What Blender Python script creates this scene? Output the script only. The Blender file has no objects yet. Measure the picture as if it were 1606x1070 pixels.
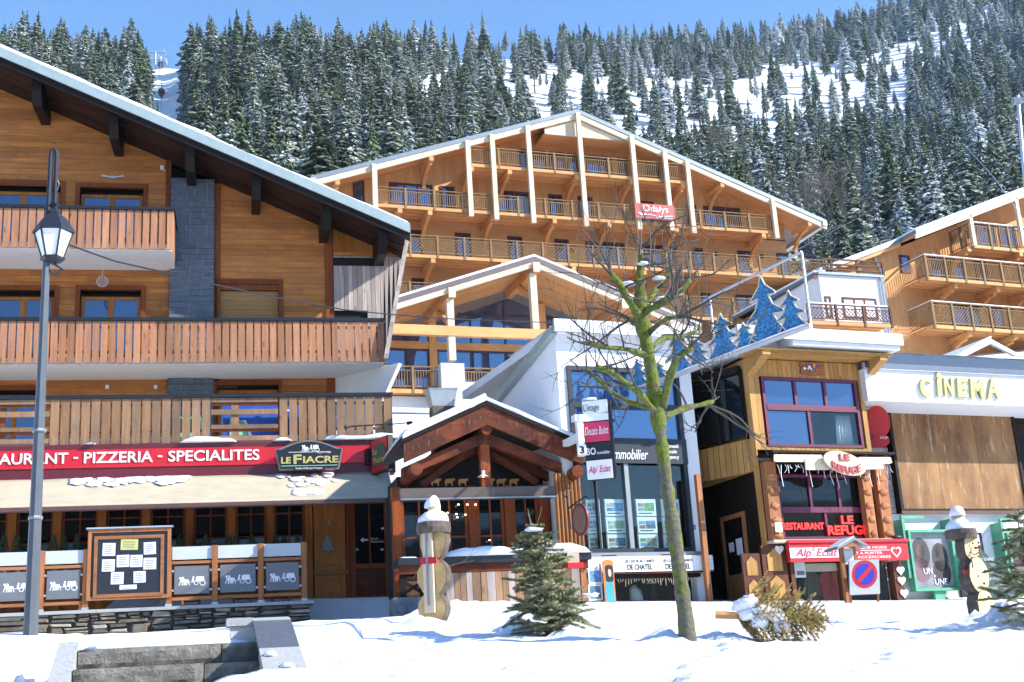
import bpy, bmesh, math, random
from mathutils import Vector, Matrix, noise
rnd = random.Random(7)
D = bpy.data
scn = bpy.context.scene
COL = scn.collection
R_ = math.radians

# ------------------------------------------------------------------ camera
FPX, PIT, ROL = 2000.0, R_(15.7), R_(-3.47)
CAM = Vector((0, 0, 1.6))
_fw = Vector((0, math.cos(PIT), math.sin(PIT)))
_up = Vector((0, -math.sin(PIT), math.cos(PIT)))
_rt = Vector((1, 0, 0)) * math.cos(ROL) + _up * math.sin(ROL)
_up = -Vector((1, 0, 0)) * math.sin(ROL) + _up * math.cos(ROL)
cd = D.cameras.new('camera')
cd.sensor_width = 36.0
cd.lens = FPX / 1606 * 36.0
cd.clip_start = 0.1
cd.clip_end = 6000
cam = D.objects.new('camera', cd)
m = Matrix((_rt, _up, -_fw)).transposed().to_4x4()
m.translation = CAM
cam.matrix_world = m
COL.objects.link(cam)
scn.camera = cam

# ------------------------------------------------------------------ sky, sun, exposure
SUN_AZ, SUN_EL = R_(77), R_(32)          # azimuth from straight behind the camera towards the right
w = D.worlds.new('World')
scn.world = w
w.use_nodes = True
nt = w.node_tree
sky = nt.nodes.new('ShaderNodeTexSky')
sky.sky_type = 'NISHITA'
sky.sun_disc = False
sky.sun_elevation = SUN_EL
sky.sun_rotation = math.pi - SUN_AZ
sky.altitude = 1200
sky.air_density = 1.3
sky.dust_density = 0.0
sky.ozone_density = 7.0
bg = nt.nodes['Background']
bg.inputs['Strength'].default_value = 0.15
nt.links.new(sky.outputs[0], bg.inputs['Color'])
sl = D.lights.new('sun', 'SUN')
sl.energy = 5.0
sl.angle = R_(0.5)
sl.color = (1.0, 0.955, 0.88)
so = D.objects.new('sun', sl)
sd = Vector((math.sin(SUN_AZ) * math.cos(SUN_EL), -math.cos(SUN_AZ) * math.cos(SUN_EL), math.sin(SUN_EL)))
so.rotation_euler = sd.to_track_quat('Z', 'Y').to_euler()
so.location = sd * 50
COL.objects.link(so)
scn.view_settings.view_transform = 'Standard'
scn.view_settings.look = 'None'
scn.view_settings.exposure = 1.0
scn.view_settings.gamma = 1.0
scn.cycles.max_bounces = 5
scn.cycles.diffuse_bounces = 3
scn.cycles.glossy_bounces = 2
scn.cycles.transparent_max_bounces = 6
scn.cycles.caustics_reflective = False
scn.cycles.caustics_refractive = False
scn.cycles.adaptive_threshold = 0.03

# ------------------------------------------------------------------ pixel geometry
def ray(x, y):
    return _fw + _rt * ((x - 803) / FPX) + _up * ((535 - y) / FPX)
def P(x, y, Y):
    d = ray(x, y)
    return CAM + d * (Y / d.y)
def proj(p):
    d = p - CAM
    k = d.dot(_fw)
    return 803 + FPX * d.dot(_rt) / k, 535 - FPX * d.dot(_up) / k

ORG = {}
def props(o, label=None, cat=None, group=None, kind=None):
    if label: o['label'] = label
    if cat: o['category'] = cat
    if group: o['group'] = group
    if kind: o['kind'] = kind
    return o
def empty(name, loc, rz=0.0, label=None, cat=None, group=None, kind=None):
    o = D.objects.new(name, None)
    o.empty_display_size = 0.2
    COL.objects.link(o)
    o.location = loc
    o.rotation_euler = (0, 0, rz)
    ORG[o] = Vector((0, 0, 0))
    return props(o, label, cat, group, kind)

class Fr:
    """a facade: x to the right along it, y into the building, z up (world height)"""
    def __init__(s, px, py, Y, deg):
        s.a = R_(deg)
        p = P(px, py, Y)
        s.o = Vector((p.x, p.y, 0))
        s.ex = Vector((math.cos(s.a), math.sin(s.a), 0))
        s.ey = Vector((-math.sin(s.a), math.cos(s.a), 0))
    def q(s, x, y, off=0.0):
        d = ray(x, y)
        t = ((s.o - CAM).dot(s.ey) + off) / d.dot(s.ey)
        p = CAM + d * t
        return (p - s.o).dot(s.ex), p.z
    def u(s, x, y, off=0.0): return s.q(x, y, off)[0]
    def z(s, x, y, off=0.0): return s.q(x, y, off)[1]
    def r(s, x0, y0, x1, y1, off=0.0):
        a, b, c, d = s.q(x0, y0, off), s.q(x1, y0, off), s.q(x0, y1, off), s.q(x1, y1, off)
        return (a[0] + c[0]) / 2, (b[0] + d[0]) / 2, (c[1] + d[1]) / 2, (a[1] + b[1]) / 2
    def w(s, u, y, z):
        p = s.o + s.ex * u + s.ey * y
        return Vector((p.x, p.y, z))
    def thing(s, name, u, y, z, label, cat, group=None):
        o = empty(name, s.w(u, y, z), s.a, label, cat, group)
        ORG[o] = Vector((u, y, z))
        return o

# ------------------------------------------------------------------ mesh building
class MB:
    def __init__(s):
        s.v, s.f = [], []
    def add(s, vs, fs):
        n = len(s.v)
        s.v += [Vector(v) for v in vs]
        s.f += [tuple(i + n for i in f) for f in fs]
        return s
    def box(s, x0, x1, y0, y1, z0, z1):
        return s.add([(x0, y0, z0), (x1, y0, z0), (x1, y1, z0), (x0, y1, z0), (x0, y0, z1), (x1, y0, z1), (x1, y1, z1), (x0, y1, z1)],
                     [(0, 3, 2, 1), (4, 5, 6, 7), (0, 1, 5, 4), (1, 2, 6, 5), (2, 3, 7, 6), (3, 0, 4, 7)])
    def prism(s, pts, y0, y1):
        n = len(pts)
        ar = sum(pts[i][0] * pts[(i + 1) % n][1] - pts[(i + 1) % n][0] * pts[i][1] for i in range(n))
        if ar < 0: pts = pts[::-1]
        v = [(p[0], y0, p[1]) for p in pts] + [(p[0], y1, p[1]) for p in pts]
        f = [tuple(range(n)), tuple(range(2 * n - 1, n - 1, -1))]
        f += [(i, i + n, (i + 1) % n + n, (i + 1) % n) for i in range(n)]
        return s.add(v, f)
    def prism_x(s, pts, x0, x1):
        n = len(pts)
        v = [(x0, p[0], p[1]) for p in pts] + [(x1, p[0], p[1]) for p in pts]
        f = [tuple(range(n - 1, -1, -1)), tuple(range(n, 2 * n))]
        f += [(i, (i + 1) % n, (i + 1) % n + n, i + n) for i in range(n)]
        return s.add(v, f)
    def prism_z(s, pts, z0, z1):
        n = len(pts)
        v = [(p[0], p[1], z0) for p in pts] + [(p[0], p[1], z1) for p in pts]
        f = [tuple(range(n - 1, -1, -1)), tuple(range(n, 2 * n))]
        f += [(i, (i + 1) % n, (i + 1) % n + n, i + n) for i in range(n)]
        return s.add(v, f)
    def bar(s, a, b, wx, wz, up=(0, 0, 1)):
        """square bar from a to b"""
        a, b = Vector(a), Vector(b)
        d = (b - a).normalized()
        u_ = Vector(up)
        if abs(d.dot(u_)) > 0.98: u_ = Vector((0, 1, 0))
        sx = d.cross(u_).normalized() * wx / 2
        sz = sx.cross(d).normalized() * wz / 2
        v = [a - sx - sz, a + sx - sz, a + sx + sz, a - sx + sz, b - sx - sz, b + sx - sz, b + sx + sz, b - sx + sz]
        return s.add(v, [(0, 1, 2, 3), (7, 6, 5, 4), (0, 4, 5, 1), (1, 5, 6, 2), (2, 6, 7, 3), (3, 7, 4, 0)])
    def tube(s, pts, rad, n=8, cap=True):
        pts = [Vector(p) for p in pts]
        if not isinstance(rad, (list, tuple)): rad = [rad] * len(pts)
        rings, prev = [], None
        for i, p in enumerate(pts):
            d = (pts[min(i + 1, len(pts) - 1)] - pts[max(i - 1, 0)])
            if d.length < 1e-9: d = Vector((0, 0, 1))
            d.normalize()
            if prev is None:
                x = d.cross(Vector((0, 0, 1)))
                if x.length < 0.05: x = d.cross(Vector((1, 0, 0)))
            else:
                x = prev - d * prev.dot(d)
            x.normalize(); prev = x
            y = d.cross(x)
            rings.append([p + (x * math.cos(2 * math.pi * k / n) + y * math.sin(2 * math.pi * k / n)) * rad[i] for k in range(n)])
        v = [q for r in rings for q in r]
        f = []
        for i in range(len(rings) - 1):
            for k in range(n):
                f.append((i * n + k, i * n + (k + 1) % n, (i + 1) * n + (k + 1) % n, (i + 1) * n + k))
        if cap:
            f.append(tuple(range(n - 1, -1, -1)))
            f.append(tuple((len(rings) - 1) * n + k for k in range(n)))
        return s.add(v, f)
    def lathe(s, prof, n=16, c=(0, 0, 0), axis='z'):
        c = Vector(c)
        v, f = [], []
        for r, z in prof:
            for k in range(n):
                a = 2 * math.pi * k / n
                if axis == 'z': p = Vector((r * math.cos(a), r * math.sin(a), z))
                elif axis == 'y': p = Vector((r * math.cos(a), z, r * math.sin(a)))
                else: p = Vector((z, r * math.cos(a), r * math.sin(a)))
                v.append(c + p)
        for i in range(len(prof) - 1):
            for k in range(n):
                f.append((i * n + k, i * n + (k + 1) % n, (i + 1) * n + (k + 1) % n, (i + 1) * n + k))
        f.append(tuple(range(n - 1, -1, -1)))
        f.append(tuple((len(prof) - 1) * n + k for k in range(n)))
        return s.add(v, f)
    def blob(s, c, rx, ry, rz, n=10, m_=6, jit=0.12, flat=0.0, seed=0):
        """lumpy half or full ellipsoid (flat: height below centre kept)"""
        c = Vector(c)
        v, f = [], []
        for i in range(m_ + 1):
            th = math.pi * i / m_
            for k in range(n):
                a = 2 * math.pi * k / n
                d = Vector((math.sin(th) * math.cos(a), math.sin(th) * math.sin(a), math.cos(th)))
                g = 1 + jit * 2 * noise.noise(d * 1.7 + Vector((seed * 3.1, seed, c.x)))
                z = d.z * g * rz
                if z < -flat * rz: z = -flat * rz
                v.append(c + Vector((d.x * g * rx, d.y * g * ry, z)))
        for i in range(m_):
            for k in range(n):
                f.append((i * n + k, (i + 1) * n + k, (i + 1) * n + (k + 1) % n, i * n + (k + 1) % n))
        return s.add(v, f)
    def mesh(s, name, mat, off=Vector((0, 0, 0)), smooth=False):
        me = D.meshes.new(name)
        me.from_pydata([v - off for v in s.v], [], s.f)
        me.materials.append(mat)
        if smooth: me.polygons.foreach_set('use_smooth', [True] * len(me.polygons))
        me.update()
        return me
    def build(s, name, mat, parent=None, smooth=False, label=None, cat=None, group=None, kind=None, org=None):
        off = ORG[parent] if parent is not None else (org or Vector((0, 0, 0)))
        o = D.objects.new(name, s.mesh(name, mat, off, smooth))
        COL.objects.link(o)
        if parent is not None:
            o.parent = parent
            ORG[o] = off
        return props(o, label, cat, group, kind)

_bm = {}
def piece(name, mesh, parent, loc, rot=(0, 0, 0), scale=None):
    o = D.objects.new(name, mesh)
    COL.objects.link(o)
    o.parent = parent
    o.location = Vector(loc) - ORG[parent]
    o.rotation_euler = rot
    if scale: o.scale = scale
    return o
def pbox(name, mat, parent, x0, x1, y0, y1, z0, z1, rot=(0, 0, 0)):
    """one piece (plank, slat, block): box mesh shared between alike pieces"""
    dx, dy, dz = abs(x1 - x0) / 2, abs(y1 - y0) / 2, abs(z1 - z0) / 2
    k = (round(dx, 3), round(dy, 3), round(dz, 3), mat.name)
    if k not in _bm:
        _bm[k] = MB().box(-dx, dx, -dy, dy, -dz, dz).mesh(name, mat)
    return piece(name, _bm[k], parent, ((x0 + x1) / 2, (y0 + y1) / 2, (z0 + z1) / 2), rot)
def part(name, mat, parent, *boxes, **kw):
    b = MB()
    for x in boxes: b.box(*x)
    return b.build(name, mat, parent, **kw)
def copy_tree(o, parent=None):
    c = o.copy()
    COL.objects.link(c)
    c.parent = parent
    if o in ORG: ORG[c] = ORG[o].copy()
    for ch in o.children: copy_tree(ch, c)
    return c
def lerp(a, b, t): return a + (b - a) * t
def interp(tab, x):
    if x <= tab[0][0]: return tab[0][1]
    for (a, b), (c, d) in zip(tab, tab[1:]):
        if x <= c: return lerp(b, d, (x - a) / (c - a))
    return tab[-1][1]

# ------------------------------------------------------------------ materials
MATS = {}
def mat_base(name):
    mt = D.materials.new(name)
    mt.use_nodes = True
    b = mt.node_tree.nodes['Principled BSDF']
    MATS[name] = mt
    return mt, mt.node_tree, b
def N(nt, t, **kw):
    n = nt.nodes.new(t)
    for k, v in kw.items(): setattr(n, k, v)
    return n
def ramp(nt, fac, c0, c1, p0=0.3, p1=0.7):
    r = N(nt, 'ShaderNodeValToRGB')
    r.color_ramp.elements[0].position = p0
    r.color_ramp.elements[1].position = p1
    r.color_ramp.elements[0].color = (*c0, 1)
    r.color_ramp.elements[1].color = (*c1, 1)
    nt.links.new(fac, r.inputs[0])
    return r.outputs[0]
def coords(nt, scale, rand=True):
    tc = N(nt, 'ShaderNodeTexCoord')
    mp = N(nt, 'ShaderNodeMapping')
    mp.inputs['Scale'].default_value = scale
    src = tc.outputs['Object']
    if rand:
        oi = N(nt, 'ShaderNodeObjectInfo')
        vm = N(nt, 'ShaderNodeVectorMath', operation='SCALE')
        vm.inputs[0].default_value = (37.0, 53.0, 71.0)
        nt.links.new(oi.outputs['Random'], vm.inputs['Scale'])
        va = N(nt, 'ShaderNodeVectorMath', operation='ADD')
        nt.links.new(src, va.inputs[0]); nt.links.new(vm.outputs[0], va.inputs[1])
        src = va.outputs[0]
    nt.links.new(src, mp.inputs[0])
    return mp.outputs[0]
def mixc(nt, fac, a, b, blend='MIX'):
    mx = N(nt, 'ShaderNodeMix', data_type='RGBA', blend_type=blend)
    for inp, val in ((mx.inputs[0], fac), (mx.inputs[6], a), (mx.inputs[7], b)):
        if hasattr(val, 'links'): nt.links.new(val, inp)
        elif isinstance(val, tuple): inp.default_value = (*val, 1)
        else: inp.default_value = val
    return mx.outputs[2]
def bump(nt, b, h, strength=0.3, dist=0.02):
    bp = N(nt, 'ShaderNodeBump')
    bp.inputs['Strength'].default_value = strength
    bp.inputs['Distance'].default_value = dist
    nt.links.new(h, bp.inputs['Height'])
    nt.links.new(bp.outputs[0], b.inputs['Normal'])
def noise_n(nt, vec, scale, detail=4, rough=0.6):
    n = N(nt, 'ShaderNodeTexNoise')
    n.inputs['Scale'].default_value = scale
    n.inputs['Detail'].default_value = detail
    n.inputs['Roughness'].default_value = rough
    nt.links.new(vec, n.inputs['Vector'])
    return n.outputs['Fac']
def wood(name, c, axis='x', var=0.35, rough=0.7, jitter=0.25, knots=True, boards=None, weather=None):
    """grain along axis; boards=(axis, pitch) adds fine board joints where single boards are too small to build"""
    mt, nt, b = mat_base(name)
    sc = {'x': (0.6, 9, 9), 'y': (9, 0.6, 9), 'z': (9, 9, 0.6)}[axis]
    v = coords(nt, sc)
    g = noise_n(nt, v, 1.6, 5, 0.62)
    dark = tuple(x * (1 - var) for x in c)
    lite = tuple(min(1, x * (1 + var * 0.7)) for x in c)
    col = ramp(nt, g, dark, lite, 0.3, 0.72)
    v2 = coords(nt, {'x': (0.5, 1.6, 1.6), 'y': (1.6, 0.5, 1.6), 'z': (1.6, 1.6, 0.5)}[axis])
    blot = noise_n(nt, v2, 1.3, 2, 0.5)
    col = mixc(nt, ramp(nt, blot, (0, 0, 0), (0.5, 0.5, 0.5), 0.4, 0.75), col, tuple(x * 0.62 for x in c))
    if knots:
        vv = coords(nt, {'x': (1.5, 4, 4), 'y': (4, 1.5, 4), 'z': (4, 4, 1.5)}[axis])
        vo = N(nt, 'ShaderNodeTexVoronoi')
        vo.inputs['Scale'].default_value = 1.0
        nt.links.new(vv, vo.inputs['Vector'])
        kn = ramp(nt, vo.outputs['Distance'], (0.85, 0.85, 0.85), (0, 0, 0), 0.04, 0.17)
        col = mixc(nt, kn, col, tuple(x * 0.33 for x in c))
    if weather:
        wv = noise_n(nt, coords(nt, (0.7, 0.7, 0.35)), 2.2, 4, 0.65)
        col = mixc(nt, ramp(nt, wv, (0, 0, 0), (0.85, 0.85, 0.85), 0.42, 0.68), col, weather)
    oi = N(nt, 'ShaderNodeObjectInfo')
    hv = N(nt, 'ShaderNodeHueSaturation')
    mr = N(nt, 'ShaderNodeMapRange')
    mr.inputs['To Min'].default_value = 1 - jitter
    mr.inputs['To Max'].default_value = 1 + jitter
    nt.links.new(oi.outputs['Random'], mr.inputs[0])
    nt.links.new(mr.outputs[0], hv.inputs['Value'])
    nt.links.new(col, hv.inputs['Color'])
    col = hv.outputs[0]
    if boards:
        ax, pitch = boards
        tc = N(nt, 'ShaderNodeTexCoord')
        sx = N(nt, 'ShaderNodeSeparateXYZ')
        nt.links.new(tc.outputs['Object'], sx.inputs[0])
        md = N(nt, 'ShaderNodeMath', operation='DIVIDE'); md.inputs[1].default_value = pitch
        nt.links.new(sx.outputs[ax.upper()], md.inputs[0])
        fr = N(nt, 'ShaderNodeMath', operation='FRACT'); nt.links.new(md.outputs[0], fr.inputs[0])
        fl = N(nt, 'ShaderNodeMath', operation='FLOOR'); nt.links.new(md.outputs[0], fl.inputs[0])
        wn = N(nt, 'ShaderNodeTexWhiteNoise', noise_dimensions='1D'); nt.links.new(fl.outputs[0], wn.inputs['W'])
        joint = ramp(nt, fr.outputs[0], (1, 1, 1), (0, 0, 0), 0.0, 0.12)
        col = mixc(nt, ramp(nt, wn.outputs['Value'], (0, 0, 0), (0.35, 0.35, 0.35), 0.0, 1.0), col, tuple(x * 0.72 for x in c))
        jm = N(nt, 'ShaderNodeMath', operation='MULTIPLY'); jm.inputs[1].default_value = 0.65
        nt.links.new(joint, jm.inputs[0])
        col = mixc(nt, jm.outputs[0], col, tuple(x * 0.3 for x in c))
    nt.links.new(col, b.inputs['Base Color'])
    b.inputs['Roughness'].default_value = rough
    b.inputs['Specular IOR Level'].default_value = 0.18
    bump(nt, b, g, 0.35, 0.01)
    return mt
def plain(name, c, rough=0.6, metal=0.0, var=0.12, scale=4.0, bmp=0.0, spec=0.5):
    mt, nt, b = mat_base(name)
    v = coords(nt, (1, 1, 1))
    n = noise_n(nt, v, scale, 5, 0.65)
    col = ramp(nt, n, tuple(x * (1 - var) for x in c), tuple(min(1, x * (1 + var)) for x in c), 0.3, 0.7)
    nt.links.new(col, b.inputs['Base Color'])
    b.inputs['Roughness'].default_value = rough
    b.inputs['Metallic'].default_value = metal
    b.inputs['Specular IOR Level'].default_value = spec
    if bmp: bump(nt, b, noise_n(nt, v, scale * 4, 6, 0.7), bmp, 0.03)
    return mt
def glass(name, c=(0.015, 0.02, 0.03), ior=2.2, rough=0.02, wav=0.02, tint=(0.6, 0.76, 1.0)):
    mt, nt, b = mat_base(name)
    b.inputs['Specular Tint'].default_value = (*tint, 1)  # tint puts the blue of the reflected sky into the glass
    b.inputs['Base Color'].default_value = (*c, 1)
    b.inputs['Roughness'].default_value = rough
    b.inputs['IOR'].default_value = ior
    if wav:
        n = noise_n(nt, coords(nt, (1, 1, 1)), 1.1, 2, 0.4)
        bump(nt, b, n, wav, 0.1)
    return mt
def emit(name, c, s):
    mt, nt, b = mat_base(name)
    b.inputs['Base Color'].default_value = (*c, 1)
    b.inputs['Emission Color'].default_value = (*c, 1)
    b.inputs['Emission Strength'].default_value = s
    return mt
def snow_mat(name, c=(0.80, 0.82, 0.87), sc=6.0, bs=0.25, dist=0.05):
    mt, nt, b = mat_base(name)
    tc = N(nt, 'ShaderNodeTexCoord')
    n1 = noise_n(nt, tc.outputs['Object'], sc, 6, 0.6)
    n2 = noise_n(nt, tc.outputs['Object'], 0.7, 3, 0.5)
    col = ramp(nt, n2, tuple(x * 0.95 for x in c), c, 0.3, 0.7)
    nt.links.new(col, b.inputs['Base Color'])
    b.inputs['Roughness'].default_value = 0.6
    b.inputs['Specular IOR Level'].default_value = 0.3
    bump(nt, b, n1, bs, dist)
    return mt

def street_snow():
    """trodden snow: white with grit, greyed patches and fine lumps"""
    mt = snow_mat('street_snow', (0.78, 0.80, 0.85), 5.0, .6, .06)
    nt = mt.node_tree; b = nt.nodes['Principled BSDF']
    tc = N(nt, 'ShaderNodeTexCoord')
    src = b.inputs['Base Color'].links[0].from_socket
    grit = ramp(nt, noise_n(nt, tc.outputs['Object'], 17, 2, .5), (0, 0, 0), (1, 1, 1), .70, .74)
    area = ramp(nt, noise_n(nt, tc.outputs['Object'], .8, 3, .6), (0, 0, 0), (1, 1, 1), .45, .65)
    mm = N(nt, 'ShaderNodeMath', operation='MULTIPLY'); nt.links.new(grit, mm.inputs[0]); nt.links.new(area, mm.inputs[1])
    c = mixc(nt, mm.outputs[0], src, (0.33, 0.30, 0.27))
    sl_ = ramp(nt, noise_n(nt, tc.outputs['Object'], 1.7, 5, .65), (0, 0, 0), (.7, .7, .7), .58, .72)
    nt.links.new(mixc(nt, sl_, c, (0.60, 0.62, 0.66)), b.inputs['Base Color'])
    return mt
M = {}
M['snow'] = snow_mat('snow', bs=.45, dist=.05)
M['street_snow'] = street_snow()
M['snow_far'] = snow_mat('snow_far', (0.82, 0.85, 0.9), 0.15, 0.6, 1.5)
M['ch_plank'] = wood('chalet_plank', (0.54, 0.205, 0.052), 'x', 0.34, 0.6, 0.2, True, None, (0.34, 0.13, 0.045))
M['ch_plank_v'] = wood('chalet_board', (0.46, 0.16, 0.034), 'z', 0.3, 0.6, 0.2)
M['ch_trim'] = wood('chalet_trim', (0.22, 0.06, 0.018), 'z', 0.25, 0.6, 0.12, False)
M['slat'] = wood('balcony_slat', (0.42, 0.20, 0.11), 'z', 0.28, 0.75, 0.2)
M['slat_old'] = wood('weathered_slat', (0.33, 0.19, 0.105), 'z', 0.3, 0.8, 0.22, True, None, (0.17, 0.12, 0.085))
M['grey_wood'] = wood('grey_board', (0.42, 0.35, 0.31), 'z', 0.35, 0.85, 0.18)
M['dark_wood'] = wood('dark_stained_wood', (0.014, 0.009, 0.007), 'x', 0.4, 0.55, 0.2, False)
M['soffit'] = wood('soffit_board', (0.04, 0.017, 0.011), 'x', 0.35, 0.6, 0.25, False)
M['black'] = plain('black_paint', (0.012, 0.012, 0.016), 0.4)
M['dark'] = plain('dark_interior', (0.012, 0.010, 0.009), 0.9)  # near-black colour stands in for the shade inside rooms and recesses
M['verge'] = plain('grey_green_metal', (0.36, 0.43, 0.42), 0.45, 0.3, 0.08)
M['plaster'] = plain('white_plaster', (0.74, 0.73, 0.71), 0.85, 0, 0.05, 3, 0.1)
M['plaster_r'] = plain('white_render', (0.78, 0.78, 0.78), 0.85, 0, 0.04, 2.5, 0.15)
M['slate'] = plain('slate_block', (0.10, 0.125, 0.155), 0.65, 0, 0.4, 7, 0.7)
M['mortar'] = plain('pale_mortar', (0.36, 0.37, 0.38), 0.9, 0, 0.15, 8)
M['red_dark'] = plain('dark_red_paint', (0.115, 0.012, 0.02), 0.45, 0, 0.1)
M['red'] = plain('bright_red_paint', (0.52, 0.012, 0.022), 0.4, 0, 0.08)
M['white'] = plain('white_paint', (0.8, 0.8, 0.8), 0.5, 0, 0.03)
M['canvas'] = plain('beige_canvas', (0.47, 0.41, 0.30), 0.9, 0, 0.12, 2.0, 0.15)
M['pipe'] = plain('brown_metal', (0.13, 0.07, 0.06), 0.4, 0.3)
M['orange_wood'] = wood('varnished_pine', (0.46, 0.16, 0.03), 'z', 0.3, 0.45, 0.15)
M['redwood'] = wood('red_stained_wood', (0.27, 0.065, 0.018), 'z', 0.3, 0.45, 0.15, False)
M['redwood_x'] = wood('red_stained_beam', (0.18, 0.046, 0.018), 'x', 0.45, 0.55, 0.15, True, None, (0.03, 0.014, 0.010))
M['larch'] = wood('larch_beam', (0.72, 0.36, 0.14), 'x', 0.16, 0.6, 0.1, False)
M['larch_z'] = wood('larch_post', (0.72, 0.36, 0.14), 'z', 0.16, 0.6, 0.1, False)
M['larch_pale'] = wood('pale_timber', (0.74, 0.60, 0.42), 'z', 0.12, 0.6, 0.06, False)
M['larch_pale_x'] = wood('pale_fascia', (0.74, 0.60, 0.42), 'x', 0.12, 0.6, 0.06, False)
M['larch_clad_v'] = wood('larch_cladding_upright', (0.72, 0.36, 0.14), 'z', 0.16, 0.65, 0.03, False, ('x', 0.2))
M['larch_clad_h'] = wood('larch_cladding_level', (0.70, 0.36, 0.145), 'x', 0.16, 0.65, 0.03, False, ('z', 0.17))
M['larch_soffit'] = wood('larch_soffit', (0.72, 0.36, 0.14), 'x', 0.16, 0.65, 0.05, False, ('y', 0.25))
M['rail_wood'] = wood('railing_wood', (0.27, 0.17, 0.08), 'z', 0.2, 0.7, 0.1, False)
M['win_brown'] = wood('window_brown', (0.12, 0.042, 0.025), 'z', 0.25, 0.5, 0.1, False)
M['aubergine'] = plain('aubergine_frame', (0.06, 0.028, 0.05), 0.4)
M['glass'] = glass('window_glass', (0.02, 0.035, 0.09), 2.4)
M['glass_low'] = glass('dark_glass', (0.008, 0.008, 0.009), 1.45, 0.03, 0.02, (0.8, 0.9, 1.0))
M['glass_blue'] = glass('curtain_wall_glass', (0.02, 0.05, 0.14), 2.6, 0.015, 0.01)  # blue base colour imitates reflected sky
M['anthracite'] = plain('anthracite_metal', (0.022, 0.027, 0.036), 0.4, 0.2)
M['steel'] = plain('grey_steel', (0.26, 0.28, 0.29), 0.4, 0.6, 0.1)
M['galv'] = plain('galvanised_steel', (0.5, 0.53, 0.55), 0.4, 0.5, 0.08)
M['concrete'] = plain('concrete', (0.46, 0.46, 0.44), 0.9, 0, 0.15, 3, 0.4)
M['stone'] = plain('wall_stone', (0.20, 0.165, 0.125), 0.85, 0, 0.55, 3.0, 0.8)
M['stone2'] = plain('wall_stone_pale', (0.34, 0.30, 0.23), 0.85, 0, 0.3, 3.5, 0.8)
M['stone3'] = plain('wall_stone_dark', (0.115, 0.095, 0.075), 0.85, 0, 0.4, 3.5, 0.8)
M['granite'] = plain('granite', (0.22, 0.205, 0.175), 0.9, 0, 0.5, 9, 1.0)
M['granite_smooth'] = plain('dressed_granite', (0.36, 0.37, 0.36), 0.75, 0, 0.25, 40, 0.2)
M['tin_roof'] = plain('sheet_roof', (0.20, 0.24, 0.28), 0.5, 0.5, 0.1)
# ------------------------------------------------------------------ ground
GY = [(2, 1190), (4, 1125), (5, 1096), (8, 1058), (10, 1040), (14, 1009), (18, 978), (22, 957), (25, 947), (28, 942), (33, 938)]
def ground_z(x, y):
    py = interp(GY, y)
    a, b = P(400, py, max(y, 2)), P(1400, py, max(y, 2))
    xs = max(-16, min(18, x))
    z = a.z + (b.z - a.z) * (xs - a.x) / (b.x - a.x)
    if y > 33: z = max(z, interp([(33, 4.1), (45, 9), (60, 15), (110, 33), (130, 36)], y))
    if y < 4: z = lerp(0, z, max(0, min(1, (y - 0.8) / 3.2)))
    return z
STAIR_X0, STAIR_X1 = -3.95, -2.05
def snow_z(x, y):
    z = ground_z(x, y)
    # the stairs and the lane up to the stone wall on the left
    if x < -1.9 and y < 30:
        lane = interp([(0, 0), (6, 0.6), (8.6, 1.2), (10.72, 1.35), (10.75, 2.17), (14, 2.5), (22, 3.05), (27, 3.25), (30, 3.3)], y)
        k = max(0, min(1, (-1.9 - x) / 0.12))
        if x < STAIR_X0 - 0.1:                                   # bank left of the steps, round the lamp
            lane = lane if y > 10.75 else interp([(0, 0.2), (6, 1.5), (9, 1.95), (10.75, 2.17)], y)
            lane += 0.17 * math.exp(-((x + 4.6) ** 2 + (y - 11.3) ** 2) / 1.4)
        z = lerp(z, lane, k)
    if 4 < y < 26:
        z += 0.06 * noise.noise(Vector((x * 0.9, y * 0.7, 1.3))) + 0.03 * noise.noise(Vector((x * 3, y * 2.4, 5.1)))
        if x > -1.9:
            for hx, hy, hh, hs in HEAPS:
                z += hh * (1 + .9 * noise.noise(Vector((x * 7, y * 6, hs)))) * math.exp(-(((x - hx) / hs) ** 2 + ((y - hy) / (hs * 1.3)) ** 2))
            c = noise.noise(Vector((x * 6, y * 5, 9.0))) + .6 * noise.noise(Vector((x * 13, y * 9, 2.0)))
            z += 0.02 * c * (1 + 1.2 * max(0, noise.noise(Vector((x * .6, y * .5, 7)))))
            for fx, fy in STEPS_IN_SNOW:
                z -= 0.15 * math.exp(-(((x - fx) / 0.10) ** 2 + ((y - fy) / 0.17) ** 2))
    return z
def at_ground(px, Y):
    lo, hi = P(px, 1100, Y), P(px, 900, Y)
    x = (lo.x + hi.x) / 2
    for _ in range(3):
        z = ground_z(x, Y)
        t = (z - lo.z) / (hi.z - lo.z)
        x = lo.x + (hi.x - lo.x) * t
    return Vector((x, Y, z))
HEAPS = []
for px, Y, hh, hs in ((652, 17.6, 0.08, 0.20), (690, 17.5, 0.08, 0.2), (668, 17.6, .10, .14), (640, 17.9, .06, .12), (818, 15.8, 0.2, 0.13), (830, 15.5, 0.18, 0.12), (806, 15.9, 0.15, 0.12), (790, 16.2, .1, .16), (770, 16.4, .06, .2), (900, 14.8, 0.12, 0.3), (500, 25, 0.18, 0.22), (520, 25.2, 0.2, 0.2), (545, 25, 0.14, 0.25), (570, 25.1, 0.18, 0.2), (595, 25, .1, .25), (1050, 14.2, 0.12, 0.25),
                      (1560, 17.5, 0.15, 0.4), (1590, 17.0, 0.2, 0.3), (1130, 14.4, 0.10, 0.25), (700, 24, 0.1, 0.8)):
    g = at_ground(px, Y); HEAPS.append((g.x, Y, hh, hs))
STEPS_IN_SNOW = []
_sr = random.Random(44)
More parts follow.
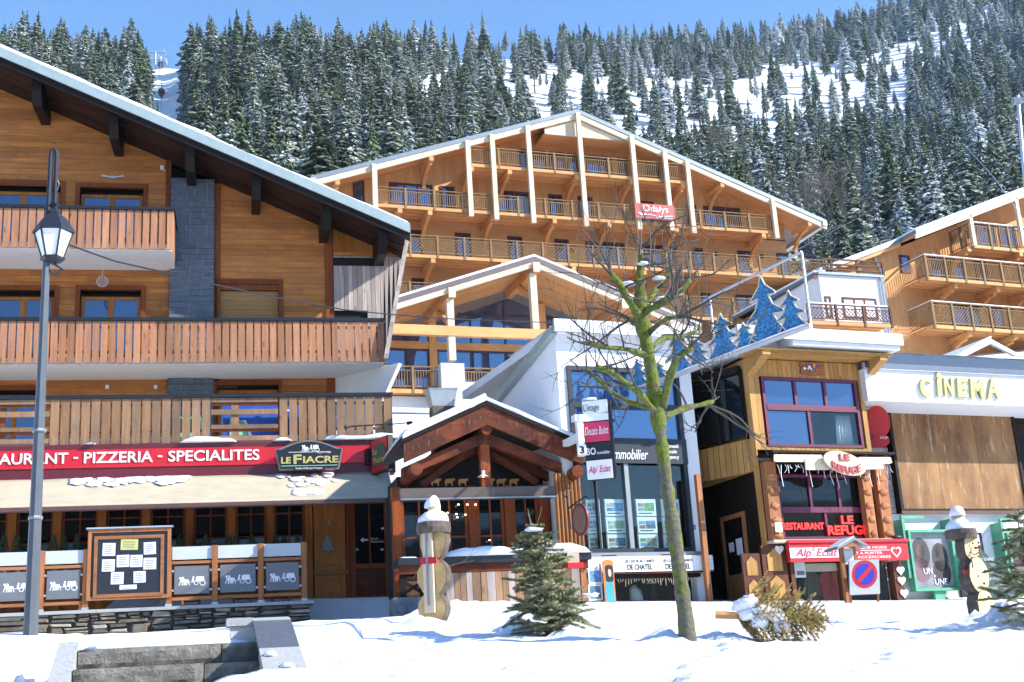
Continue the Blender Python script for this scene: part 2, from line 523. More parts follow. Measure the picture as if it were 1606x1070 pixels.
_fp = [(1330, 9.7), (1286, 7.6), (1306, 8.2), (760, 9.0), (800, 8.6), (500, 11.0), (497, 10.3), (960, 8.0), (1170, 7.0), (870, 12.2), (1008, 10.6)]
for (ax_, ay_), (bx_, by_), n_ in (((1440, 17), (1290, 7), 15), ((720, 16.5), (560, 7.5), 12), ((1120, 13.5), (1010, 6.5), 10)):
    _fp += [(lerp(ax_, bx_, k / n_) + _sr.uniform(-9, 9) + (8 if k % 2 else -8), lerp(ay_, by_, k / n_)) for k in range(n_)]
for px, Y in _fp:
    g = at_ground(px, Y); STEPS_IN_SNOW.append((g.x, Y))
def grid_sheet(name, xs, ys, zf, mat, smooth=True, **kw):
    b = MB()
    b.v = [Vector((x, y, zf(x, y))) for y in ys for x in xs]
    n = len(xs)
    b.f = [(j * n + i, j * n + i + 1, (j + 1) * n + i + 1, (j + 1) * n + i) for j in range(len(ys) - 1) for i in range(n - 1)]
    return b.build(name, mat, None, smooth, **kw)
def steps_(a, b, d):
    n = max(1, round((b - a) / d)); return [a + (b - a) * i / n for i in range(n + 1)]
xs = steps_(-60, -8, 4)[:-1] + steps_(-8, -2.2, 0.2)[:-1] + steps_(-2.2, -1.8, 0.05)[:-1] + steps_(-1.8, 9, 0.09)[:-1] + steps_(9, 16, 0.35)[:-1] + steps_(16, 70, 4)
ys = steps_(-60, 2, 4)[:-1] + steps_(2, 5, 0.3)[:-1] + steps_(5, 10.6, 0.09)[:-1] + [10.7, 10.72, 10.76] + steps_(10.85, 20, 0.11)[:-1] + steps_(20, 30, 0.3)[:-1] + steps_(30, 130, 4)
grid_sheet('snow_ground', xs, ys, snow_z, M['street_snow'], kind='structure')

# ------------------------------------------------------------------ mountain
RIDGE = [(-900, 180), (-300, 125), (0, 104), (120, 112), (225, 112), (262, 107), (300, 112), (350, 112), (500, 102), (640, 96), (760, 95), (860, 90), (1000, 86), (1150, 80), (1300, 60), (1400, 32), (1500, -4), (1606, -48), (2000, -190), (2600, -300)]
RDIST = [(-900, 340), (0, 370), (260, 430), (350, 350), (600, 420), (800, 500), (1000, 570), (1300, 640), (1606, 720), (2600, 800)]
def mount(px, s):
    """s 0 at the foot, 1 on the ridge, beyond 1 the back side"""
    yr = interp(RDIST, px); pr = interp(RIDGE, px)
    Y = 110 + (yr - 110) * s
    if s <= 1:
        py = pr + (520 - pr) * (1 - s) ** 1.6
        p = P(px, py, Y)
    else:
        p = P(px, pr, yr); p.y = Y; p.z -= (s - 1) ** 0.9 * 160
    k = max(0, min(1, s * 4)) * max(0, min(1, (1 - s) * 8)) if s < 1 else 0
    p.z += k * (3.0 * noise.noise(Vector((p.x * 0.012, p.y * 0.012, 0))) + 1.2 * noise.noise(Vector((p.x * 0.06, p.y * 0.06, 3))))
    return p
b = MB()
pxs = steps_(-900, -20, 60)[:-1] + steps_(-20, 1640, 12)[:-1] + steps_(1640, 2600, 60)
ss = steps_(0, 1, 1 / 70) + [1.05, 1.15, 1.4]
b.v = [mount(px, s) for s in ss for px in pxs]
n = len(pxs)
b.f = [(j * n + i, j * n + i + 1, (j + 1) * n + i + 1, (j + 1) * n + i) for j in range(len(ss) - 1) for i in range(n - 1)]
mt, nt, pb = mat_base('mountain_snow')
tc = N(nt, 'ShaderNodeTexCoord')
n1 = noise_n(nt, tc.outputs['Object'], 0.25, 6, 0.7)
n2 = noise_n(nt, tc.outputs['Object'], 0.03, 4, 0.6)
brush = ramp(nt, n1, (0, 0, 0), (1, 1, 1), 0.60, 0.68)
zone = ramp(nt, n2, (0, 0, 0), (1, 1, 1), 0.46, 0.58)
mm = N(nt, 'ShaderNodeMath', operation='MULTIPLY')
nt.links.new(brush, mm.inputs[0]); nt.links.new(zone, mm.inputs[1])
nt.links.new(mixc(nt, mm.outputs[0], (0.84, 0.86, 0.9), (0.16, 0.11, 0.08)), pb.inputs['Base Color'])
pb.inputs['Roughness'].default_value = 0.7
bump(nt, pb, n1, 0.7, 2.0)
b.build('mountain', mt, None, True, kind='structure')
# the far side of the valley behind the photographer: seen only as a reflection in panes
b = MB()
for i in range(41):
    a = R_(-100 + 200 * i / 40)
    dx, dy = math.sin(a), -math.cos(a)
    hgt = 62 + 14 * noise.noise(Vector((i * 0.35, 2, 2)))
    b.v += [Vector((dx * 180, dy * 180, -2)), Vector((dx * 300, dy * 300, hgt * 0.55)), Vector((dx * 420, dy * 420, hgt))]
b.f = [(i * 3 + j, i * 3 + j + 1, i * 3 + j + 4, i * 3 + j + 3) for i in range(40) for j in range(2)]
M['far_wood'] = plain('wooded_hillside', (0.05, 0.065, 0.06), 0.9, 0, 0.6, 0.05)
b.build('opposite_hillside', M['far_wood'], None, True, kind='structure')

# ------------------------------------------------------------------ conifers
def needle_mat(name, frost, green=(0.125, 0.15, 0.055), dark=(0.022, 0.042, 0.032)):
    mt, nt, b = mat_base(name)
    tc = N(nt, 'ShaderNodeTexCoord')
    g = N(nt, 'ShaderNodeNewGeometry')
    oi = N(nt, 'ShaderNodeObjectInfo')
    va = N(nt, 'ShaderNodeVectorMath', operation='ADD')
    nt.links.new(tc.outputs['Object'], va.inputs[0]); nt.links.new(oi.outputs['Location'], va.inputs[1])
    n1 = noise_n(nt, va.outputs[0], 34, 3, 0.6)
    n2 = noise_n(nt, oi.outputs['Location'], 0.21, 2, 0.5)
    col = ramp(nt, n1, dark, green, 0.35, 0.65)
    hv = N(nt, 'ShaderNodeHueSaturation')
    mr = N(nt, 'ShaderNodeMapRange'); mr.inputs['To Min'].default_value = 0.65; mr.inputs['To Max'].default_value = 1.4
    nt.links.new(oi.outputs['Random'], mr.inputs[0]); nt.links.new(mr.outputs[0], hv.inputs['Value']); nt.links.new(col, hv.inputs['Color'])
    sx = N(nt, 'ShaderNodeSeparateXYZ'); nt.links.new(g.outputs['Normal'], sx.inputs[0])
    ab = N(nt, 'ShaderNodeMath', operation='ABSOLUTE'); nt.links.new(sx.outputs['Z'], ab.inputs[0])
    n3 = noise_n(nt, va.outputs[0], 46, 4, 0.72)
    ad = N(nt, 'ShaderNodeMath', operation='MULTIPLY_ADD')
    nt.links.new(ab.outputs[0], ad.inputs[0]); ad.inputs[1].default_value = 0.22; nt.links.new(n3, ad.inputs[2])
    ad2 = N(nt, 'ShaderNodeMath', operation='MULTIPLY_ADD')
    nt.links.new(n2, ad2.inputs[0]); ad2.inputs[1].default_value = 0.3; nt.links.new(ad.outputs[0], ad2.inputs[2])
    t = 0.94 - 0.22 * frost
    sn = ramp(nt, ad2.outputs[0], (0, 0, 0), (1, 1, 1), t - 0.03, t + 0.05)
    nt.links.new(mixc(nt, sn, hv.outputs[0], (0.80, 0.84, 0.90)), b.inputs['Base Color'])
    b.inputs['Roughness'].default_value = 0.8
    b.inputs['Specular IOR Level'].default_value = 0.2
    return mt
M['spruce'] = needle_mat('spruce_needles', 0.27)
M['spruce_frost'] = needle_mat('frosted_spruce_needles', 0.46, (0.075, 0.115, 0.085), (0.024, 0.046, 0.045))
M['bark'] = plain('conifer_bark', (0.085, 0.06, 0.045), 0.9, 0, 0.3, 3)
def conifer_mesh(name, mat, seed, slim=0.2, bare=0.08, ragged=0.34):
    """unit-height spruce crown of drooping fronds"""
    r = random.Random(seed)
    b = MB()
    nw = 30
    for k in range(nw):
        t = k / (nw - 1)
        z = bare + (0.985 - bare) * t ** 0.92
        rad = slim * ((1 - t) ** 0.72 * 0.94 + 0.04) * (1 + .16 * math.sin(k * 1.9 + seed)) * (1 if t > 0.12 else 0.7 + 2.5 * t)
        nb = 9 if t < 0.7 else 6
        a0 = r.random() * 7
        for i in range(nb):
            if r.random() < 0.10: continue
            a = a0 + 2 * math.pi * (i + r.uniform(-0.3, 0.3)) / nb
            L = rad * r.uniform(1 - ragged * 1.6, 1 + ragged)
            dr = L * r.uniform(0.35, 0.75)
            wd = L * r.uniform(0.26, 0.42)
            dx, dy = math.cos(a), math.sin(a)
            sx, sy = -dy, dx
            zz = z + r.uniform(-0.008, 0.008)
            def pt(f, s_, dz): return (dx * L * f + sx * s_, dy * L * f + sy * s_, zz - dr * f ** 1.25 + dz)
            c0, c1, c2 = pt(0.05, 0, 0.006), pt(0.55, 0, 0.004), pt(1.0, 0, 0)
            l1, r1 = pt(0.45, wd, -0.25 * wd - 0.004), pt(0.45, -wd, -0.25 * wd - 0.004)
            l2, r2 = pt(0.82, wd * 0.62, -0.4 * wd), pt(0.82, -wd * 0.62, -0.4 * wd)
            h = pt(0.6, 0, -0.55 * wd - 0.012)
            b.add([c0, c1, c2, l1, r1, l2, r2, h], [(0, 3, 1), (3, 5, 1), (5, 2, 1), (0, 1, 4), (4, 1, 6), (6, 1, 2), (3, 7, 5), (4, 6, 7), (5, 7, 2), (6, 2, 7)])
    b.add([(0, 0, 1.02), (0.008, 0, 0.93), (-0.004, 0.007, 0.93), (-0.004, -0.007, 0.93)], [(0, 1, 2), (0, 2, 3), (0, 3, 1)])
    return b.mesh(name, mat)
CROWNS, CROWNS_F = [], []
for i in range(8):
    s_, b_ = ((0.175, 0.05), (0.195, 0.08), (0.15, 0.07), (0.18, 0.12), (0.21, 0.04), (0.145, 0.16), (0.235, 0.03), (0.125, 0.1))[i]
    CROWNS.append(conifer_mesh('crown', M['spruce'], 11 + i, s_, b_))
    CROWNS_F.append(conifer_mesh('crown', M['spruce_frost'], 31 + i, s_, b_))
BARE_TRUNK = conifer_mesh('crown', M['spruce'], 77, 0.11, 0.38, 0.4)
TRUNK = MB().tube([(0, 0, -0.08), (0, 0, 0.4), (0, 0, 0.97)], [0.013, 0.010, 0.002], 6).mesh('trunk', M['bark'])
SKYLINE = [(-200, 0), (0, 73), (400, 246), (497, 288), (498, 272), (906, 172), (1297, 350), (1300, 412), (1310, 410), (1606, 295), (1900, 190)]
def keep(px, py):
    # open ground where hardly a tree stands: the ski run and the clearings
    wv = 14 * noise.noise(Vector((px * 0.02, py * 0.03, 4)))
    lim = interp([(100, 226), (150, 236), (220, 240), (260, 250)], py)
    if lim - 6 < px < interp([(100, 296), (200, 300), (300, 306)], py): return 0.0
    if 655 + wv < px < 880 and 84 < py < 172 + wv: return 0.42
    if 820 < px < 1260 + wv and 128 + wv * 0.6 < py < 265 + wv: return 0.3
    if 640 < px < 840 and 172 <= py < 215: return 0.6
    if 1190 < px < 1430 + wv and 98 + wv * 0.5 < py < 218 + wv: return 0.33
    if 1370 < px < 1570 and -24 < py - interp([(1370, 108), (1570, 32)], px) < 44: return 0.3
    return 1.0
spots = []
cells = {}
tr = random.Random(5)
tries = 0
while tries < 40000:
    tries += 1
    px = tr.uniform(-60, 1670)
    s = 1 - tr.random() ** 1.15 * 0.94
    pr = interp(RIDGE, px)
    py = pr + (520 - pr) * (1 - s) ** 1.6
    kp_ = keep(px, py)
    if kp_ == 0: continue
    p = mount(px, s)
    H = tr.uniform(14, 24) * (tr.uniform(.45, .8) if tr.random() < 0.35 else 1) * (0.84 if px > 620 else 0.92)
    if keep(px, py) < 0.5: H *= tr.choice([0.35, 0.7, 1.0, 1.1, 1.2])
    hp = FPX * H / p.y * 0.96
    top = py - hp
    lim = interp(SKYLINE, px)
    if top > lim + 4: continue
    d0 = 3.7 + p.y * 0.003
    c = (int(p.x // 8), int(p.y // 8))
    d0 *= kp_ ** -0.5
    ok = True
    for ix in (-2, -1, 0, 1, 2):
        for iy in (-2, -1, 0, 1, 2):
            for q in cells.get((c[0] + ix, c[1] + iy), ()):
                if (q.x - p.x) ** 2 + (q.y - p.y) ** 2 < d0 * d0: ok = False; break
    if not ok: continue
    cells.setdefault(c, []).append(p)
    vis = min(hp, lim - top)
    spots.append([vis, hp, px, py, p, H])
# near trees hide those behind: rank by how much of each shows (width of its column not yet covered)
spots.sort(key=lambda q: q[4].y)
cover = {}
for q in spots:
    wpx = q[1] * 0.2
    cols = [int(q[2] + wpx * (k - 1)) // 4 for k in (0.3, 0.75, 1.0, 1.25, 1.7)]
    top = q[3] - q[1]
    free = sum(max(0, min(cover.get(c, interp(SKYLINE, q[2])), q[3]) - top) for c in cols) / len(cols)
    q.append(free * wpx)
    for c in cols[1:4]: cover[c] = min(cover.get(c, 9999), top + q[1] * 0.12)
spots.sort(key=lambda q: -q[6])
ZONES = []
def zone_of(px, py, kp):
    """where a tree stands, told by what can be found in the picture"""
    lone = kp < 0.5
    if px < 232: z, a_, b_ = 'spruce in the stand left of the ski run', 0, 232
    elif lone and px > 1180: z, a_, b_ = 'spruce alone on the right hand snowy clearing', 1180, 1570
    elif lone: z, a_, b_ = 'spruce alone in the snowy clearing above the big gable', 655, 1180
    elif px < 420: z, a_, b_ = 'spruce just right of the ski run', 300, 420
    elif px < 660: z, a_, b_ = ('skyline spruce' if py < 170 else 'spruce close') + ' above the left slope of the big gable', 420, 660
    elif px < 900: z, a_, b_ = ('skyline spruce' if py < 150 else 'spruce') + ' left of the big gable peak', 660, 900
    elif px < 1180: z, a_, b_ = ('skyline spruce' if py < 150 else 'spruce') + ' right of the big gable peak', 900, 1180
    elif px < 1400: z, a_, b_ = ('frosted spruce above the right hand clearing' if py < 130 else 'spruce between the big gable and the right chalet'), 1180, 1400
    else: z, a_, b_ = ('frosted spruce in the top right corner' if py < 150 else 'spruce above the right hand chalet roof'), 1400, 1606
    k = max(0, min(3, int((px - a_) / (b_ - a_) * 4)))
    return z, ('at the left end', 'left of the middle', 'right of the middle', 'at the right end')[k]
def tree_label(px, py, H, frosted, kp):
    z, k = zone_of(px, py, kp)
    return ('tall ' if H > 20 else 'low ' if H < 14 else '') + ('white ' if frosted and 'frosted' not in z else '') + z + ', ' + k, 'forest: ' + z
def crown_for(px, py, rr):
    fr = interp([(0, 0.25), (600, 0.15), (900, 0.35), (1150, 0.5), (1300, 0.8), (1606, 0.8)], px) * (1.0 if py < 140 else 0.35)
    if keep(px, py) < 0.5 and rr.random() < 0.5: return BARE_TRUNK
    return rr.choice(CROWNS_F if rr.random() < fr else CROWNS)
tr = random.Random(9)
for vis, hp, px, py, p, H, a in spots[:300]:
    cm = crown_for(px, py, tr)
    lb, gp = tree_label(px, py, H, cm in CROWNS_F, keep(px, py))
    e = empty('spruce_tree', p, tr.uniform(0, 6.28), lb, 'tree', gp)
    e.rotation_euler = (tr.gauss(0, .03), tr.gauss(0, .03), tr.uniform(0, 6.28))
    wz = tr.uniform(0.75, 1.35)
    for nm, me in (('crown', cm), ('trunk', TRUNK)):
        o = D.objects.new(nm, me); COL.objects.link(o); o.parent = e
        o.scale = (H * wz, H * wz, H)
rest = [q for q in spots[300:] if q[6] > 1.0 or tr.random() < 0.25]
fm = D.meshes.new('forest_points')
fm.from_pydata([q[4] for q in rest], [], [])
for nm, ty in (('size', 'FLOAT_VECTOR'), ('turn', 'FLOAT_VECTOR'), ('kind_index', 'INT')): fm.attributes.new(nm, ty, 'POINT')
pool = CROWNS + CROWNS_F + [BARE_TRUNK]
for i, q in enumerate(rest):
    wz = tr.uniform(0.75, 1.35)
    fm.attributes['size'].data[i].vector = (q[5] * wz, q[5] * wz, q[5])
    fm.attributes['turn'].data[i].vector = (tr.gauss(0, .03), tr.gauss(0, .03), tr.uniform(0, 6.28))
    fm.attributes['kind_index'].data[i].value = pool.index(crown_for(q[2], q[3], tr))
ng = D.node_groups.new('forest', 'GeometryNodeTree')
ng.interface.new_socket('Geometry', in_out='INPUT', socket_type='NodeSocketGeometry')
ng.interface.new_socket('Geometry', in_out='OUTPUT', socket_type='NodeSocketGeometry')
gi, go = ng.nodes.new('NodeGroupInput'), ng.nodes.new('NodeGroupOutput')
iop = ng.nodes.new('GeometryNodeInstanceOnPoints')
g2i = ng.nodes.new('GeometryNodeGeometryToInstance')
first = {}
for o in D.objects:
    if o.type == 'MESH' and o.data in pool and o.data not in first: first[o.data] = o
for me in reversed(pool):
    if me not in first:
        continue
    n_ = ng.nodes.new('GeometryNodeObjectInfo')
    n_.transform_space = 'ORIGINAL'
    n_.inputs['Object'].default_value = first[me]
    ng.links.new(n_.outputs['Geometry'], g2i.inputs[0])
def attr(nm, ty):
    n_ = ng.nodes.new('GeometryNodeInputNamedAttribute'); n_.data_type = ty; n_.inputs[0].default_value = nm
    return n_.outputs[0]
ng.links.new(gi.outputs[0], iop.inputs['Points'])
ng.links.new(g2i.outputs[0], iop.inputs['Instance'])
iop.inputs['Pick Instance'].default_value = True
ng.links.new(attr('kind_index', 'INT'), iop.inputs['Instance Index'])
ng.links.new(attr('turn', 'FLOAT_VECTOR'), iop.inputs['Rotation'])
ng.links.new(attr('size', 'FLOAT_VECTOR'), iop.inputs['Scale'])
ng.links.new(iop.outputs[0], go.inputs[0])
fo = D.objects.new('background_forest', fm)
COL.objects.link(fo)
md = fo.modifiers.new('forest', 'NODES'); md.node_group = ng
props(fo, 'mass of snow dusted spruces filling the mountainside between the single trees', 'forest', None, 'stuff')
print('trees', len(spots), 'individual', min(300, len(spots)), 'rest', len(rest), 'pool', len(first))

def twigs(b, base, d, L, r0, depth, rr, spread=0.5, up=0.15, seg=3, kids=3):
    pts, rad = [Vector(base)], [r0]
    d = Vector(d).normalized()
    for i in range(seg):
        d = (d + Vector((rr.gauss(0, 0.16), rr.gauss(0, 0.16), rr.gauss(0, 0.12) + up * 0.2))).normalized()
        pts.append(pts[-1] + d * L / seg); rad.append(r0 * (1 - 0.55 * (i + 1) / seg))
    b.tube(pts, rad, 5 if r0 > 0.01 else 3, cap=False)
    if depth > 0:
        for k in range(kids):
            f = rr.uniform(0.35, 1.0); i = min(seg - 1, int(f * seg)); p = pts[i].lerp(pts[i + 1], f * seg - i if i < seg else 1)
            a = Vector((rr.gauss(0, 1), rr.gauss(0, 1), rr.gauss(0, 1) * 0.7 + up)).normalized()
            nd = (d * (1 - spread) + a * spread).normalized()
            twigs(b, p, nd, L * rr.uniform(0.45, 0.75), r0 * 0.5, depth - 1, rr, spread, up, seg, kids)
M['twig'] = plain('grey_brown_twigs', (0.16, 0.135, 0.115), 0.9, 0, 0.3, 5)
# leafless thickets at the foot of the slope
for px, py, Y, H, lb in ((1275, 408, 150, 11, 'leafless grey bush right of the big gable roof corner'), (1330, 395, 165, 10, 'leafless grey bush left of the right hand chalet roof'), (1150, 255, 260, 9, 'grey bare birch just above the big gable roof, right of its peak')):
    p = P(px, py, Y)
    e = empty('bare_bush', p, 0, lb, 'bush', 'bare bushes behind the roofs')
    b = MB(); rr = random.Random(px)
    for k in range(7): twigs(b, (0, 0, 0), (rr.gauss(0, 0.35), rr.gauss(0, 0.35), 1), H * rr.uniform(0.55, 0.8), 0.10, 3, rr, 0.45, 0.3, 3, 5)
    b.build('branches', M['twig'], e)
# ------------------------------------------------------------------ helpers for facades
def fit_text(name, s, mat, parent, u0, u1, z0, z1, y, depth=0.01, shear=0.0, bold=0.0, spacing=1.0):
    c = D.curves.new('lettering', 'FONT')
    c.body = s; c.size = 1; c.shear = shear; c.offset = bold; c.extrude = 0.5; c.space_character = spacing
    c.resolution_u = 3
    t = D.objects.new('lettering', c)
    COL.objects.link(t)
    me = D.meshes.new_from_object(t)
    COL.objects.unlink(t); D.objects.remove(t); D.curves.remove(c)
    xs_ = [v.co.x for v in me.vertices]; ys_ = [v.co.y for v in me.vertices]
    ax, bx, ay, by = min(xs_), max(xs_), min(ys_), max(ys_)
    off = ORG[parent]
    for v in me.vertices:
        x, yy, zz = v.co
        v.co = Vector((lerp(u0, u1, (x - ax) / (bx - ax)), y - depth * (zz + 0.5), lerp(z0, z1, (yy - ay) / (by - ay)))) - off
    me.name = name
    me.materials.clear(); me.materials.append(mat)
    o = D.objects.new(name, me); COL.objects.link(o); o.parent = parent; ORG[o] = off
    return o
def frame(name, mat, parent, u0, u1, z0, z1, y0, y1, t, **kw):
    """four-sided frame of bar width t, butt jointed"""
    return part(name, mat, parent, (u0, u0 + t, y0, y1, z0, z1), (u1 - t, u1, y0, y1, z0, z1), (u0 + t, u1 - t, y0, y1, z0, z0 + t), (u0 + t, u1 - t, y0, y1, z1 - t, z1), **kw)
def window(parent, u0, u1, z0, z1, y, fm, gm, cols=2, rows=1, t=0.07, mt=0.05, name='window', depth=0.07):
    """casement: frame with glazing bars as sub-parts and one pane per light"""
    f = frame(name, fm, parent, u0, u1, z0, z1, y, y + depth, t)
    a0, a1, b0, b1 = u0 + t, u1 - t, z0 + t, z1 - t
    cs = [lerp(a0, a1, i / cols) for i in range(cols + 1)]
    rs = [lerp(b0, b1, i / rows) for i in range(rows + 1)]
    for c in cs[1:-1]: part('glazing_bar', fm, f, (c - mt / 2, c + mt / 2, y + 0.008, y + depth - 0.008, b0, b1))
    for k in rs[1:-1]:
        for i in range(cols):
            part('glazing_bar', fm, f, (cs[i] + (mt / 2 if i else 0), cs[i + 1] - (mt / 2 if i < cols - 1 else 0), y + 0.01, y + depth - 0.01, k - mt / 2, k + mt / 2))
    for i in range(cols):
        for j in range(rows):
            pbox('pane', gm, f, cs[i] + 0.001, cs[i + 1] - 0.001, y + depth * 0.45, y + depth * 0.45 + 0.012, rs[j] + 0.001, rs[j + 1] - 0.001, rot=(rnd.uniform(-.006, .006), 0, rnd.uniform(-.006, .006)))
    return f
def cut(x0, x1, holes):
    segs = [(x0, x1)]
    for a, b in holes:
        out = []
        for s, e in segs:
            if b <= s or a >= e: out.append((s, e)); continue
            if a > s: out.append((s, a))
            if b < e: out.append((b, e))
        segs = out
    return [s for s in segs if s[1] - s[0] > 0.03]
def planks(parent, mat, x0, x1, z0, z1, h, y, th, holes=(), top=None, gap=0.007, name='plank', maxlen=4.2):
    """level boards between x0 and x1; holes (u0,u1,z0,z1); top(u) height of the roof underside"""
    z = z0
    while z < z1:
        zt = min(z + h - gap, z1)
        def end(zz):                             # where the raked roof underside meets height zz
            lo, hi = x0, x1
            if top(hi) >= zz: return hi
            while top(lo) < zz:
                lo += .1
                if lo > hi: return x0
            for _ in range(18):
                mid = (lo + hi) / 2
                if top(mid) >= zz: lo = mid
                else: hi = mid
            return lo
        a, b_ = x0, x1
        e0, e1 = (end(z), end(zt)) if top else (x1, x1)
        b_ = e1
        if top:
            while b_ > a and top(a) < zt: a += .04
        segs = cut(a, b_, [(q[0], q[1]) for q in holes if q[2] < zt - 0.02 and q[3] > z + 0.02])
        for s, e in segs:
            cuts = [s]
            while e - cuts[-1] > maxlen * 1.3: cuts.append(cuts[-1] + maxlen * rnd.uniform(0.6, 1.1))
            cuts.append(e)
            for c0, c1 in zip(cuts, cuts[1:]):
                jy = rnd.uniform(0, 0.006)
                if top and c1 == e1 and e0 > e1 + .01:
                    MB().prism([(c0 + .002, z), (e0, z), (e1, zt), (c0 + .002, zt)], y + jy, y + th).build(name, mat, parent)
                else: pbox(name, mat, parent, c0 + 0.002, c1 - 0.002, y + jy, y + th, z, zt)
        if top and not segs and e0 - x0 > .05: MB().prism([(x0, z), (e0, z), (x0, z + (zt - z) * .9)], y, y + th).build(name, mat, parent)
        z += h
def lumps(b, u0, u1, y0, y1, z, h, seed=0, dx=0.12, edge=0.5, under=None):
    """a bed of lying snow with a rounded uneven top; under(u) adds a slope"""
    n = max(2, int((u1 - u0) / dx)); mrow = 6
    base = len(b.v)
    for i in range(n + 1):
        f = i / n; u = lerp(u0, u1, f)
        zz = z + (under(u) if under else 0)
        ends = min(1, (min(f, 1 - f) * (u1 - u0) / (h * 1.6 + 0.02))) ** 0.5
        for j in range(mrow + 1):
            g = j / mrow
            y = lerp(y0, y1, g) + 0.05 * noise.noise(Vector((u * 2.2, g * 3, seed)))
            prof = math.sin(math.pi * max(0.0, min(1.0, g))) ** edge if 0 < j < mrow else 0
            hh = h * ends * prof * (0.75 + 0.55 * noise.noise(Vector((u * 1.3, g * 2, seed + 3.3))) + 0.2 * noise.noise(Vector((u * 5, g * 4, seed))))
            b.v.append(Vector((u, y, zz + max(hh, 0.0))))
    m1 = mrow + 1
    for i in range(n):
        for j in range(mrow):
            b.f.append((base + i * m1 + j, base + (i + 1) * m1 + j, base + (i + 1) * m1 + j + 1, base + i * m1 + j + 1))
    # flat underside
    b.f.append(tuple(base + i * m1 for i in range(n, -1, -1)) + tuple(base + i * m1 + mrow for i in range(n + 1)))
    return b

# ------------------------------------------------------------------ the restaurant chalet on the left
L = Fr(300, 500, 32, 12.5)
WY = 1.6
LX = -12.5                                                        # left end, outside the picture
ch = L.thing('wooden_chalet', -4, 0, 4.0, 'large brown timber chalet with slatted balconies and slate pillar, left', 'chalet')
RF = -0.45                                                        # front plane of the roof edge
ta, tb = L.q(0, 73, RF), L.q(643, 350, RF)
slope = (tb[1] - ta[1]) / (tb[0] - ta[0])
def zt(u): return ta[1] + slope * (u - ta[0])                     # top of the roof edge
sa, sb = L.q(0, 146, WY), L.q(505, 352, WY)
def zs(u): return sa[1] + (sb[1] - sa[1]) / (sb[0] - sa[0]) * (u - sa[0])
RT = max(0.35, zt(0) - zs(0))                                     # depth of the whole roof build-up
def zsf(u): return zt(u) - RT
SO = RT - .08                                                      # soffit depth below the roof edge
print('RT', RT)
AP = -9.5                                                         # ridge, outside the picture
UE = tb[0]
sw0 = L.u(268, 400, WY)
# core wall behind the boards
core = MB().prism([(LX, 4), (3.75, 4), (3.75, zsf(3.75) - .02), (AP, zsf(AP) - .02), (LX, zsf(AP) + (AP - LX) * slope - .02)], WY + 0.28, WY + 7)
core.build('inner_wall', M['dark_wood'], ch)
upw = [L.r(-25, 290, 95, 330, WY), L.r(125, 295, 225, 330, WY)]
low = [L.r(-15, 455, 85, 500, WY), L.r(125, 455, 221, 500, WY)]
shut = L.r(341, 446, 437, 500, WY)
B1Z, B2Z, B3Z = L.z(268, 392), L.z(600, 568), L.z(600, 690, -2)
holes = [(a, b, B1Z + .1, d) for a, b, c, d in upw] + [(a, b, B2Z + .1, d) for a, b, c, d in low] + [(shut[0], shut[1], B2Z + .1, shut[3])]
g3 = [L.r(-20, 612, 60, 660, WY), L.r(340, 604, 437, 690, WY)]
holes += [(a, b, B3Z, d) for a, b, c, d in g3]
wl = empty('wall', (0, 0, 0)); wl.parent = ch; ORG[wl] = ORG[ch]
s0, s1 = L.u(268, 300, WY), L.u(337, 300, WY)
planks(wl, M['ch_plank'], LX, s0 - 0.004, B3Z, 19.5, 0.165, WY, 0.06, holes, lambda u: zsf(u) if u > AP else zsf(AP) - (AP - u) * -slope)
planks(wl, M['ch_plank'], s1 + 0.16, 3.62, B3Z, 17, 0.165, WY, 0.06, holes, zsf)
pc = L.u(515, 430, WY)
for a, b_, z0, z1 in ((s0 - 0.14, s0, B1Z + .1, zsf(s0 - .14)), (s1, s1 + 0.16, B2Z, zsf(s1 + .16)), (3.62, 3.84, B3Z, zsf(3.84))):
    part('corner_board', M['ch_trim'], ch, (a, b_, WY - 0.05, WY + 0.1, z0, z1 - 0.02))
# slate pillar, block by block
sp = part('slate_pillar', M['mortar'], ch, (s0 + .02, s1 - .02, WY - 0.138, WY + 0.2, B3Z, zsf(s1) - 0.02))
z = B3Z; row = 0
while z < zsf(s1) - 0.12:
    h = rnd.choice([0.16, 0.175, 0.19])
    u = s0
    while u < s1 - 0.02:
        wd = min(rnd.choice([0.2, 0.36, 0.45, 0.55, 0.65]), s1 - u)
        if s1 - u - wd < 0.12: wd = s1 - u
        jy = rnd.uniform(0, 0.035)
        pbox('slate_block', M['slate'], sp, u + 0.009, u + wd - 0.009, WY - 0.15 - jy, WY - 0.05, z + 0.010, min(z + h, zsf(s1)) - 0.010)
        u += wd
    z += h; row += 1
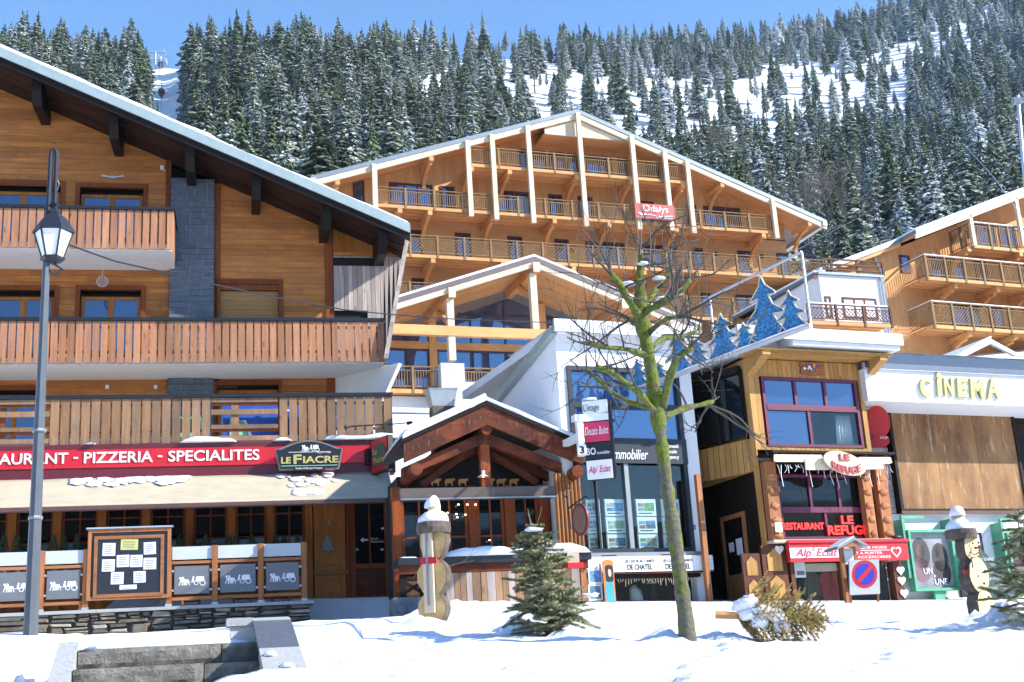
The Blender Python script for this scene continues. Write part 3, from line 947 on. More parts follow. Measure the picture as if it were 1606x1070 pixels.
# windows
for i, (a, b_, c, d) in enumerate(upw + low):
    fz = (B1Z if i < 2 else B2Z) + 0.2
    part('window_trim', M['ch_trim'], ch, (a - 0.12, a, WY - 0.04, WY + 0.05, fz, d + 0.13), (b_, b_ + 0.12, WY - 0.04, WY + 0.05, fz, d + 0.13), (a, b_, WY - 0.04, WY + 0.05, d, d + 0.13))
    part('reveal', M['dark_wood'], ch, (a, a + .02, WY + .05, WY + .26, fz, d), (b_ - .02, b_, WY + .05, WY + .26, fz, d), (a + .02, b_ - .02, WY + .05, WY + .26, d - .02, d))
    window(ch, a + 0.02, b_ - 0.02, fz, d - 0.14, WY + 0.17, M['orange_wood'], M['glass'], 2, 1, 0.09, 0.16)
for a, b_, c, d in g3:
    part('window_trim', M['ch_trim'], ch, (a - 0.1, a, WY - 0.04, WY + 0.05, B3Z, d + 0.12), (b_, b_ + 0.1, WY - 0.04, WY + 0.05, B3Z, d + 0.12), (a, b_, WY - 0.04, WY + 0.05, d, d + 0.12))
    window(ch, a + 0.02, b_ - 0.02, B3Z + 0.05, d - 0.1, WY + 0.17, M['orange_wood'], M['glass'], 2, 1, 0.09, 0.14)
a, b_, c, d = shut
part('window_trim', M['ch_trim'], ch, (a - 0.13, a, WY - 0.05, WY + 0.06, B2Z + .2, d + 0.14), (b_, b_ + 0.13, WY - 0.05, WY + 0.06, B2Z + .2, d + 0.14), (a, b_, WY - 0.05, WY + 0.06, d, d + 0.14))
part('shutter_box', M['ch_trim'], ch, (a, b_, WY + 0.02, WY + 0.2, d - 0.16, d))
rs = part('roller_shutter', M['dark_wood'], ch, (a, b_, WY + .14, WY + 0.2, B2Z + .2, d - .16))
M['shutter'] = wood('shutter_slat', (0.42, 0.23, 0.085), 'x', 0.2, 0.5, 0.1, False)
z = B2Z + 0.2
while z < d - 0.2:
    pbox('shutter_slat', M['shutter'], rs, a + .01, b_ - .01, WY + 0.10, WY + 0.135, z, z + 0.05); z += 0.057
# small boards above the corner and the leaning weathered side wall
sw = empty('weathered_side_wall', (0, 0, 0)); sw.parent = ch; ORG[sw] = ORG[ch]
YW = WY - .12
eu0, ez0 = L.q(615, 500, YW); eu1, ez1 = L.q(637, 378, YW)
def edge_u(z_): return lerp(eu0, eu1, (z_ - ez0) / (ez1 - ez0))
zl, zh = B2Z + 0.1, L.z(560, 402, YW)
slots = ((L.z(560, 417, YW), L.z(560, 404, YW)), (L.z(550, 500, YW), L.z(550, 487, YW)))
ucut = (L.u(600, 410, YW), L.u(580, 493, YW))
u = 3.86
while u < eu1:
    wd = rnd.choice([.12, .135, .15]); bands = [(zl, slots[1][0]), (slots[1][1], slots[0][0]), (slots[0][1], zh)]
    if u + wd / 2 > ucut[0]: bands = [(zl, zh)]
    elif u + wd / 2 > ucut[1]: bands = [(zl, slots[0][0]), (slots[0][1], zh)]
    for za, zb in bands:
        e0, e1 = edge_u(za), edge_u(zb)
        if u > max(e0, e1) - .02: continue
        pts = [(u, za), (min(u + wd - .008, e0), za), (min(u + wd - .008, e1), zb), (u, zb)]
        if e0 < u: pts = [(u, lerp(za, zb, (u - e0) / (e1 - e0))), (min(u + wd - .008, e1), zb), (u, zb)]
        MB().prism(pts, YW + rnd.uniform(0, .012), YW + .04).build('board', M['grey_wood'], sw)
    u += wd
MB().prism([(3.86, zl), (edge_u(zl) - .03, zl), (edge_u(zh) - .03, zh), (3.86, zh)], YW + .10, YW + .16).build('lining', M['dark'], sw)
zf = L.z(604, 566, .2)
def esl(y_, k): q0, q1 = L.q(604, 566, y_), L.q(640, 366, y_); return lerp(q0[0], q1[0], k), lerp(q0[1], q1[1], k)
fa, fb = esl(.1, 0), esl(.1, .96)
MB().prism([(fa[0] - .03, fa[1]), (fa[0] + .05, fa[1]), (fb[0] + .05, fb[1]), (fb[0] - .03, fb[1])], RF + .3, RF + .8).build('edge_slab', M['grey_wood'], sw)
for k in range(24):
    x_, z_ = esl(.0, k / 24 * .96); pbox('edge_shingle', M['grey_wood'], sw, x_ - .05, x_ + .055, RF + .22, RF + .29, z_, z_ + .15, rot=(0, .19, 0))
part('cross_board', M['ch_plank'], ch, (3.86, eu1 - .05, YW - .06, YW - .01, zh + .002, zh + .1))
for i in range(6):
    u = 3.86 + i * 0.3; ue_ = min(u + .292, eu1 + .1)
    if zsf(ue_) - .03 > zh + .12: MB().prism([(u, zh + .102), (ue_, zh + .102), (ue_, zt(ue_) - SO - .06), (u, zt(u) - SO - .06)], YW - .03, YW + .03).build('board', M['ch_plank_v'], wl)
wf = (eu0, ez0)
# white plaster under the middle balcony, beside the leaning wall
q = [Vector((3.86, WY, B3Z)), Vector((4.25, -.05 + .9, B3Z)), Vector((wf[0] - .04, 0.02, B2Z - .02)), Vector((3.86, WY, B2Z - .02))]
MB().add(q + [v + Vector((.1, .1, 0)) for v in q], [(0, 1, 2, 3), (7, 6, 5, 4), (0, 4, 5, 1), (1, 5, 6, 2), (2, 6, 7, 3), (3, 7, 4, 0)]).build('plaster_return', M['plaster'], ch)

# roof
roof = empty('roof', (0, 0, 0)); roof.parent = ch; ORG[roof] = ORG[ch]
def rake(z_top, z_bot, y0, y1, name, mat, u0=AP, u1=None):
    u1 = UE if u1 is None else u1
    return MB().prism([(u0, zt(u0) + z_bot), (u1, zt(u1) + z_bot), (u1, zt(u1) + z_top), (u0, zt(u0) + z_top)], y0, y1).build(name, mat, roof)
VT = 0.28
rake(0, -VT, RF, RF + 0.1, 'verge_trim', M['verge'])
rake(-VT, -VT - 0.2, RF + 0.06, RF + 0.16, 'barge_board', M['dark_wood'])
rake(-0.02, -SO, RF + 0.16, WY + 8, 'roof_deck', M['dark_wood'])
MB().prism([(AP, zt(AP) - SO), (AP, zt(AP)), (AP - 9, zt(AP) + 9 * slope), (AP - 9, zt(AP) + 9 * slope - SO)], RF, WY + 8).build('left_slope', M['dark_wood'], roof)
k = 0
y = RF + 0.18
while y < WY + 0.2:
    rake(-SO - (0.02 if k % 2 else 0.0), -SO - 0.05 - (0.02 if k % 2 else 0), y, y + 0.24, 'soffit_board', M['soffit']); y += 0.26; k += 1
snb = MB(); nseg = 60
for i in range(nseg + 1):
    u = lerp(AP, UE - 0.05, i / nseg); h = 0.05 + 0.04 * noise.noise(Vector((u * 1.1, 0, 0))) + (0.05 if 5 < i < 40 else 0)
    snb.v += [Vector((u, RF + .01, zt(u))), Vector((u, RF + .05, zt(u) + h)), Vector((u, WY + 8, zt(u) + h + .06)), Vector((u, WY + 8, zt(u)))]
snb.f = [(i * 4 + j, (i + 1) * 4 + j, (i + 1) * 4 + j + 1, i * 4 + j + 1) for i in range(nseg) for j in range(3)]
snb.build('snow_cover', M['snow'], roof, True)
for px, py in ((57, 190), (178, 235), (298, 262), (402, 305), (512, 350), (600, 388)):
    u = L.u(px, py, RF + .45)
    if px == 600: u = min(u, UE - 0.55)
    zz = zt(u) - SO - 0.02
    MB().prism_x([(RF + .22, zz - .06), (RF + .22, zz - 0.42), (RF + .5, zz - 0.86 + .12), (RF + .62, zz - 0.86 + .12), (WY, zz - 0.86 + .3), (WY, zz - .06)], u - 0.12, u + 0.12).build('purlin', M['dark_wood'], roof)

# balconies
def balcony(name, u0, u1, y0, z0, zr, pitch, wdt, mat, slab=True, gaps=(), ret=True, backto=WY):
    e = empty(name, (0, 0, 0)); e.parent = ch; ORG[e] = ORG[ch]
    if slab:
        part('floor_slab', M['plaster'], e, (u0, u1 - 0.02, y0 + 0.03, backto, z0 - 0.03, z0 + 0.16))
    part('handrail', M['black'], e, (u0, u1 + 0.04, y0 - 0.09, y0 + 0.06, zr - 0.085, zr))
    for k in (0.25, 0.8):
        part('back_rail', M['ch_trim'], e, (u0, u1, y0 + 0.0, y0 + 0.05, lerp(z0, zr, k) - .03, lerp(z0, zr, k) + .03))
    u = u1 - wdt
    while u > u0 - pitch:
        if not any(a < u + wdt / 2 < b_ for a, b_ in gaps):
            pbox('slat', mat, e, u, u + wdt, y0 - 0.035 - rnd.uniform(0, .012), y0 - 0.002, z0 + rnd.uniform(-.006, .006), zr - 0.09)
        u -= pitch * rnd.uniform(0.985, 1.015)
    if ret:
        y = y0 + 0.03
        while y < backto - 0.1:
            pbox('slat', mat, e, u1 - 0.03, u1, y, y + wdt, z0, zr - 0.09); y += pitch
        part('side_handrail', M['black'], e, (u1 - 0.08, u1 + 0.04, y0 + .06, backto, zr - 0.085, zr))
    return e
balcony('balcony', LX, L.u(272, 360), 0, B1Z, L.z(268, 327), 0.206, 0.165, M['slat'])
balcony('balcony', LX, L.u(602, 535), 0, B2Z, L.z(300, 499.5), 0.204, 0.165, M['slat'])
g0, g1, g2_, g3_ = L.u(-60, 650, -2), L.u(78, 650, -2), L.u(331, 650, -2), L.u(436, 650, -2)
b3 = balcony('balcony', LX, L.u(614, 650, -2), -2, B3Z, L.z(300, 619.5, -2), 0.232, 0.19, M['slat_old'], True, ((g0, g1), (g2_, g3_)), True, 0.5)
for a, b_ in ((g0, g1), (g2_, g3_)):
    for k, (f, h) in enumerate(((0.03, .12), (0.3, .1), (0.62, .13), (0.9, .1))):
        zz = lerp(B3Z, L.z(300, 619.5, -2) - .09, f)
        pbox('level_board', M['slat_old'], b3, a, b_, -2.04, -2.005, zz, zz + h)
    pbox('post', M['slat_old'], b3, lerp(a, b_, .3), lerp(a, b_, .3) + .18, -1.998, -1.95, B3Z, L.z(300, 619.5, -2) - .09)
for px in (4, 440, 612):
    u = L.u(px, 650, -2)
    part('post', M['ch_trim'], b3, (u - .06, u + .06, -1.948, -1.85, B3Z, L.z(300, 619.5, -2) - .09))
# painted board leaning on the terrace behind the open rails
a, b_, c, d = L.r(350, 634, 470, 690, -1.6)
pb_ = L.thing('painted_board', a, -1.6, B3Z + .1, 'blue and green painted board behind the open rails of the terrace', 'board')
M['blue'] = plain('blue_paint', (0.03, 0.10, 0.42), 0.5)
M['mint'] = plain('mint_paint', (0.25, 0.58, 0.42), 0.5)
part('panel', M['blue'], pb_, (a, b_, -1.6, -1.55, B3Z + .1, d))
MB().prism([(a + .15, c + .1), (a + .6, c + .1), (a + .45, c + .5), (a + .15, c + .55)], -1.62, -1.602).build('stripe', M['mint'], pb_)
part('band', M['white'], pb_, (a + .7, b_ - .2, -1.62, -1.602, d - .2, d - .14))
MB().prism([(a + .62, c + .1), (a + .7, c + .1), (a + .55, c + .5), (a + .47, c + .5)], -1.62, -1.602).build('band', M['white'], pb_)
a, b_, c, d = L.r(270, 660, 315, 690, -1.6)
gb = L.thing('green_crate', a, -1.6, B3Z, 'mint green crate behind the weathered terrace slats', 'crate')
part('panel', M['mint'], gb, (a, b_, -1.6, -1.3, B3Z + .135, d + .1))
# ground floor: flat roof, wall, windows under the awning
GZ = 4.0
EX = L.u(612, 715, -2)
part('flat_roof', M['red_dark'], ch, (LX, EX, -2.06, 0.5, B3Z - .16, B3Z - .035))
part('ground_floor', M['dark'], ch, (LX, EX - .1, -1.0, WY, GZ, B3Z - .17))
GW = -1.7
posts = [19, 90, 160, 229, 297, 363, 424, 484]
gw = empty('ground_floor_wall', (0, 0, 0)); gw.parent = ch; ORG[gw] = ORG[ch]
ztp = 6.9; zb_ = GZ
pu = [L.u(x, 835, GW) for x in posts]
for i, u in enumerate(pu):
    part('post', M['orange_wood'], gw, (u - .09, u + .09, GW - .06, GW + .08, zb_, ztp))
part('top_beam', M['redwood'], gw, (LX, EX - .1, GW - .04, GW + .1, ztp, B3Z - .17))
step = pu[1] - pu[0]
bays = [(pu[0] - step * k - 0, pu[0] - step * (k - 1)) for k in (3, 2, 1)] + list(zip(pu, pu[1:]))
zsill = L.z(300, 872, GW) - .2
for a, b_ in bays:
    window(gw, a + .10, b_ - .10, zsill, ztp - .02, GW, M['redwood'], M['glass_low'], 2, 3, 0.05, 0.035)
part('apron', M['orange_wood'], gw, (LX, pu[-1] - .1, GW, GW + .08, zb_, zsill))
# pilaster with raised panels, right of the last window
a, b_, c, d = L.r(493, 795, 542, 945, GW - .2)
pl = part('pilaster', M['orange_wood'], ch, (a, b_, GW - .2, GW + .1, GZ, ztp))
zm = L.z(515, 898, GW - .2)
part('pilaster_rail', M['orange_wood'], pl, (a - .03, b_ + .05, GW - .26, GW - .203, zm - .06, zm + .06))
for z0, z1 in ((GZ + .15, zm - .14), (zm + .16, ztp - .35)):
    frame('raised_panel', M['orange_wood'], pl, a + .12, b_ - .1, z0, z1, GW - .235, GW - .203, 0.05)
# door
a, b_, c, d = L.r(549, 795, 612, 945, GW)
dr = frame('door', M['redwood'], ch, a, b_, GZ + .1, ztp, GW - .04, GW + .06, .13)
zm = L.z(580, 888, GW)
part('door_panel', M['redwood_x'], dr, (a + .13, b_ - .13, GW, GW + .04, GZ + .23, zm - .05))
part('door_rail', M['redwood'], dr, (a + .13, b_ - .13, GW - .03, GW + .05, zm - .05, zm + .06))
um = (a + b_) / 2
for i in range(2):
    for j in range(3):
        z0, z1 = lerp(zm + .06, ztp - .13, j / 3), lerp(zm + .06, ztp - .13, (j + 1) / 3)
        u0, u1 = (a + .13, um - .02) if i == 0 else (um + .02, b_ - .13)
        pbox('pane', M['glass_low'], dr, u0, u1, GW + .01, GW + .02, z0 + .015, z1 - .015)
part('door_glazing_bar', M['redwood'], dr, (um - .02, um + .02, GW - .01, GW + .03, zm + .06, ztp - .13))
fit_text('door_lettering', 'Entrée\nRestaurant', M['white'], dr, um + .03, b_ - .16, L.z(590, 851, GW), L.z(590, 843, GW), GW - .004, .004)
zc = L.z(570, 847, GW); uc = L.u(572, 847, GW)
MB().prism([(uc - .11, zc), (uc - .03, zc + .07), (uc - .03, zc + .02), (uc + .08, zc + .02), (uc + .08, zc - .02), (uc - .03, zc - .02), (uc - .03, zc - .07)], GW - .008, GW - .003).build('arrow_sticker', M['white'], dr)
for px, py in ((600, 829), (560, 862), (599, 862)):
    u, z = L.q(px, py, GW); part('sticker', M['white'] if px == 600 else M['mint'], dr, (u - .035, u + .035, GW - .008, GW - .003, z - .025, z + .025))
part('side_jamb', M['redwood'], ch, (b_ + .01, EX - .1, GW - .05, GW + .1, GZ, ztp), (L.u(543, 870, GW), a - .01, GW - .05, GW + .1, GZ, ztp))
part('doorstep', M['slate'], ch, (L.u(540, 940, GW - .6), EX + .3, GW - .7, GW + .1, GZ - .25, GZ + .09))
part('wall_lamp', M['steel'], ch, (L.u(516, 820, GW - .26) - .03, L.u(516, 820, GW - .26) + .03, GW - .3, GW - .203, L.z(516, 826, GW - .2), L.z(516, 817, GW - .2)))
# silver christmas tree on the pilaster
M['tinsel'] = plain('silver_tinsel', (0.35, 0.36, 0.38), 0.3, 0.7, 0.5, 60, 0.6)
uc, zc = L.q(514, 868, GW - .3)
tn = L.thing('silver_tree_ornament', uc, GW - .28, zc, 'grey tinsel christmas tree hung on the pine panel beside the door', 'ornament')
hw, hh = .19, L.z(514, 838, GW - .3) - zc
MB().prism([(uc - .03, zc), (uc + .03, zc), (uc + .03, zc + .08), (uc + hw, zc + .07), (uc + hw * .5, zc + hh * .42), (uc + hw * .75, zc + hh * .4), (uc + hw * .3, zc + hh * .7), (uc + hw * .45, zc + hh * .68), (uc, zc + hh), (uc - hw * .45, zc + hh * .68), (uc - hw * .3, zc + hh * .7), (uc - hw * .75, zc + hh * .4), (uc - hw * .5, zc + hh * .42), (uc - hw, zc + .07), (uc - .03, zc + .08)], GW - .3, GW - .262).build('tinsel_tree', M['tinsel'], tn)

# red sign board over the awning
sg = L.thing('restaurant_sign_board', -4, -2.15, L.z(620, 740, -2.1), 'long dark red signboard lettered in white above the beige awning', 'sign')
zb0, zb1 = L.z(620, 741, -2.1), B3Z - .04
part('board', M['red_dark'], sg, (LX, EX - .02, -2.2, -2.062, zb0, zb1))
zr0, zr1 = L.z(400, 729, -2.2), L.z(400, 701, -2.2)
part('red_panel', M['red'], sg, (LX, L.u(586, 715, -2.2), -2.225, -2.203, zr0, zr1))
zl0, zl1 = L.z(250, 724.5, -2.23), L.z(250, 707.5, -2.23)
u0, u1, ut = L.u(407, 715, -2.23), 0, 0
wfull = (u1 - u0)
uT = L.u(129, 715, -2.23)
# PIZZERIA - SPECIALITES spans px 131-407, TAURANT - to the left of it
def red_word(s, xa, xb):
    fit_text('lettering', s, M['white'], sg, L.u(xa, 715, -2.23), L.u(xb, 715, -2.23), zl0, zl1, -2.228, .02, 0, .015)
red_word('PIZZERIA', 132, 240); red_word('SPECIALITES', 264, 407); red_word('RESTAURANT', -58, 107)
for px in (119, 251):
    u = L.u(px, 716, -2.23); zc = (zl0 + zl1) / 2
    part('dash', M['white'], sg, (u - .05, u + .05, -2.25, -2.228, zc - .02, zc + .02))
part('end_board', M['redwood_x'], sg, (EX, EX + .1, -2.2, -1.7, zb0, zb1))
sb_ = MB(); lumps(sb_, L.u(283, 690, -2), L.u(372, 690, -2), -2.3, -2.05, B3Z - .03, .15, 1)
sb_.build('snow_on_ledge', M['snow'], sg, True)
for xa, xb, h, sd_ in ((428, 458, .1, 2), (505, 636, .17, 3), (136, 152, .04, 4)):
    sb_ = MB(); lumps(sb_, L.u(xa, 690, -2), L.u(xb, 690, -2), -2.33, -2.05, B3Z - .03, h, sd_); sb_.build('snow_on_ledge', M['snow'], sg, True)

# awning
aw = L.thing('restaurant_awning', 0, -3, 6, 'beige canvas awning with patches of snow over the restaurant terrace', 'awning')
az1, ay1 = L.z(600, 739, -2.15), -2.15
ay0 = -4.3
az0 = L.z(400, 787, ay0)
ua1, ua0 = L.u(609, 739, ay1), L.u(621, 785, ay0)
cb = MB(); n, k = 110, 8
for i in range(n + 1):
    f = i / n
    for j in range(k + 1):
        g = j / k
        u = lerp(lerp(LX, ua1, f), lerp(LX, ua0, f), g)
        sag = -.05 * math.sin(math.pi * g) + .028 * math.sin(u * 5.3 + g * 1.2) * (1 - f * .5) * math.sin(math.pi * min(1, g + .15)) * noise.noise(Vector((u * .5, 0, 8))) * 2
        cb.v.append(Vector((u, lerp(ay1, ay0, g), lerp(az1, az0, g) + sag)))
cb.f = [(i * (k + 1) + j, i * (k + 1) + j + 1, (i + 1) * (k + 1) + j + 1, (i + 1) * (k + 1) + j) for i in range(n) for j in range(k)]
cv = cb.build('canvas', M['canvas'], aw, True)
sm = cv.modifiers.new('thick', 'SOLIDIFY'); sm.thickness = .012; sm.offset = -1
MB().tube([(LX, ay0, az0 - .05), (ua0 + .02, ay0, az0 - .05)], .06, 10).build('front_bar', M['pipe'], aw)
for px in (30, 200, 340, 470, 590):
    u = L.u(px, 790, -3.2)
    MB().tube([(u, -2.1, az1 - .25), (u + .5, -3.2, lerp(az1, az0, .5) - .3), (u, ay0 + .05, az0 - .08)], .025, 6).build('folding_arm', M['pipe'], aw)
sp_r = random.Random(4)
for xa, xb, ga, gb_, nb in ((114, 202, .06, .26, 13), (202, 294, .05, .18, 12), (440, 524, .06, .42, 18), (462, 494, .6, .72, 5)):
    b = MB(); ua, ub = L.u(xa, 750, -2.5), L.u(xb, 750, -2.5)
    for k in range(nb):
        f, g = (k + sp_r.random()) / nb, sp_r.uniform(ga, gb_)
        rx = (ub - ua) / nb * sp_r.uniform(1.1, 2.1)
        zsl_ = (az0 - az1) / (ay0 - ay1); n0_ = len(b.v)
        b.blob((lerp(ua, ub, f), lerp(ay1, ay0, g), lerp(az1, az0, g) - .05 * math.sin(math.pi * g) + .016), rx, rx * sp_r.uniform(.9, 1.6), .016, 12, 6, .25, .3, k + xa)
        for v in b.v[n0_:]: v.z += (v.y - lerp(ay1, ay0, g)) * zsl_     # lie along the slope of the canvas
    b.build('snow_patch', M['snow'], aw, True)

# carriage sign in front of the red board
fu0, fu1, fz0, fz1 = L.r(431, 692, 538, 738, -2.5)
fs = L.thing('arched_sign', (fu0 + fu1) / 2, -2.5, fz0, 'black arched sign with gold LE FIACRE lettering and white carriage', 'sign')
def arch(i):
    pts = [(fu0 + .1 + i, fz0 + .02 + i), (fu1 - .1 - i, fz0 + .02 + i), (fu1 - i, fz1 - .2)]
    for k in range(13):
        t = k / 12; x = lerp(fu1 - .12 - i, fu0 + .12 + i, t)
        pts.append((x, fz1 - .17 - i + .19 * math.sin(math.pi * t)))
    pts.append((fu0 + i, fz1 - .2)); return pts
M['gold'] = plain('gold_letter', (0.62, 0.50, 0.18), 0.35, 0.4, 0.15)
M['sign_edge'] = plain('grey_sign_edge', (0.2, 0.22, 0.2), 0.4, .3)
MB().prism(arch(0), -2.5, -2.42).build('edge', M['sign_edge'], fs)
MB().prism(arch(.035), -2.52, -2.503).build('face', M['black'], fs)
fit_text('lettering', 'LE', M['gold'], fs, lerp(fu0, fu1, .09), lerp(fu0, fu1, .23), lerp(fz0, fz1, .24), lerp(fz0, fz1, .46), -2.522, .015, 0, .03)
fit_text('lettering', 'F', M['gold'], fs, lerp(fu0, fu1, .27), lerp(fu0, fu1, .39), lerp(fz0, fz1, .22), lerp(fz0, fz1, .54), -2.522, .015, 0, .03)
fit_text('lettering', 'IACRE', M['gold'], fs, lerp(fu0, fu1, .41), lerp(fu0, fu1, .93), lerp(fz0, fz1, .24), lerp(fz0, fz1, .48), -2.522, .015, 0, .03)
fit_text('small_lettering', 'depuis 1984', M['white'], fs, lerp(fu0, fu1, .62), lerp(fu0, fu1, .82), lerp(fz0, fz1, .565), lerp(fz0, fz1, .6), -2.522, .004)
part('line', M['white'], fs, (lerp(fu0, fu1, .2), lerp(fu0, fu1, .82), -2.526, -2.522, lerp(fz0, fz1, .615), lerp(fz0, fz1, .63)))
part('green_stripe', M['mint'], fs, (fu0 + .14, fu1 - .14, -2.526, -2.522, lerp(fz0, fz1, .15), lerp(fz0, fz1, .17)))
part('tag', M['black'], fs, (lerp(fu0, fu1, .27), lerp(fu0, fu1, .72), -2.55, -2.523, fz0 - .01, lerp(fz0, fz1, .12)))
fit_text('small_lettering', 'Famille Grillet Jean François', M['white'], fs, lerp(fu0, fu1, .3), lerp(fu0, fu1, .69), fz0 + .01, lerp(fz0, fz1, .1), -2.552, .004)
def carriage(w_, h_, y):
    """flat emblem: two horses, driver and carriage, drawn in a box w_ by h_ centred at the origin"""
    b = MB()
    def X(t): return (t - .5) * w_
    def Z(t): return (t - .5) * h_
    def pl(pts, k=0.0): b.prism([(X(p[0]), Z(p[1])) for p in pts], y - k * .0004, y + .003)
    for dx, k in ((0, 0), (.1, 1)):
        pl([(.06 + dx, .45), (.09 + dx, .68), (.27 + dx, .62), (.29 + dx, .4), (.11 + dx, .38)], k)
        pl([(.0 + dx, .72), (.05 + dx, .95), (.1 + dx, .9), (.12 + dx, .6), (.07 + dx, .5), (.04 + dx, .74)], k)
        for lx, fx in ((.07, .02), (.13, .15), (.22, .2), (.26, .31)):
            pl([(lx + dx - .015, .45), (lx + dx + .02, .45), (fx + dx + .015, .02), (fx + dx - .015, .02)], k + 2)
    pl([(.36, .35), (.62, .3), (.62, .35), (.36, .41)], 5)
    pl([(.5, .4), (.58, .4), (.57, .75), (.6, .85), (.57, .98), (.53, .96), (.53, .8), (.5, .65)], 6)
    pl([(.64, .38), (.94, .38), (.97, .6), (.94, .92), (.68, .92), (.64, .7)], 7)
    for cx, rr_ in ((.66, .09), (.9, .115)):
        n = 14
        for k in range(n):
            a0, a1 = 2 * math.pi * k / n, 2 * math.pi * (k + 1) / n
            asp = w_ / h_
            pl([(cx + rr_ * math.cos(a0), .24 + rr_ * asp * math.sin(a0)), (cx + rr_ * math.cos(a1), .24 + rr_ * asp * math.sin(a1)), (cx + rr_ * .72 * math.cos(a1), .24 + rr_ * .72 * asp * math.sin(a1)), (cx + rr_ * .72 * math.cos(a0), .24 + rr_ * .72 * asp * math.sin(a0))], 9)
    return b
piece('carriage_emblem', carriage(.42, .17, 0).mesh('carriage_emblem', M['white']), fs, (lerp(fu0, fu1, .52), -2.523, lerp(fz0, fz1, .76)))

# hanging sign at the end of the board, turned sideways
hu, hz = L.q(600, 700, -2.9)
hs = empty('hanging_sign', L.w(hu, -2.75, hz - .45), L.a + R_(-66), 'black framed projecting sign with green arch and red edges at the board end', 'sign')
w2 = .42
part('case', M['black'], hs, (-w2, w2, -.07, .07, -.15, .68))
part('red_border', M['red'], hs, (-w2 + .05, w2 - .05, -.08, -.072, -.12, .66))
MB().prism([(-.28, .02), (.28, .02), (.33, .35), (.2, .5), (0, .57), (-.2, .5), (-.33, .35)], -.1, -.083).build('green_panel', plain('bottle_green', (0.02, 0.10, 0.06), .4), hs)
fit_text('lettering', 'Le\nFiacre', M['gold'], hs, -.25, .25, .08, .44, -.102, .008)
part('small_lamp', M['black'], hs, (-w2 - .16, -w2 - .02, -.16, .16, .12, .5))
MB().tube([(-w2, 0, .6), (-w2 - .3, 0.1, .6)], .02, 6).build('bracket', M['black'], hs)
# spot lamp arm on the ledge
u, z = L.q(546, 669, -2.4)
sl2 = L.thing('spot_lamp', u, -2.4, z, 'small black spotlight on a thin arm above the arched sign', 'lamp')
MB().tube([(u + .05, -2.4, z), (u + .9, -2.3, z + .06)], .018, 6).build('arm', M['black'], sl2)
MB().tube([(u - .08, -2.46, z - .03), (u + .06, -2.4, z + .01)], [.05, .03], 8).build('head', M['black'], sl2)
u, z = L.q(640, 663, -2.2)
sl3 = L.thing('spot_lamp', u, -2.2, z, 'small black spotlight on a thin arm beside the terrace corner post', 'lamp')
MB().tube([(u + .05, -2.2, z), (u - .5, -2.1, z - .02)], .015, 6).build('arm', M['black'], sl3)
MB().tube([(u - .02, -2.26, z - .03), (u + .1, -2.2, z + .01)], [.05, .03], 8).build('head', M['black'], sl3)
# wall fittings on the chalet
u, z = L.q(177, 278, WY - .04)
wl2 = L.thing('twin_spot_light', u, WY - .06, z, 'small chrome twin spotlight on the upper plank wall', 'lamp')
part('plate', M['galv'], wl2, (u - .08, u + .08, WY - .06, WY, z - .03, z + .03))
for s_ in (-1, 1):
    MB().tube([(u + s_ * .08, WY - .06, z), (u + s_ * .3, WY - .1, z + .02)], [.025, .04], 8).build('spot', M['galv'], wl2)
u, z = L.q(254, 263, WY - .04)
bx_ = L.thing('junction_box', u, WY - .05, z, 'small white junction box beside the top of the slate pillar', 'box')
part('case', M['white'], bx_, (u - .05, u + .05, WY - .06, WY, z - .05, z + .06))
MB().tube([(u, WY - .03, z - .05), (u + .08, WY - .03, z - .1), (u + .2, WY - .03, z - .1)], .01, 5).build('cable', M['white'], bx_)
for px, py, lb in ((168, 607, 'small white lamp socket under the middle balcony'), (244, 607, 'small white lamp bulb holder left of the lower slate blocks')):
    u, z = L.q(px, py, WY - .04); e = L.thing('wall_socket', u, WY - .05, z, lb, 'socket')
    part('case', M['white'], e, (u - .045, u + .045, WY - .06, WY, z - .05, z + .05))
u, z = L.q(161, 425, .8)
bl = L.thing('glass_ball', u, .8, z - .5, 'round wire christmas ball hanging below the upper balcony', 'ornament')
b = MB()
for k in range(6):
    a = math.pi * k / 6
    b.tube([(u + .15 * math.cos(t) * math.cos(a), .8 + .15 * math.cos(t) * math.sin(a), z - .3 + .15 * math.sin(t)) for t in [2 * math.pi * i / 16 for i in range(17)]], .007, 4, False)
b.build('wire_globe', M['galv'], bl)
MB().tube([(u, .8, B1Z - .03), (u, .8, z - .15)], .006, 4).build('cord', M['white'], bl)
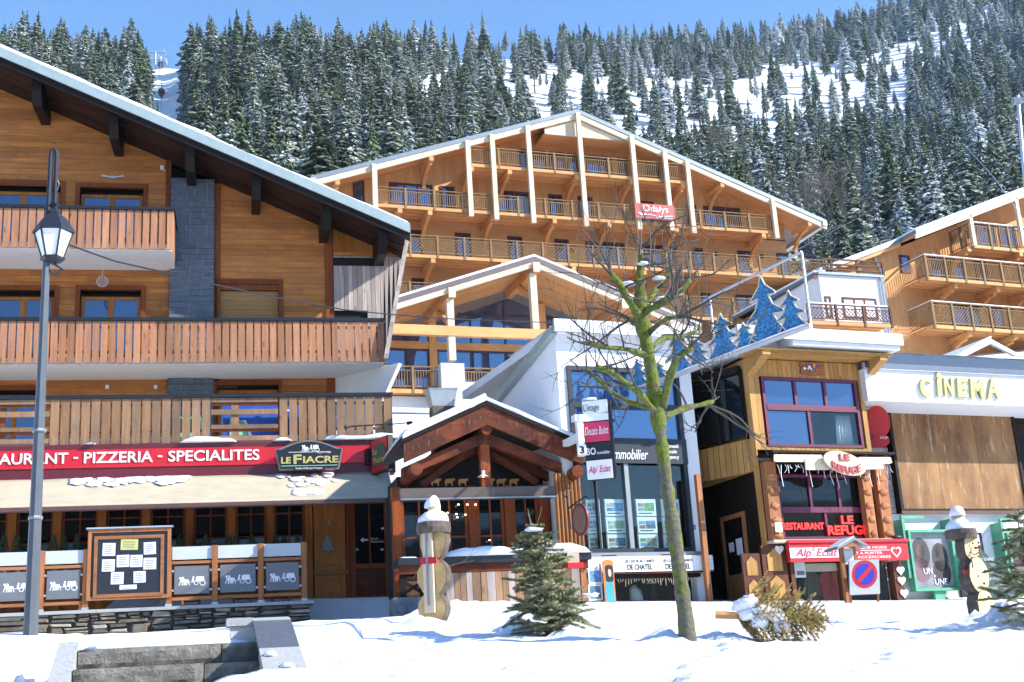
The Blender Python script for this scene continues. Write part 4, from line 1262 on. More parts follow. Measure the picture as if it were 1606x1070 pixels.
# ------------------------------------------------------------------ terrace: stone wall and glazed railing
TY = -4.4
tc_top, tc_bot = L.z(337, 948.5, TY), L.z(337, 953.5, TY)
tw = L.thing('stone_terrace_wall', -1, TY, 3.2, 'low rubble stone wall carrying the terrace railing, behind the steps', 'wall')
tux = L.u(489, 960, TY)
part('core', plain('dark_mortar', (0.07, 0.06, 0.05), .95), tw, (LX, tux - .05, TY + .06, TY + .5, 2.9, tc_bot))
part('coping', M['granite_smooth'], tw, (LX, tux + .05, TY - .08, TY + .55, tc_bot, tc_top))
sr = random.Random(12)
def stone(u0, u1, z0, z1, y):
    def j(k): return sr.uniform(-k, k)
    dx, dz = (u1 - u0), (z1 - z0)
    jx, jz = min(.09, dx * .2), min(.05, dz * .3)
    pts = [(u0 + abs(j(jx)), z0 + abs(j(jz))), (u1 - abs(j(jx)), z0 + abs(j(jz))), (u1 - abs(j(jx)), (z0 + z1) / 2 + j(jz)), (u1 - abs(j(jx)), z1 - abs(j(jz))), (u0 + abs(j(jx)), z1 - abs(j(jz)))]
    cx, cz = sum(p[0] for p in pts) / 5, sum(p[1] for p in pts) / 5
    yf = y - sr.uniform(.0, .05)
    b = MB(); n = 5
    v = [(p[0], y + .09, p[1]) for p in pts] + [(p[0], yf + .02, p[1]) for p in pts] + [(lerp(cx, p[0], .82), yf + j(.012), lerp(cz, p[1], .8)) for p in pts]
    f = [(10, 11, 12, 13, 14)]
    for i in range(n):
        k = (i + 1) % n
        f += [(i, k, k + n, i + n), (i + n, k + n, k + 2 * n, i + 2 * n)]
    b.add(v, f)
    b.build('stone', sr.choice([M['stone'], M['stone'], M['stone2'], M['stone3'], M['stone3']]), tw)
zlow = L.z(250, 1012, TY) - .1
def split(u0, u1, z0, z1, d):
    w_, h_ = u1 - u0, z1 - z0
    if (w_ < .75 and h_ < .11) or (w_ < .5 and h_ < .3 and sr.random() < .38) or d > 9: return stone(u0, u1, z0, z1, TY)
    if w_ > h_ * sr.uniform(2.2, 5.5):
        c = lerp(u0, u1, sr.uniform(.3, .7)); split(u0, c, z0, z1, d + 1); split(c, u1, z0, z1, d + 1)
    else:
        c = lerp(z0, z1, sr.uniform(.28, .72)); split(u0, u1, z0, c, d + 1); split(u0, u1, c, z1, d + 1)
u = L.u(-12, 975, TY)
while u < tux - .06:
    wd = min(sr.uniform(.7, 1.6), tux - u); split(u, u + wd, zlow, tc_bot, 0); u += wd
rl = L.thing('terrace_railing', 0, TY + .15, tc_top, 'wooden terrace railing with frosted glass and grey carriage panels', 'railing')
RY = TY + .12
rp = [L.u(x, 900, RY) for x in (-10, 65, 135, 265, 337, 409, 477)]
st_ = rp[-1] - rp[-2]
rp = [rp[0] - st_, ] + rp
zA, zB, zC, zD, zE, zF, zG, zH = [L.z(337, y_, RY) for y_ in (856, 876, 878.5, 883, 886.5, 930, 934.5, 939.5)]
M['rail_post'] = wood('railing_post', (0.40, 0.165, 0.07), 'z', .35, .6, .15)
M['rail_bar'] = wood('railing_bar', (0.40, 0.165, 0.07), 'x', .35, .6, .15)
M['frost'] = plain('frosted_glass', (0.50, 0.54, 0.56), 0.25, 0, .06, 2)
M['panel_grey'] = plain('grey_acrylic', (0.16, 0.17, 0.19), 0.12, 0, .05, 2)
emb = carriage(.56, .2, 0).mesh('carriage_emblem', M['white'])
for i, u in enumerate(rp):
    part('post', M['rail_post'], rl, (u - .06, u + .06, RY - .05, RY + .07, tc_top, zA + .01))
    part('post_foot', M['galv'], rl, (u - .07, u + .07, RY - .06, RY + .08, tc_top, tc_top + .06))
for i, (a, b_) in enumerate(zip(rp, rp[1:])):
    if i == 3: continue                                            # the menu case fills this bay
    a += .065; b_ -= .065
    pbox('frosted_pane', M['frost'], rl, a, b_, RY, RY + .014, zB, zA)
    part('upper_rail', M['rail_bar'], rl, (a, b_, RY - .025, RY + .03, zD, zC))
    p = part('grey_panel', M['panel_grey'], rl, (a + .05, b_ - .05, RY - .015, RY + .005, zF, zE))
    piece('carriage_emblem', emb, p, ((a + b_) / 2, RY - .019, lerp(zF, zE, .47)))
    for cx in (a + .02, b_ - .02):
        for cz in (zE - .1, zF + .08):
            MB().lathe([(.025, -.03), (.025, .0)], 8, (cx, RY - .003, cz), 'y').build('clip', M['galv'], p)
    part('lower_rail', M['rail_bar'], rl, (a, b_, RY - .025, RY + .03, zH, zG))
# menu case
a, b_, c, d = L.r(137, 829, 268, 940, RY - .08)
mc = L.thing('menu_case', (a + b_) / 2, RY - .08, tc_top, 'wooden framed menu case pinned with white sheets on the terrace railing', 'menu board')
frame('frame', M['rail_post'], mc, a, b_, c, d, RY - .1, RY - .052, .075)
part('cover_strip', M['galv'], mc, (a - .04, b_ + .04, RY - .14, RY, d + .002, d + .035))
part('backing', M['black'], mc, (a + .07, b_ - .07, RY - .085, RY - .054, c + .07, d - .07))
ia, ib, ic, id_ = L.r(147, 840, 257, 936, RY - .1)
frame('inner_frame', M['rail_bar'], mc, ia, ib, ic, id_, RY - .12, RY - .087, .07)
part('board', M['anthracite'], mc, (ia + .07, ib - .07, RY - .1, RY - .088, ic + .07, id_ - .07))
M['paper'] = plain('white_paper', (0.72, 0.72, 0.78), .8, 0, .04)
M['paper_y'] = plain('yellow_paper', (0.56, 0.55, 0.16), .8, 0, .04)
for px, py, w_, h_ in ((171, 862, 20, 20), (235, 860, 19, 19), (170, 887, 20, 19), (193, 880, 20, 19), (214, 880, 19, 19), (235, 884, 20, 18), (184, 907, 20, 19), (219, 905, 19, 18), (201, 921, 27, 7), (203, 854, 27, 17)):
    u0, u1, z0, z1 = L.r(px - w_ / 2, py - h_ / 2, px + w_ / 2, py + h_ / 2, RY - .1)
    s_ = pbox('sheet', M['paper_y'] if py == 854 else M['paper'], mc, u0, u1, RY - .106, RY - .102, z0, z1, rot=(0, rnd.uniform(-.03, .03), 0))
    pr_ = MB(); hh = z1 - z0
    for k in range(5 if h_ > 10 else 2): pr_.box(u0 + .04, u1 - .04 - rnd.random() * .08, RY - .109, RY - .107, lerp(z0, z1, .16 + .15 * k), lerp(z0, z1, .16 + .15 * k) + hh * .05)
    pr_.build('print', M['panel_grey'], mc)
# clipped thujas along the terrace
M['thuja'] = plain('thuja_green', (0.035, 0.06, 0.02), .85, 0, .6, 12, .5)
M['pot'] = plain('dark_pot', (0.05, 0.05, 0.055), .6)
for k, px in enumerate((5, 26, 83, 100, 120, 281, 322, 359, 370, 395, 432, 446, 467)):
    u, z = L.q(px, 866, TY + .9)
    z -= .12
    e = L.thing('potted_thuja', u, TY + .9, tc_top, 'small clipped thuja in a dark pot behind the terrace glass', 'plant', 'row of clipped thujas behind the terrace railing')
    MB().lathe([(.09, 0), (.12, .22)], 10, (u, TY + .9, tc_top + (z - tc_top) * .6)).build('pot', M['pot'], e)
    b = MB(); rr = random.Random(k)
    for i in range(160):
        t = rr.random(); a_ = rr.uniform(0, 6.28); R0 = .11 * (1 - t) ** .7 + .015
        c_ = Vector((u + R0 * math.cos(a_), TY + .9 + R0 * math.sin(a_), z + .46 * t))
        dv = Vector((math.cos(a_) * .02, math.sin(a_) * .02, .07)); sv = Vector((-math.sin(a_), math.cos(a_), 0)) * .022
        b.add([c_ - sv, c_ + sv, c_ + dv], [(0, 1, 2)])
    b.build('foliage', M['thuja'], e)
    MB().tube([(u, TY + .9, tc_top + (z - tc_top) * .6), (u, TY + .9, z + .1)], .012, 5).build('stem', M['bark'], e)
# tables and chairs shadowed behind the panels: chair backs seen between rail and panel
for px in (20, 110, 300, 380, 440):
    u = L.u(px, 940, TY + 1.2)
    e = L.thing('terrace_chair', u, TY + 1.2, tc_top - .2, 'wooden slat chair standing behind the grey terrace panels', 'chair', 'chairs on the covered terrace')
    part('seat', M['rail_bar'], e, (u - .2, u + .2, TY + 1.0, TY + 1.4, tc_top + .2, tc_top + .24))
    for sx_ in (-.18, .18):
        for sy_ in (1.02, 1.38):
            part('leg', M['rail_post'], e, (u + sx_ - .02, u + sx_ + .02, TY + sy_ - .02, TY + sy_ + .02, tc_top - .2, tc_top + .2))
    for k in range(4):
        part('back_slat', M['rail_post'], e, (u - .18 + k * .1, u - .12 + k * .1, TY + 1.38, TY + 1.4, tc_top + .24, tc_top + .62))

# ------------------------------------------------------------------ steps and side walls in the foreground
S = Fr(250, 1040, 10.2, 12.5)
stp = S.thing('granite_steps', 0, 0, 1.2, 'rough granite steps with snow on the top tread, foreground left', 'steps')
su0, su1 = S.u(113, 1040), S.u(408, 1040)
rise = .165
z1_ = S.z(250, 1041.5)                                              # nosing of the second step
sr = random.Random(3)
def rough_block(u0, u1, y0, y1, z0, z1, seed):
    b = MB(); nx = max(4, int((u1 - u0) / .06)); nz = 4
    rows = []
    for j in range(nz + 1):
        for i in range(nx + 1):
            u = lerp(u0, u1, i / nx); z = lerp(z0, z1, j / nz)
            edge = 0 if 0 < j < nz and 0 < i < nx else .018
            y = y0 + edge + .022 * noise.noise(Vector((u * 7, z * 9, seed))) + .01 * noise.noise(Vector((u * 23, z * 25, seed)))
            b.v.append(Vector((u, y, z)))
    b.f = [(j * (nx + 1) + i, j * (nx + 1) + i + 1, (j + 1) * (nx + 1) + i + 1, (j + 1) * (nx + 1) + i) for j in range(nz) for i in range(nx)]
    t0 = nz * (nx + 1); n0 = len(b.v)
    b.v += [Vector((lerp(u0, u1, i / nx), y1, z1)) for i in range(nx + 1)]
    b.f += [(t0 + i, t0 + i + 1, n0 + i + 1, n0 + i) for i in range(nx)]
    return b
for k in range(-5, 2):
    zt_ = z1_ + rise * k
    y0 = .31 * k
    u = su0
    while u < su1 - .05:
        wd = min(sr.uniform(.7, 1.25), su1 - u)
        if su1 - u - wd < .3: wd = su1 - u
        b = rough_block(u + .004, u + wd - .004, y0, y0 + .36, zt_ - rise, zt_ - .012 + sr.uniform(-.004, .004), k + u)
        b.build('step_block', M['granite'], stp)
        u += wd
sb_ = MB(); lumps(sb_, su0 + .02, su1 - .05, .31 + .03, .31 + .75, z1_ + rise - .015, .075, 5, .07, .35); sb_.build('snow_on_step', M['snow'], stp, True)
# right hand side wall with sloping slab
pw = S.thing('stair_side_wall', su1 + .1, 0, 1.0, 'grey concrete stair wall with dark sloping granite slab, right of the steps', 'wall')
S2 = Fr(430, 1000, 10.9, 15)
ORG[pw] = Vector((0, 0, 1.0)); pw.location = S2.w(0, 0, 1.0); pw.rotation_euler = (0, 0, S2.a)
pa, pb2 = -.17, .13
zA_ = S2.z(432, 966, 0)
zn = S2.z(470, 1074, -1.9)
yN = -1.9
def zsl2(y): return lerp(zA_, zn, -y / 1.9) if y < 0 else zA_
MB().prism_x([(.12, 1.0), (.12, zA_ - .06), (0, zA_ - .06), (-3, zsl2(-3) - .06), (-3, .3)][::-1], pa + .02, pb2 - .02).build('wall_core', M['concrete'], pw)
for k in range(3): part('panel_joint', M['dark'], pw, (pa + .012, pa + .021, -.35 - k * .8, -.34 - k * .8, .6, zsl2(-.35 - k * .8) - .1))
M['wet'] = plain('wet_granite', (0.10, 0.115, 0.14), .2, 0, .2, 30, .1)
for y0, y1, mt_ in ((.14, -.12, 'granite_smooth'), (-.123, -.95, 'wet'), (-.955, -3, 'granite_smooth')):
    za, zb = zsl2(y0), zsl2(y1); dz_ = .004 if mt_ == 'wet' else 0
    MB().prism_x([(y0, za - .058), (y0, za - dz_), (y1, zb - dz_), (y1, zb - .058)][::-1], pa - .01, pb2).build('coping_slab', M[mt_], pw)
part('end_cap', M['granite_smooth'], pw, (pa - .22, pa - .012, -.08, .15, zA_ - .075, zA_ - .01))
part('end_pier', M['concrete'], pw, (pa - .19, pa + .015, -.05, .12, 1.0, zA_ - .077))
for yy, sx_, r_ in ((-1.15, .06, .05), (-1.45, .16, .05), (-1.6, .2, .02)):
    b = MB(); b.blob((pa + sx_, yy, zsl2(yy)), r_, r_ * 1.2, .03, 10, 6, .2, .3, yy); b.build('snow_patch', M['snow'], pw, True)
# left hand side wall
pl2 = S.thing('stair_kerb', su0 - .15, 0, 1.0, 'pale granite kerb sloping down the left side of the steps', 'kerb')
ka, kb = S.u(79, 1040), su0 - .005
zk = S.z(97, 1008, .5)
MB().prism_x([(.6, 1.2), (.6, zk), (.45, zk), (-1.8, zk - .62 * 2.0), (-1.8, .5)][::-1], ka, kb).build('kerb_stone', M['granite_smooth'], pl2)

# ------------------------------------------------------------------ street lamp
lb_ = P(47, 1012, 11.4)
lb_.z -= .15
lt = P(64, 300, 11.4)
lp = empty('street_lamp', lb_, R_(10), 'tall grey steel street lamp with swan neck and white hexagonal lantern', 'street lamp')
H1 = P(62, 480, 11.4).z - lb_.z; H2 = P(68, 236, 11.4).z - lb_.z
MB().tube([(0, 0, 0), (0, 0, .9), (0, 0, H1), (0, 0, H1 + 1.0)], [.066, .058, .038, .026], 8).build('post', plain('lamp_post_steel', (0.11, 0.12, 0.13), .4, .4, .12), lp)
for z in (1.25, 2.05): MB().lathe([(.062, z), (.066, z + .015), (.062, z + .03)], 8).build('collar', M['steel'], lp)
lz = P(72, 405, 11.4).z - lb_.z; lz1 = P(72, 366, 11.4).z - lb_.z; lz2 = P(72, 341, 11.4).z - lb_.z
lx = P(72, 385, 11.4).x - P(63, 385, 11.4).x + .0
arc = [(0, 0, H1 + .9), (0, 0, H2 - .06)] + [(lx / 2 - lx / 2 * math.cos(t), 0, H2 - .06 + .06 * math.sin(t)) for t in [math.pi * k / 8 for k in range(1, 9)]] + [(lx, 0, lz2 + .1)]
MB().tube(arc, [.028, .024] + [.022] * 8 + [.018], 8).build('swan_neck', M['anthracite'], lp)
MB().tube([(lx + .005, 0, H2 - .3)] + [(lx + .03 * math.sin(k * 1.3), 0, H2 - .3 - .06 * k) for k in range(1, 7)], .01, 5).build('scroll', M['anthracite'], lp)
lan = MB().lathe([(.05, lz2 + .13), (.012, lz2 + .1), (.065, lz2 + .06), (.05, lz2 + .03), (.1, lz2 + .0), (.19, lz1 + .03), (.2, lz1)][::-1], 6, (lx, 0, 0)).build('lantern_roof', M['anthracite'], lp)
M['lamp_glass'] = plain('white_lamp_glass', (0.80, 0.82, 0.80), .2, 0, .02)
MB().lathe([(.095, lz), (.172, lz1 - .004)], 6, (lx, 0, 0)).build('lantern_glass', M['lamp_glass'], lp)
for k in range(6):
    a = 2 * math.pi * k / 6
    MB().tube([(lx + .097 * math.cos(a), .097 * math.sin(a), lz), (lx + .177 * math.cos(a), .177 * math.sin(a), lz1)], .010, 5).build('glazing_bar', M['anthracite'], lp)
MB().lathe([(.03, lz - .06), (.115, lz - .02), (.118, lz)], 6, (lx, 0, 0)).build('lantern_base', M['anthracite'], lp)
MB().tube([(lx, 0, lz - .05), (lx + .1, 0, lz - .12), (lx + .02, 0, lz - .17), (0.02, 0, lz - .1)], .012, 6).build('bracket', M['anthracite'], lp)
# overhead cable from the lamp to the far side
cpts = [(64, 365), (110, 385), (180, 410), (260, 428), (330, 445), (440, 468), (540, 486), (610, 493), (700, 500), (800, 504), (900, 507)]
b = MB()
pts = []
for i, (x, y) in enumerate(cpts):
    pts.append(P(x, y, lerp(11.5, 27, i / (len(cpts) - 1))))
b.tube(pts, .011, 5)
b.build('overhead_cable', M['black'], None, label='thin black cable sagging from the street lamp across the chalet front', cat='cable')
b = MB(); b.tube([P(x, y, Y) for x, y, Y in ((1510, 225, 60), (1560, 280, 50), (1606, 345, 42), (1680, 440, 34))], .014, 4)
b.build('overhead_wire', M['galv'], None, label='pale overhead wire crossing the roof of the right hand chalet', cat='cable')
b = MB(); b.tube([P(x, y, Y) for x, y, Y in ((1250, 392, 24), (1340, 345, 40), (1440, 285, 55), (1590, 180, 60), (1660, 120, 62))], .012, 4)
b.build('overhead_wire', M['black'], None, label='dark overhead wire rising to the right across the forest', cat='cable')

# ------------------------------------------------------------------ gabled wooden porch in the middle
Hf = Fr(760, 860, 25.8, 15)
hg = 3.6
hut = Hf.thing('gabled_wooden_porch', 0, 0, hg, 'small red stained gabled timber porch with snow on the roof', 'porch')
ap, le, re_ = Hf.q(762, 631, 0), Hf.q(633, 690, 0), Hf.q(912, 695, 0)
sl_l = (ap[1] - le[1]) / (ap[0] - le[0]); sl_r = (ap[1] - re_[1]) / (re_[0] - ap[0])
BT = .46
for nm, e_, in (('barge_board', le), ('barge_board', re_)):
    MB().prism([(ap[0], ap[1]), (e_[0], e_[1]), (e_[0], e_[1] - BT), (ap[0], ap[1] - BT - .02)], -.02, .1).build(nm, M['redwood_x'], hut)
    s_ = 1 if e_ is re_ else -1
    MB().prism([(ap[0], ap[1] - BT - .1), (e_[0], e_[1] - BT - .06), (e_[0], e_[1] - BT - .26), (ap[0], ap[1] - BT - .34)], .3, .5).build('rafter', M['redwood_x'], hut)
    MB().prism([(ap[0], ap[1] - BT - .16), (e_[0] - s_ * .1, e_[1] - BT - .12), (e_[0] - s_ * .1, e_[1] - BT - .3), (ap[0], ap[1] - BT - .42)], 1.0, 1.2).build('rafter', M['redwood_x'], hut)
    MB().prism([(ap[0], ap[1] + .02), (e_[0] + s_ * .06, e_[1] + .0), (e_[0] + s_ * .06, e_[1] - .09), (ap[0], ap[1] - .07)], -.06, 2.6).build('roof_slope', M['dark_wood'], hut)
    MB().tube([(e_[0] - s_ * .2, -.25, e_[1] - BT - .18), (e_[0] - s_ * .2, 2.5, e_[1] - BT - .18)], .13, 10).build('purlin', M['redwood_x'], hut)
MB().tube([(ap[0], .05, ap[1] - BT - .1), (ap[0], 2.5, ap[1] - BT - .1)], .12, 10).build('ridge_beam', M['redwood_x'], hut)
# snow on the porch roof
b = MB()
for e_, s_ in ((le, -1), (re_, 1)):
    base = len(b.v); n = 26
    for i in range(n + 1):
        f = i / n; u = lerp(ap[0], e_[0] + s_ * .03, f); zz = lerp(ap[1] + .03, e_[1] + .01, f)
        h = .12 + .05 * noise.noise(Vector((u * 1.6, s_, 1))) + (.06 if s_ < 0 else 0)
        if i == n: h *= .4
        b.v += [Vector((u, -.05, zz)), Vector((u, -.09 + .03 * noise.noise(Vector((u * 3, 0, 2))), zz + h * .6)), Vector((u, .05, zz + h)), Vector((u, 1.2, zz + h * 1.15)), Vector((u, 2.6, zz + h)), Vector((u, 2.6, zz))]
    for i in range(n):
        for j in range(5):
            q = (base + i * 6 + j, base + (i + 1) * 6 + j, base + (i + 1) * 6 + j + 1, base + i * 6 + j + 1)
            b.f.append(q if s_ > 0 else q[::-1])
b.build('snow_cover', M['snow'], hut, True)
# king post, struts, back boards
zti = Hf.z(750, 768, .4)
part('king_post', M['redwood'], hut, (ap[0] - .1, ap[0] + .1, .32, .52, zti, ap[1] - BT - .3))
for s_ in (-1, 1):
    MB().bar((ap[0] + s_ * .12, .9, zti + .95), (ap[0] + s_ * 1.25, .9, zti + .2), .09, .14).build('strut', M['redwood_x'], hut)
MB().prism([(le[0] + .1, zti), (re_[0] - .1, zti), (re_[0] - .1, re_[1] - BT - .1), (ap[0], ap[1] - .1), (le[0] + .1, le[1] - BT - .1)], 1.35, 1.45).build('gable_boarding', M['dark'], hut)
# blind cassette
a, b_, c, d = Hf.r(626, 766, 868, 783, .2)
part('blind_cassette', plain('taupe_metal', (0.085, 0.066, 0.056), .6), hut, (a, b_, .05, .3, c, d))
part('blind_lip', M['steel'], hut, (a, b_, .0, .04, c - .02, c + .01))
# cow cut-outs
cowm = MB().prism([(-.09, .0), (-.07, .0), (-.06, .06), (.03, .06), (.04, 0), (.06, 0), (.07, .1), (.12, .12), (.11, .16), (-.08, .15), (-.11, .1)], 0, .01).mesh('cow_cut_out', M['larch_z'])
for k, px in enumerate((684, 706, 727, 769, 787, 807)):
    u, z = Hf.q(px, 762, 1.3); piece('cow_cut_out', cowm, hut, (u, 1.32, z))
# pendant lamp
u, z = Hf.q(758, 748, .25)
pd = Hf.thing('pendant_lamp', u, .25, z, 'white enamel pendant lamp hanging in the porch gable', 'lamp')
MB().tube([(u, .25, z + .55), (u, .25, z + .1)], .008, 5).build('cord', M['black'], pd)
MB().lathe([(.12, .0), (.03, .05), (.035, .13)], 14, (u, .25, z)).build('shade', M['white'], pd)
M['bulb'] = emit('lit_bulb', (1.0, 0.72, 0.35), 6)
MB().blob((u, .25, z - .0), .025, .025, .03, 8, 5, 0).build('bulb', M['bulb'], pd)
# glazed front
WYh = 1.0
wz0, wz1 = Hf.z(740, 860, WYh) - .6, Hf.z(740, 778, WYh)
px_ = (622, 741, 798, 852, 880)
pu_ = [Hf.u(x, 820, WYh) for x in px_]
for u in pu_: part('post', M['redwood'], hut, (u - .09, u + .09, WYh - .08, WYh + .1, hg, wz1 + .2))
for (a, b_), c_ in zip(zip(pu_, pu_[1:]), (4, 2, 2, 1)):
    window(hut, a + .1, b_ - .1, wz0, wz1, WYh, M['redwood'], M['glass_low'], c_, 2, .06, .04)
part('sill_wall', M['redwood_x'], hut, (pu_[0], pu_[-1], WYh, WYh + .1, hg, wz0))
part('back_wall', M['dark'], hut, (le[0], re_[0] - .15, 2.4, 2.6, hg, zti + .2))
part('side_wall', M['dark'], hut, (le[0] + .02, le[0] + .12, WYh + .1, 2.4, hg, le[1] - BT - .1), (re_[0] - .3, re_[0] - .2, .3, 2.4, hg, re_[1] - BT - .1))
for px, py in ((719, 792), (733, 792), (697, 807), (702, 805), (716, 807), (717, 812), (693, 811), (730, 808), (746, 792), (768, 848)):
    u, z = Hf.q(px, py, WYh - .1)
    e = Hf.thing('fairy_bulb', u, WYh - .1, z, 'tiny warm bulb glowing in the porch window', 'light', 'warm bulbs in the porch window')
    MB().blob((u, WYh - .1, z), .022, .022, .022, 8, 5, 0).build('bulb', M['bulb'], e)
# half-log cladding on the right
a, b_ = Hf.u(872, 800, .15), Hf.u(914, 800, .15)
z0_, z1_h = hg + .9, Hf.z(890, 742, .15)
n = 7
for k in range(n):
    u = lerp(a, b_, (k + .5) / n); r0 = (b_ - a) / n / 2 * .96
    b = MB(); b.tube([(u, .18, z0_), (u, .18, z1_h + (.0 if k < 3 else -.05))], r0, 8); b.build('half_log', M['log'] if 'log' in M else M.setdefault('log', wood('log_wood', (0.30, 0.12, 0.035), 'z', .4, .6, .2)), hut)
# counter in front
cz = Hf.z(780, 872, -.6)
ca, cb_ = Hf.u(622, 872, -.6), Hf.u(924, 872, -.6)
ct = Hf.thing('plank_bar_counter', 0, -.5, hg - .1, 'weathered plank bar counter with thick snow on top, before the porch', 'counter')
part('top', M['black'], ct, (ca, cb_, -.75, -.05, cz - .14, cz))
part('apron_beam', M['redwood_x'], ct, (ca + .05, cb_ - .05, -.66, -.55, cz - .3, cz - .142))
b = MB(); lumps(b, Hf.u(698, 868, -.6), cb_ + .02, -.8, -.02, cz, .26, 8, .1, .35); b.build('snow_cover', M['snow'], ct, True)
b = MB(); lumps(b, ca, Hf.u(660, 868, -.6), -.7, -.1, cz, .05, 9, .1, .35); b.build('snow_cover', M['snow'], ct, True)
u = Hf.u(698, 910, -.6); ue = cb_ - .12
z0_ = hg - .25
for k in range(40):
    wd = rnd.choice([.12, .14, .17])
    if u + wd > ue: break
    pbox('plank', M['slat_old'] if k % 3 else M['grey_wood'], ct, u, u + wd - .008, -.66 - rnd.uniform(0, .012), -.62, z0_, cz - .31)
    u += wd
part('bottom_sill', M['grey_wood'], ct, (Hf.u(698, 910, -.6), ue, -.72, -.6, z0_ - .06, z0_ - .002))
for px in (632, 664, 700, 760, 830, 916):
    u = Hf.u(px, 910, -.6); part('post', M['dark_wood'] if px < 690 else M['rail_post'], ct, (u - .06, u + .06, -.6, -.5, hg - .2, cz - .3))
part('gate_panel', M['larch_z'], ct, (Hf.u(634, 910, -.5), Hf.u(662, 910, -.5), -.47, -.44, hg + .05, cz - .42))
for s_ in (0, 1):
    MB().bar((Hf.u(636, 910, -.55), -.53, hg + .1 if s_ else cz - .45), (Hf.u(661, 910, -.55), -.53, cz - .45 if s_ else hg + .1), .05, .05).build('cross_brace', M['dark_wood'], ct)
part('base_stone', M['slate'], ct, (ca - .1, Hf.u(700, 940, -.6), -.7, -.1, hg - .4, hg + .0))
# chimney behind the porch
cx, czz = P(693, 640, 31).x, P(693, 640, 31).z
chm = empty('chimney', (cx, 31, czz - 1.6), R_(14), 'short stone chimney with grey sheet metal cowl behind the porch roof', 'chimney')
part('shaft', M['stone3'], chm, (-.28, .28, -.25, .25, 0, 1.6))
MB().add([(-.27, -.24, 1.6), (.27, -.24, 1.6), (.27, .24, 1.6), (-.27, .24, 1.6), (-.35, -.3, 1.98), (.35, -.3, 1.98), (.35, .3, 1.98), (-.35, .3, 1.98), (-.37, -.32, 2.04), (.37, -.32, 2.04), (.37, .32, 2.04), (-.37, .32, 2.04)],
         [(0, 1, 5, 4), (1, 2, 6, 5), (2, 3, 7, 6), (3, 0, 4, 7), (4, 5, 9, 8), (5, 6, 10, 9), (6, 7, 11, 10), (7, 4, 8, 11), (8, 9, 10, 11), (3, 2, 1, 0)]).build('cowl', M['galv'], chm)
# icicle lights along the barge boards
b = MB(); rr = random.Random(2)
for e_, n in ((le, 12), (re_, 12)):
    for k in range(n):
        f = (k + rr.random()) / n; u = lerp(ap[0], e_[0], f); z = lerp(ap[1], e_[1], f) - .1 - rr.random() * .15
        h = rr.uniform(.05, .2)
        b.tube([(u, -.05, z), (u + rr.uniform(-.01, .01), -.05, z - h * .8)], .004, 3)
b.build('icicle_light_string', M['steel'], None, label='white icicle light string along the porch barge boards', cat='light string', kind=None, org=Vector((0, 0, 0)))
o = D.objects['icicle_light_string']; o.location = Hf.w(0, 0, 0); o.rotation_euler = (0, 0, Hf.a)
# ------------------------------------------------------------------ the large gabled residence behind
O = Fr(905, 386, 72, 19.6)
OW = 2.0
OB = 12.0
od = O.thing('large_gabled_residence', 0, 0, OB, 'large pale larch holiday residence with wide gable and many balconies', 'building')
oa, ol, orr = O.q(906, 171, -.1), O.q(488, 276, -.1), O.q(1296, 345, -.1)
def ozt(u): return oa[1] + (ol[1] - oa[1]) / (ol[0] - oa[0]) * (u - oa[0]) if u < oa[0] else oa[1] + (orr[1] - oa[1]) / (orr[0] - oa[0]) * (u - oa[0])
WL, WR = ol[0] + 1.7, orr[0] - 1.9
orf = empty('roof', (0, 0, 0)); orf.parent = od; ORG[orf] = ORG[od]
def gable_strip(z1, z0, y0, y1, name, mat, ul=None, ur=None):
    ul = ol[0] if ul is None else ul; ur = orr[0] if ur is None else ur
    for a, b_ in ((ul, oa[0]), (oa[0], ur)):
        MB().prism([(a, ozt(a) + z0), (b_, ozt(b_) + z0), (b_, ozt(b_) + z1), (a, ozt(a) + z1)], y0, y1).build(name, mat, orf)
gable_strip(.0, -.26, -.1, 14, 'roof_deck', M['tin_roof'])
gable_strip(-.262, -.62, -.06, .08, 'fascia', M['larch_pale_x'])
gable_strip(.05, .003, .15, 14, 'snow_cover', M['snow'])
for k in range(8):
    y0 = .1 + k * .31
    gable_strip(-.262 - (.0 if k % 2 else .012), -.32 - (.0 if k % 2 else .012), y0, y0 + .30, 'soffit_board', M['larch'])
MB().prism([(ol[0], ol[1] - .1), (ol[0] + .3, ol[1] - .1), (ol[0] + .3, ol[1] - .4), (ol[0], ol[1] - .4)], -.14, 14).build('gutter', M['galv'], orf)
MB().prism([(orr[0], orr[1] - .1), (orr[0] - .3, orr[1] - .1), (orr[0] - .3, orr[1] - .4), (orr[0], orr[1] - .4)], -.14, 14).build('gutter', M['galv'], orf)
# walls: upright boarding above, level boarding below
zc_ = O.z(905, 355, OW)
MB().prism([(WL, zc_), (WR, zc_), (WR, ozt(WR) - .33), (oa[0], oa[1] - .33), (WL, ozt(WL) - .33)], OW, OW + 10).build('upper_wall', M['larch_clad_v'], od)
part('lower_wall', M['larch_clad_h'], od, (WL, WR, OW + .02, OW + 10, OB, zc_))
part('dark_seam', M['win_brown'], od, (WL, WR, OW - .02, OW + .02, zc_ - .06, zc_))
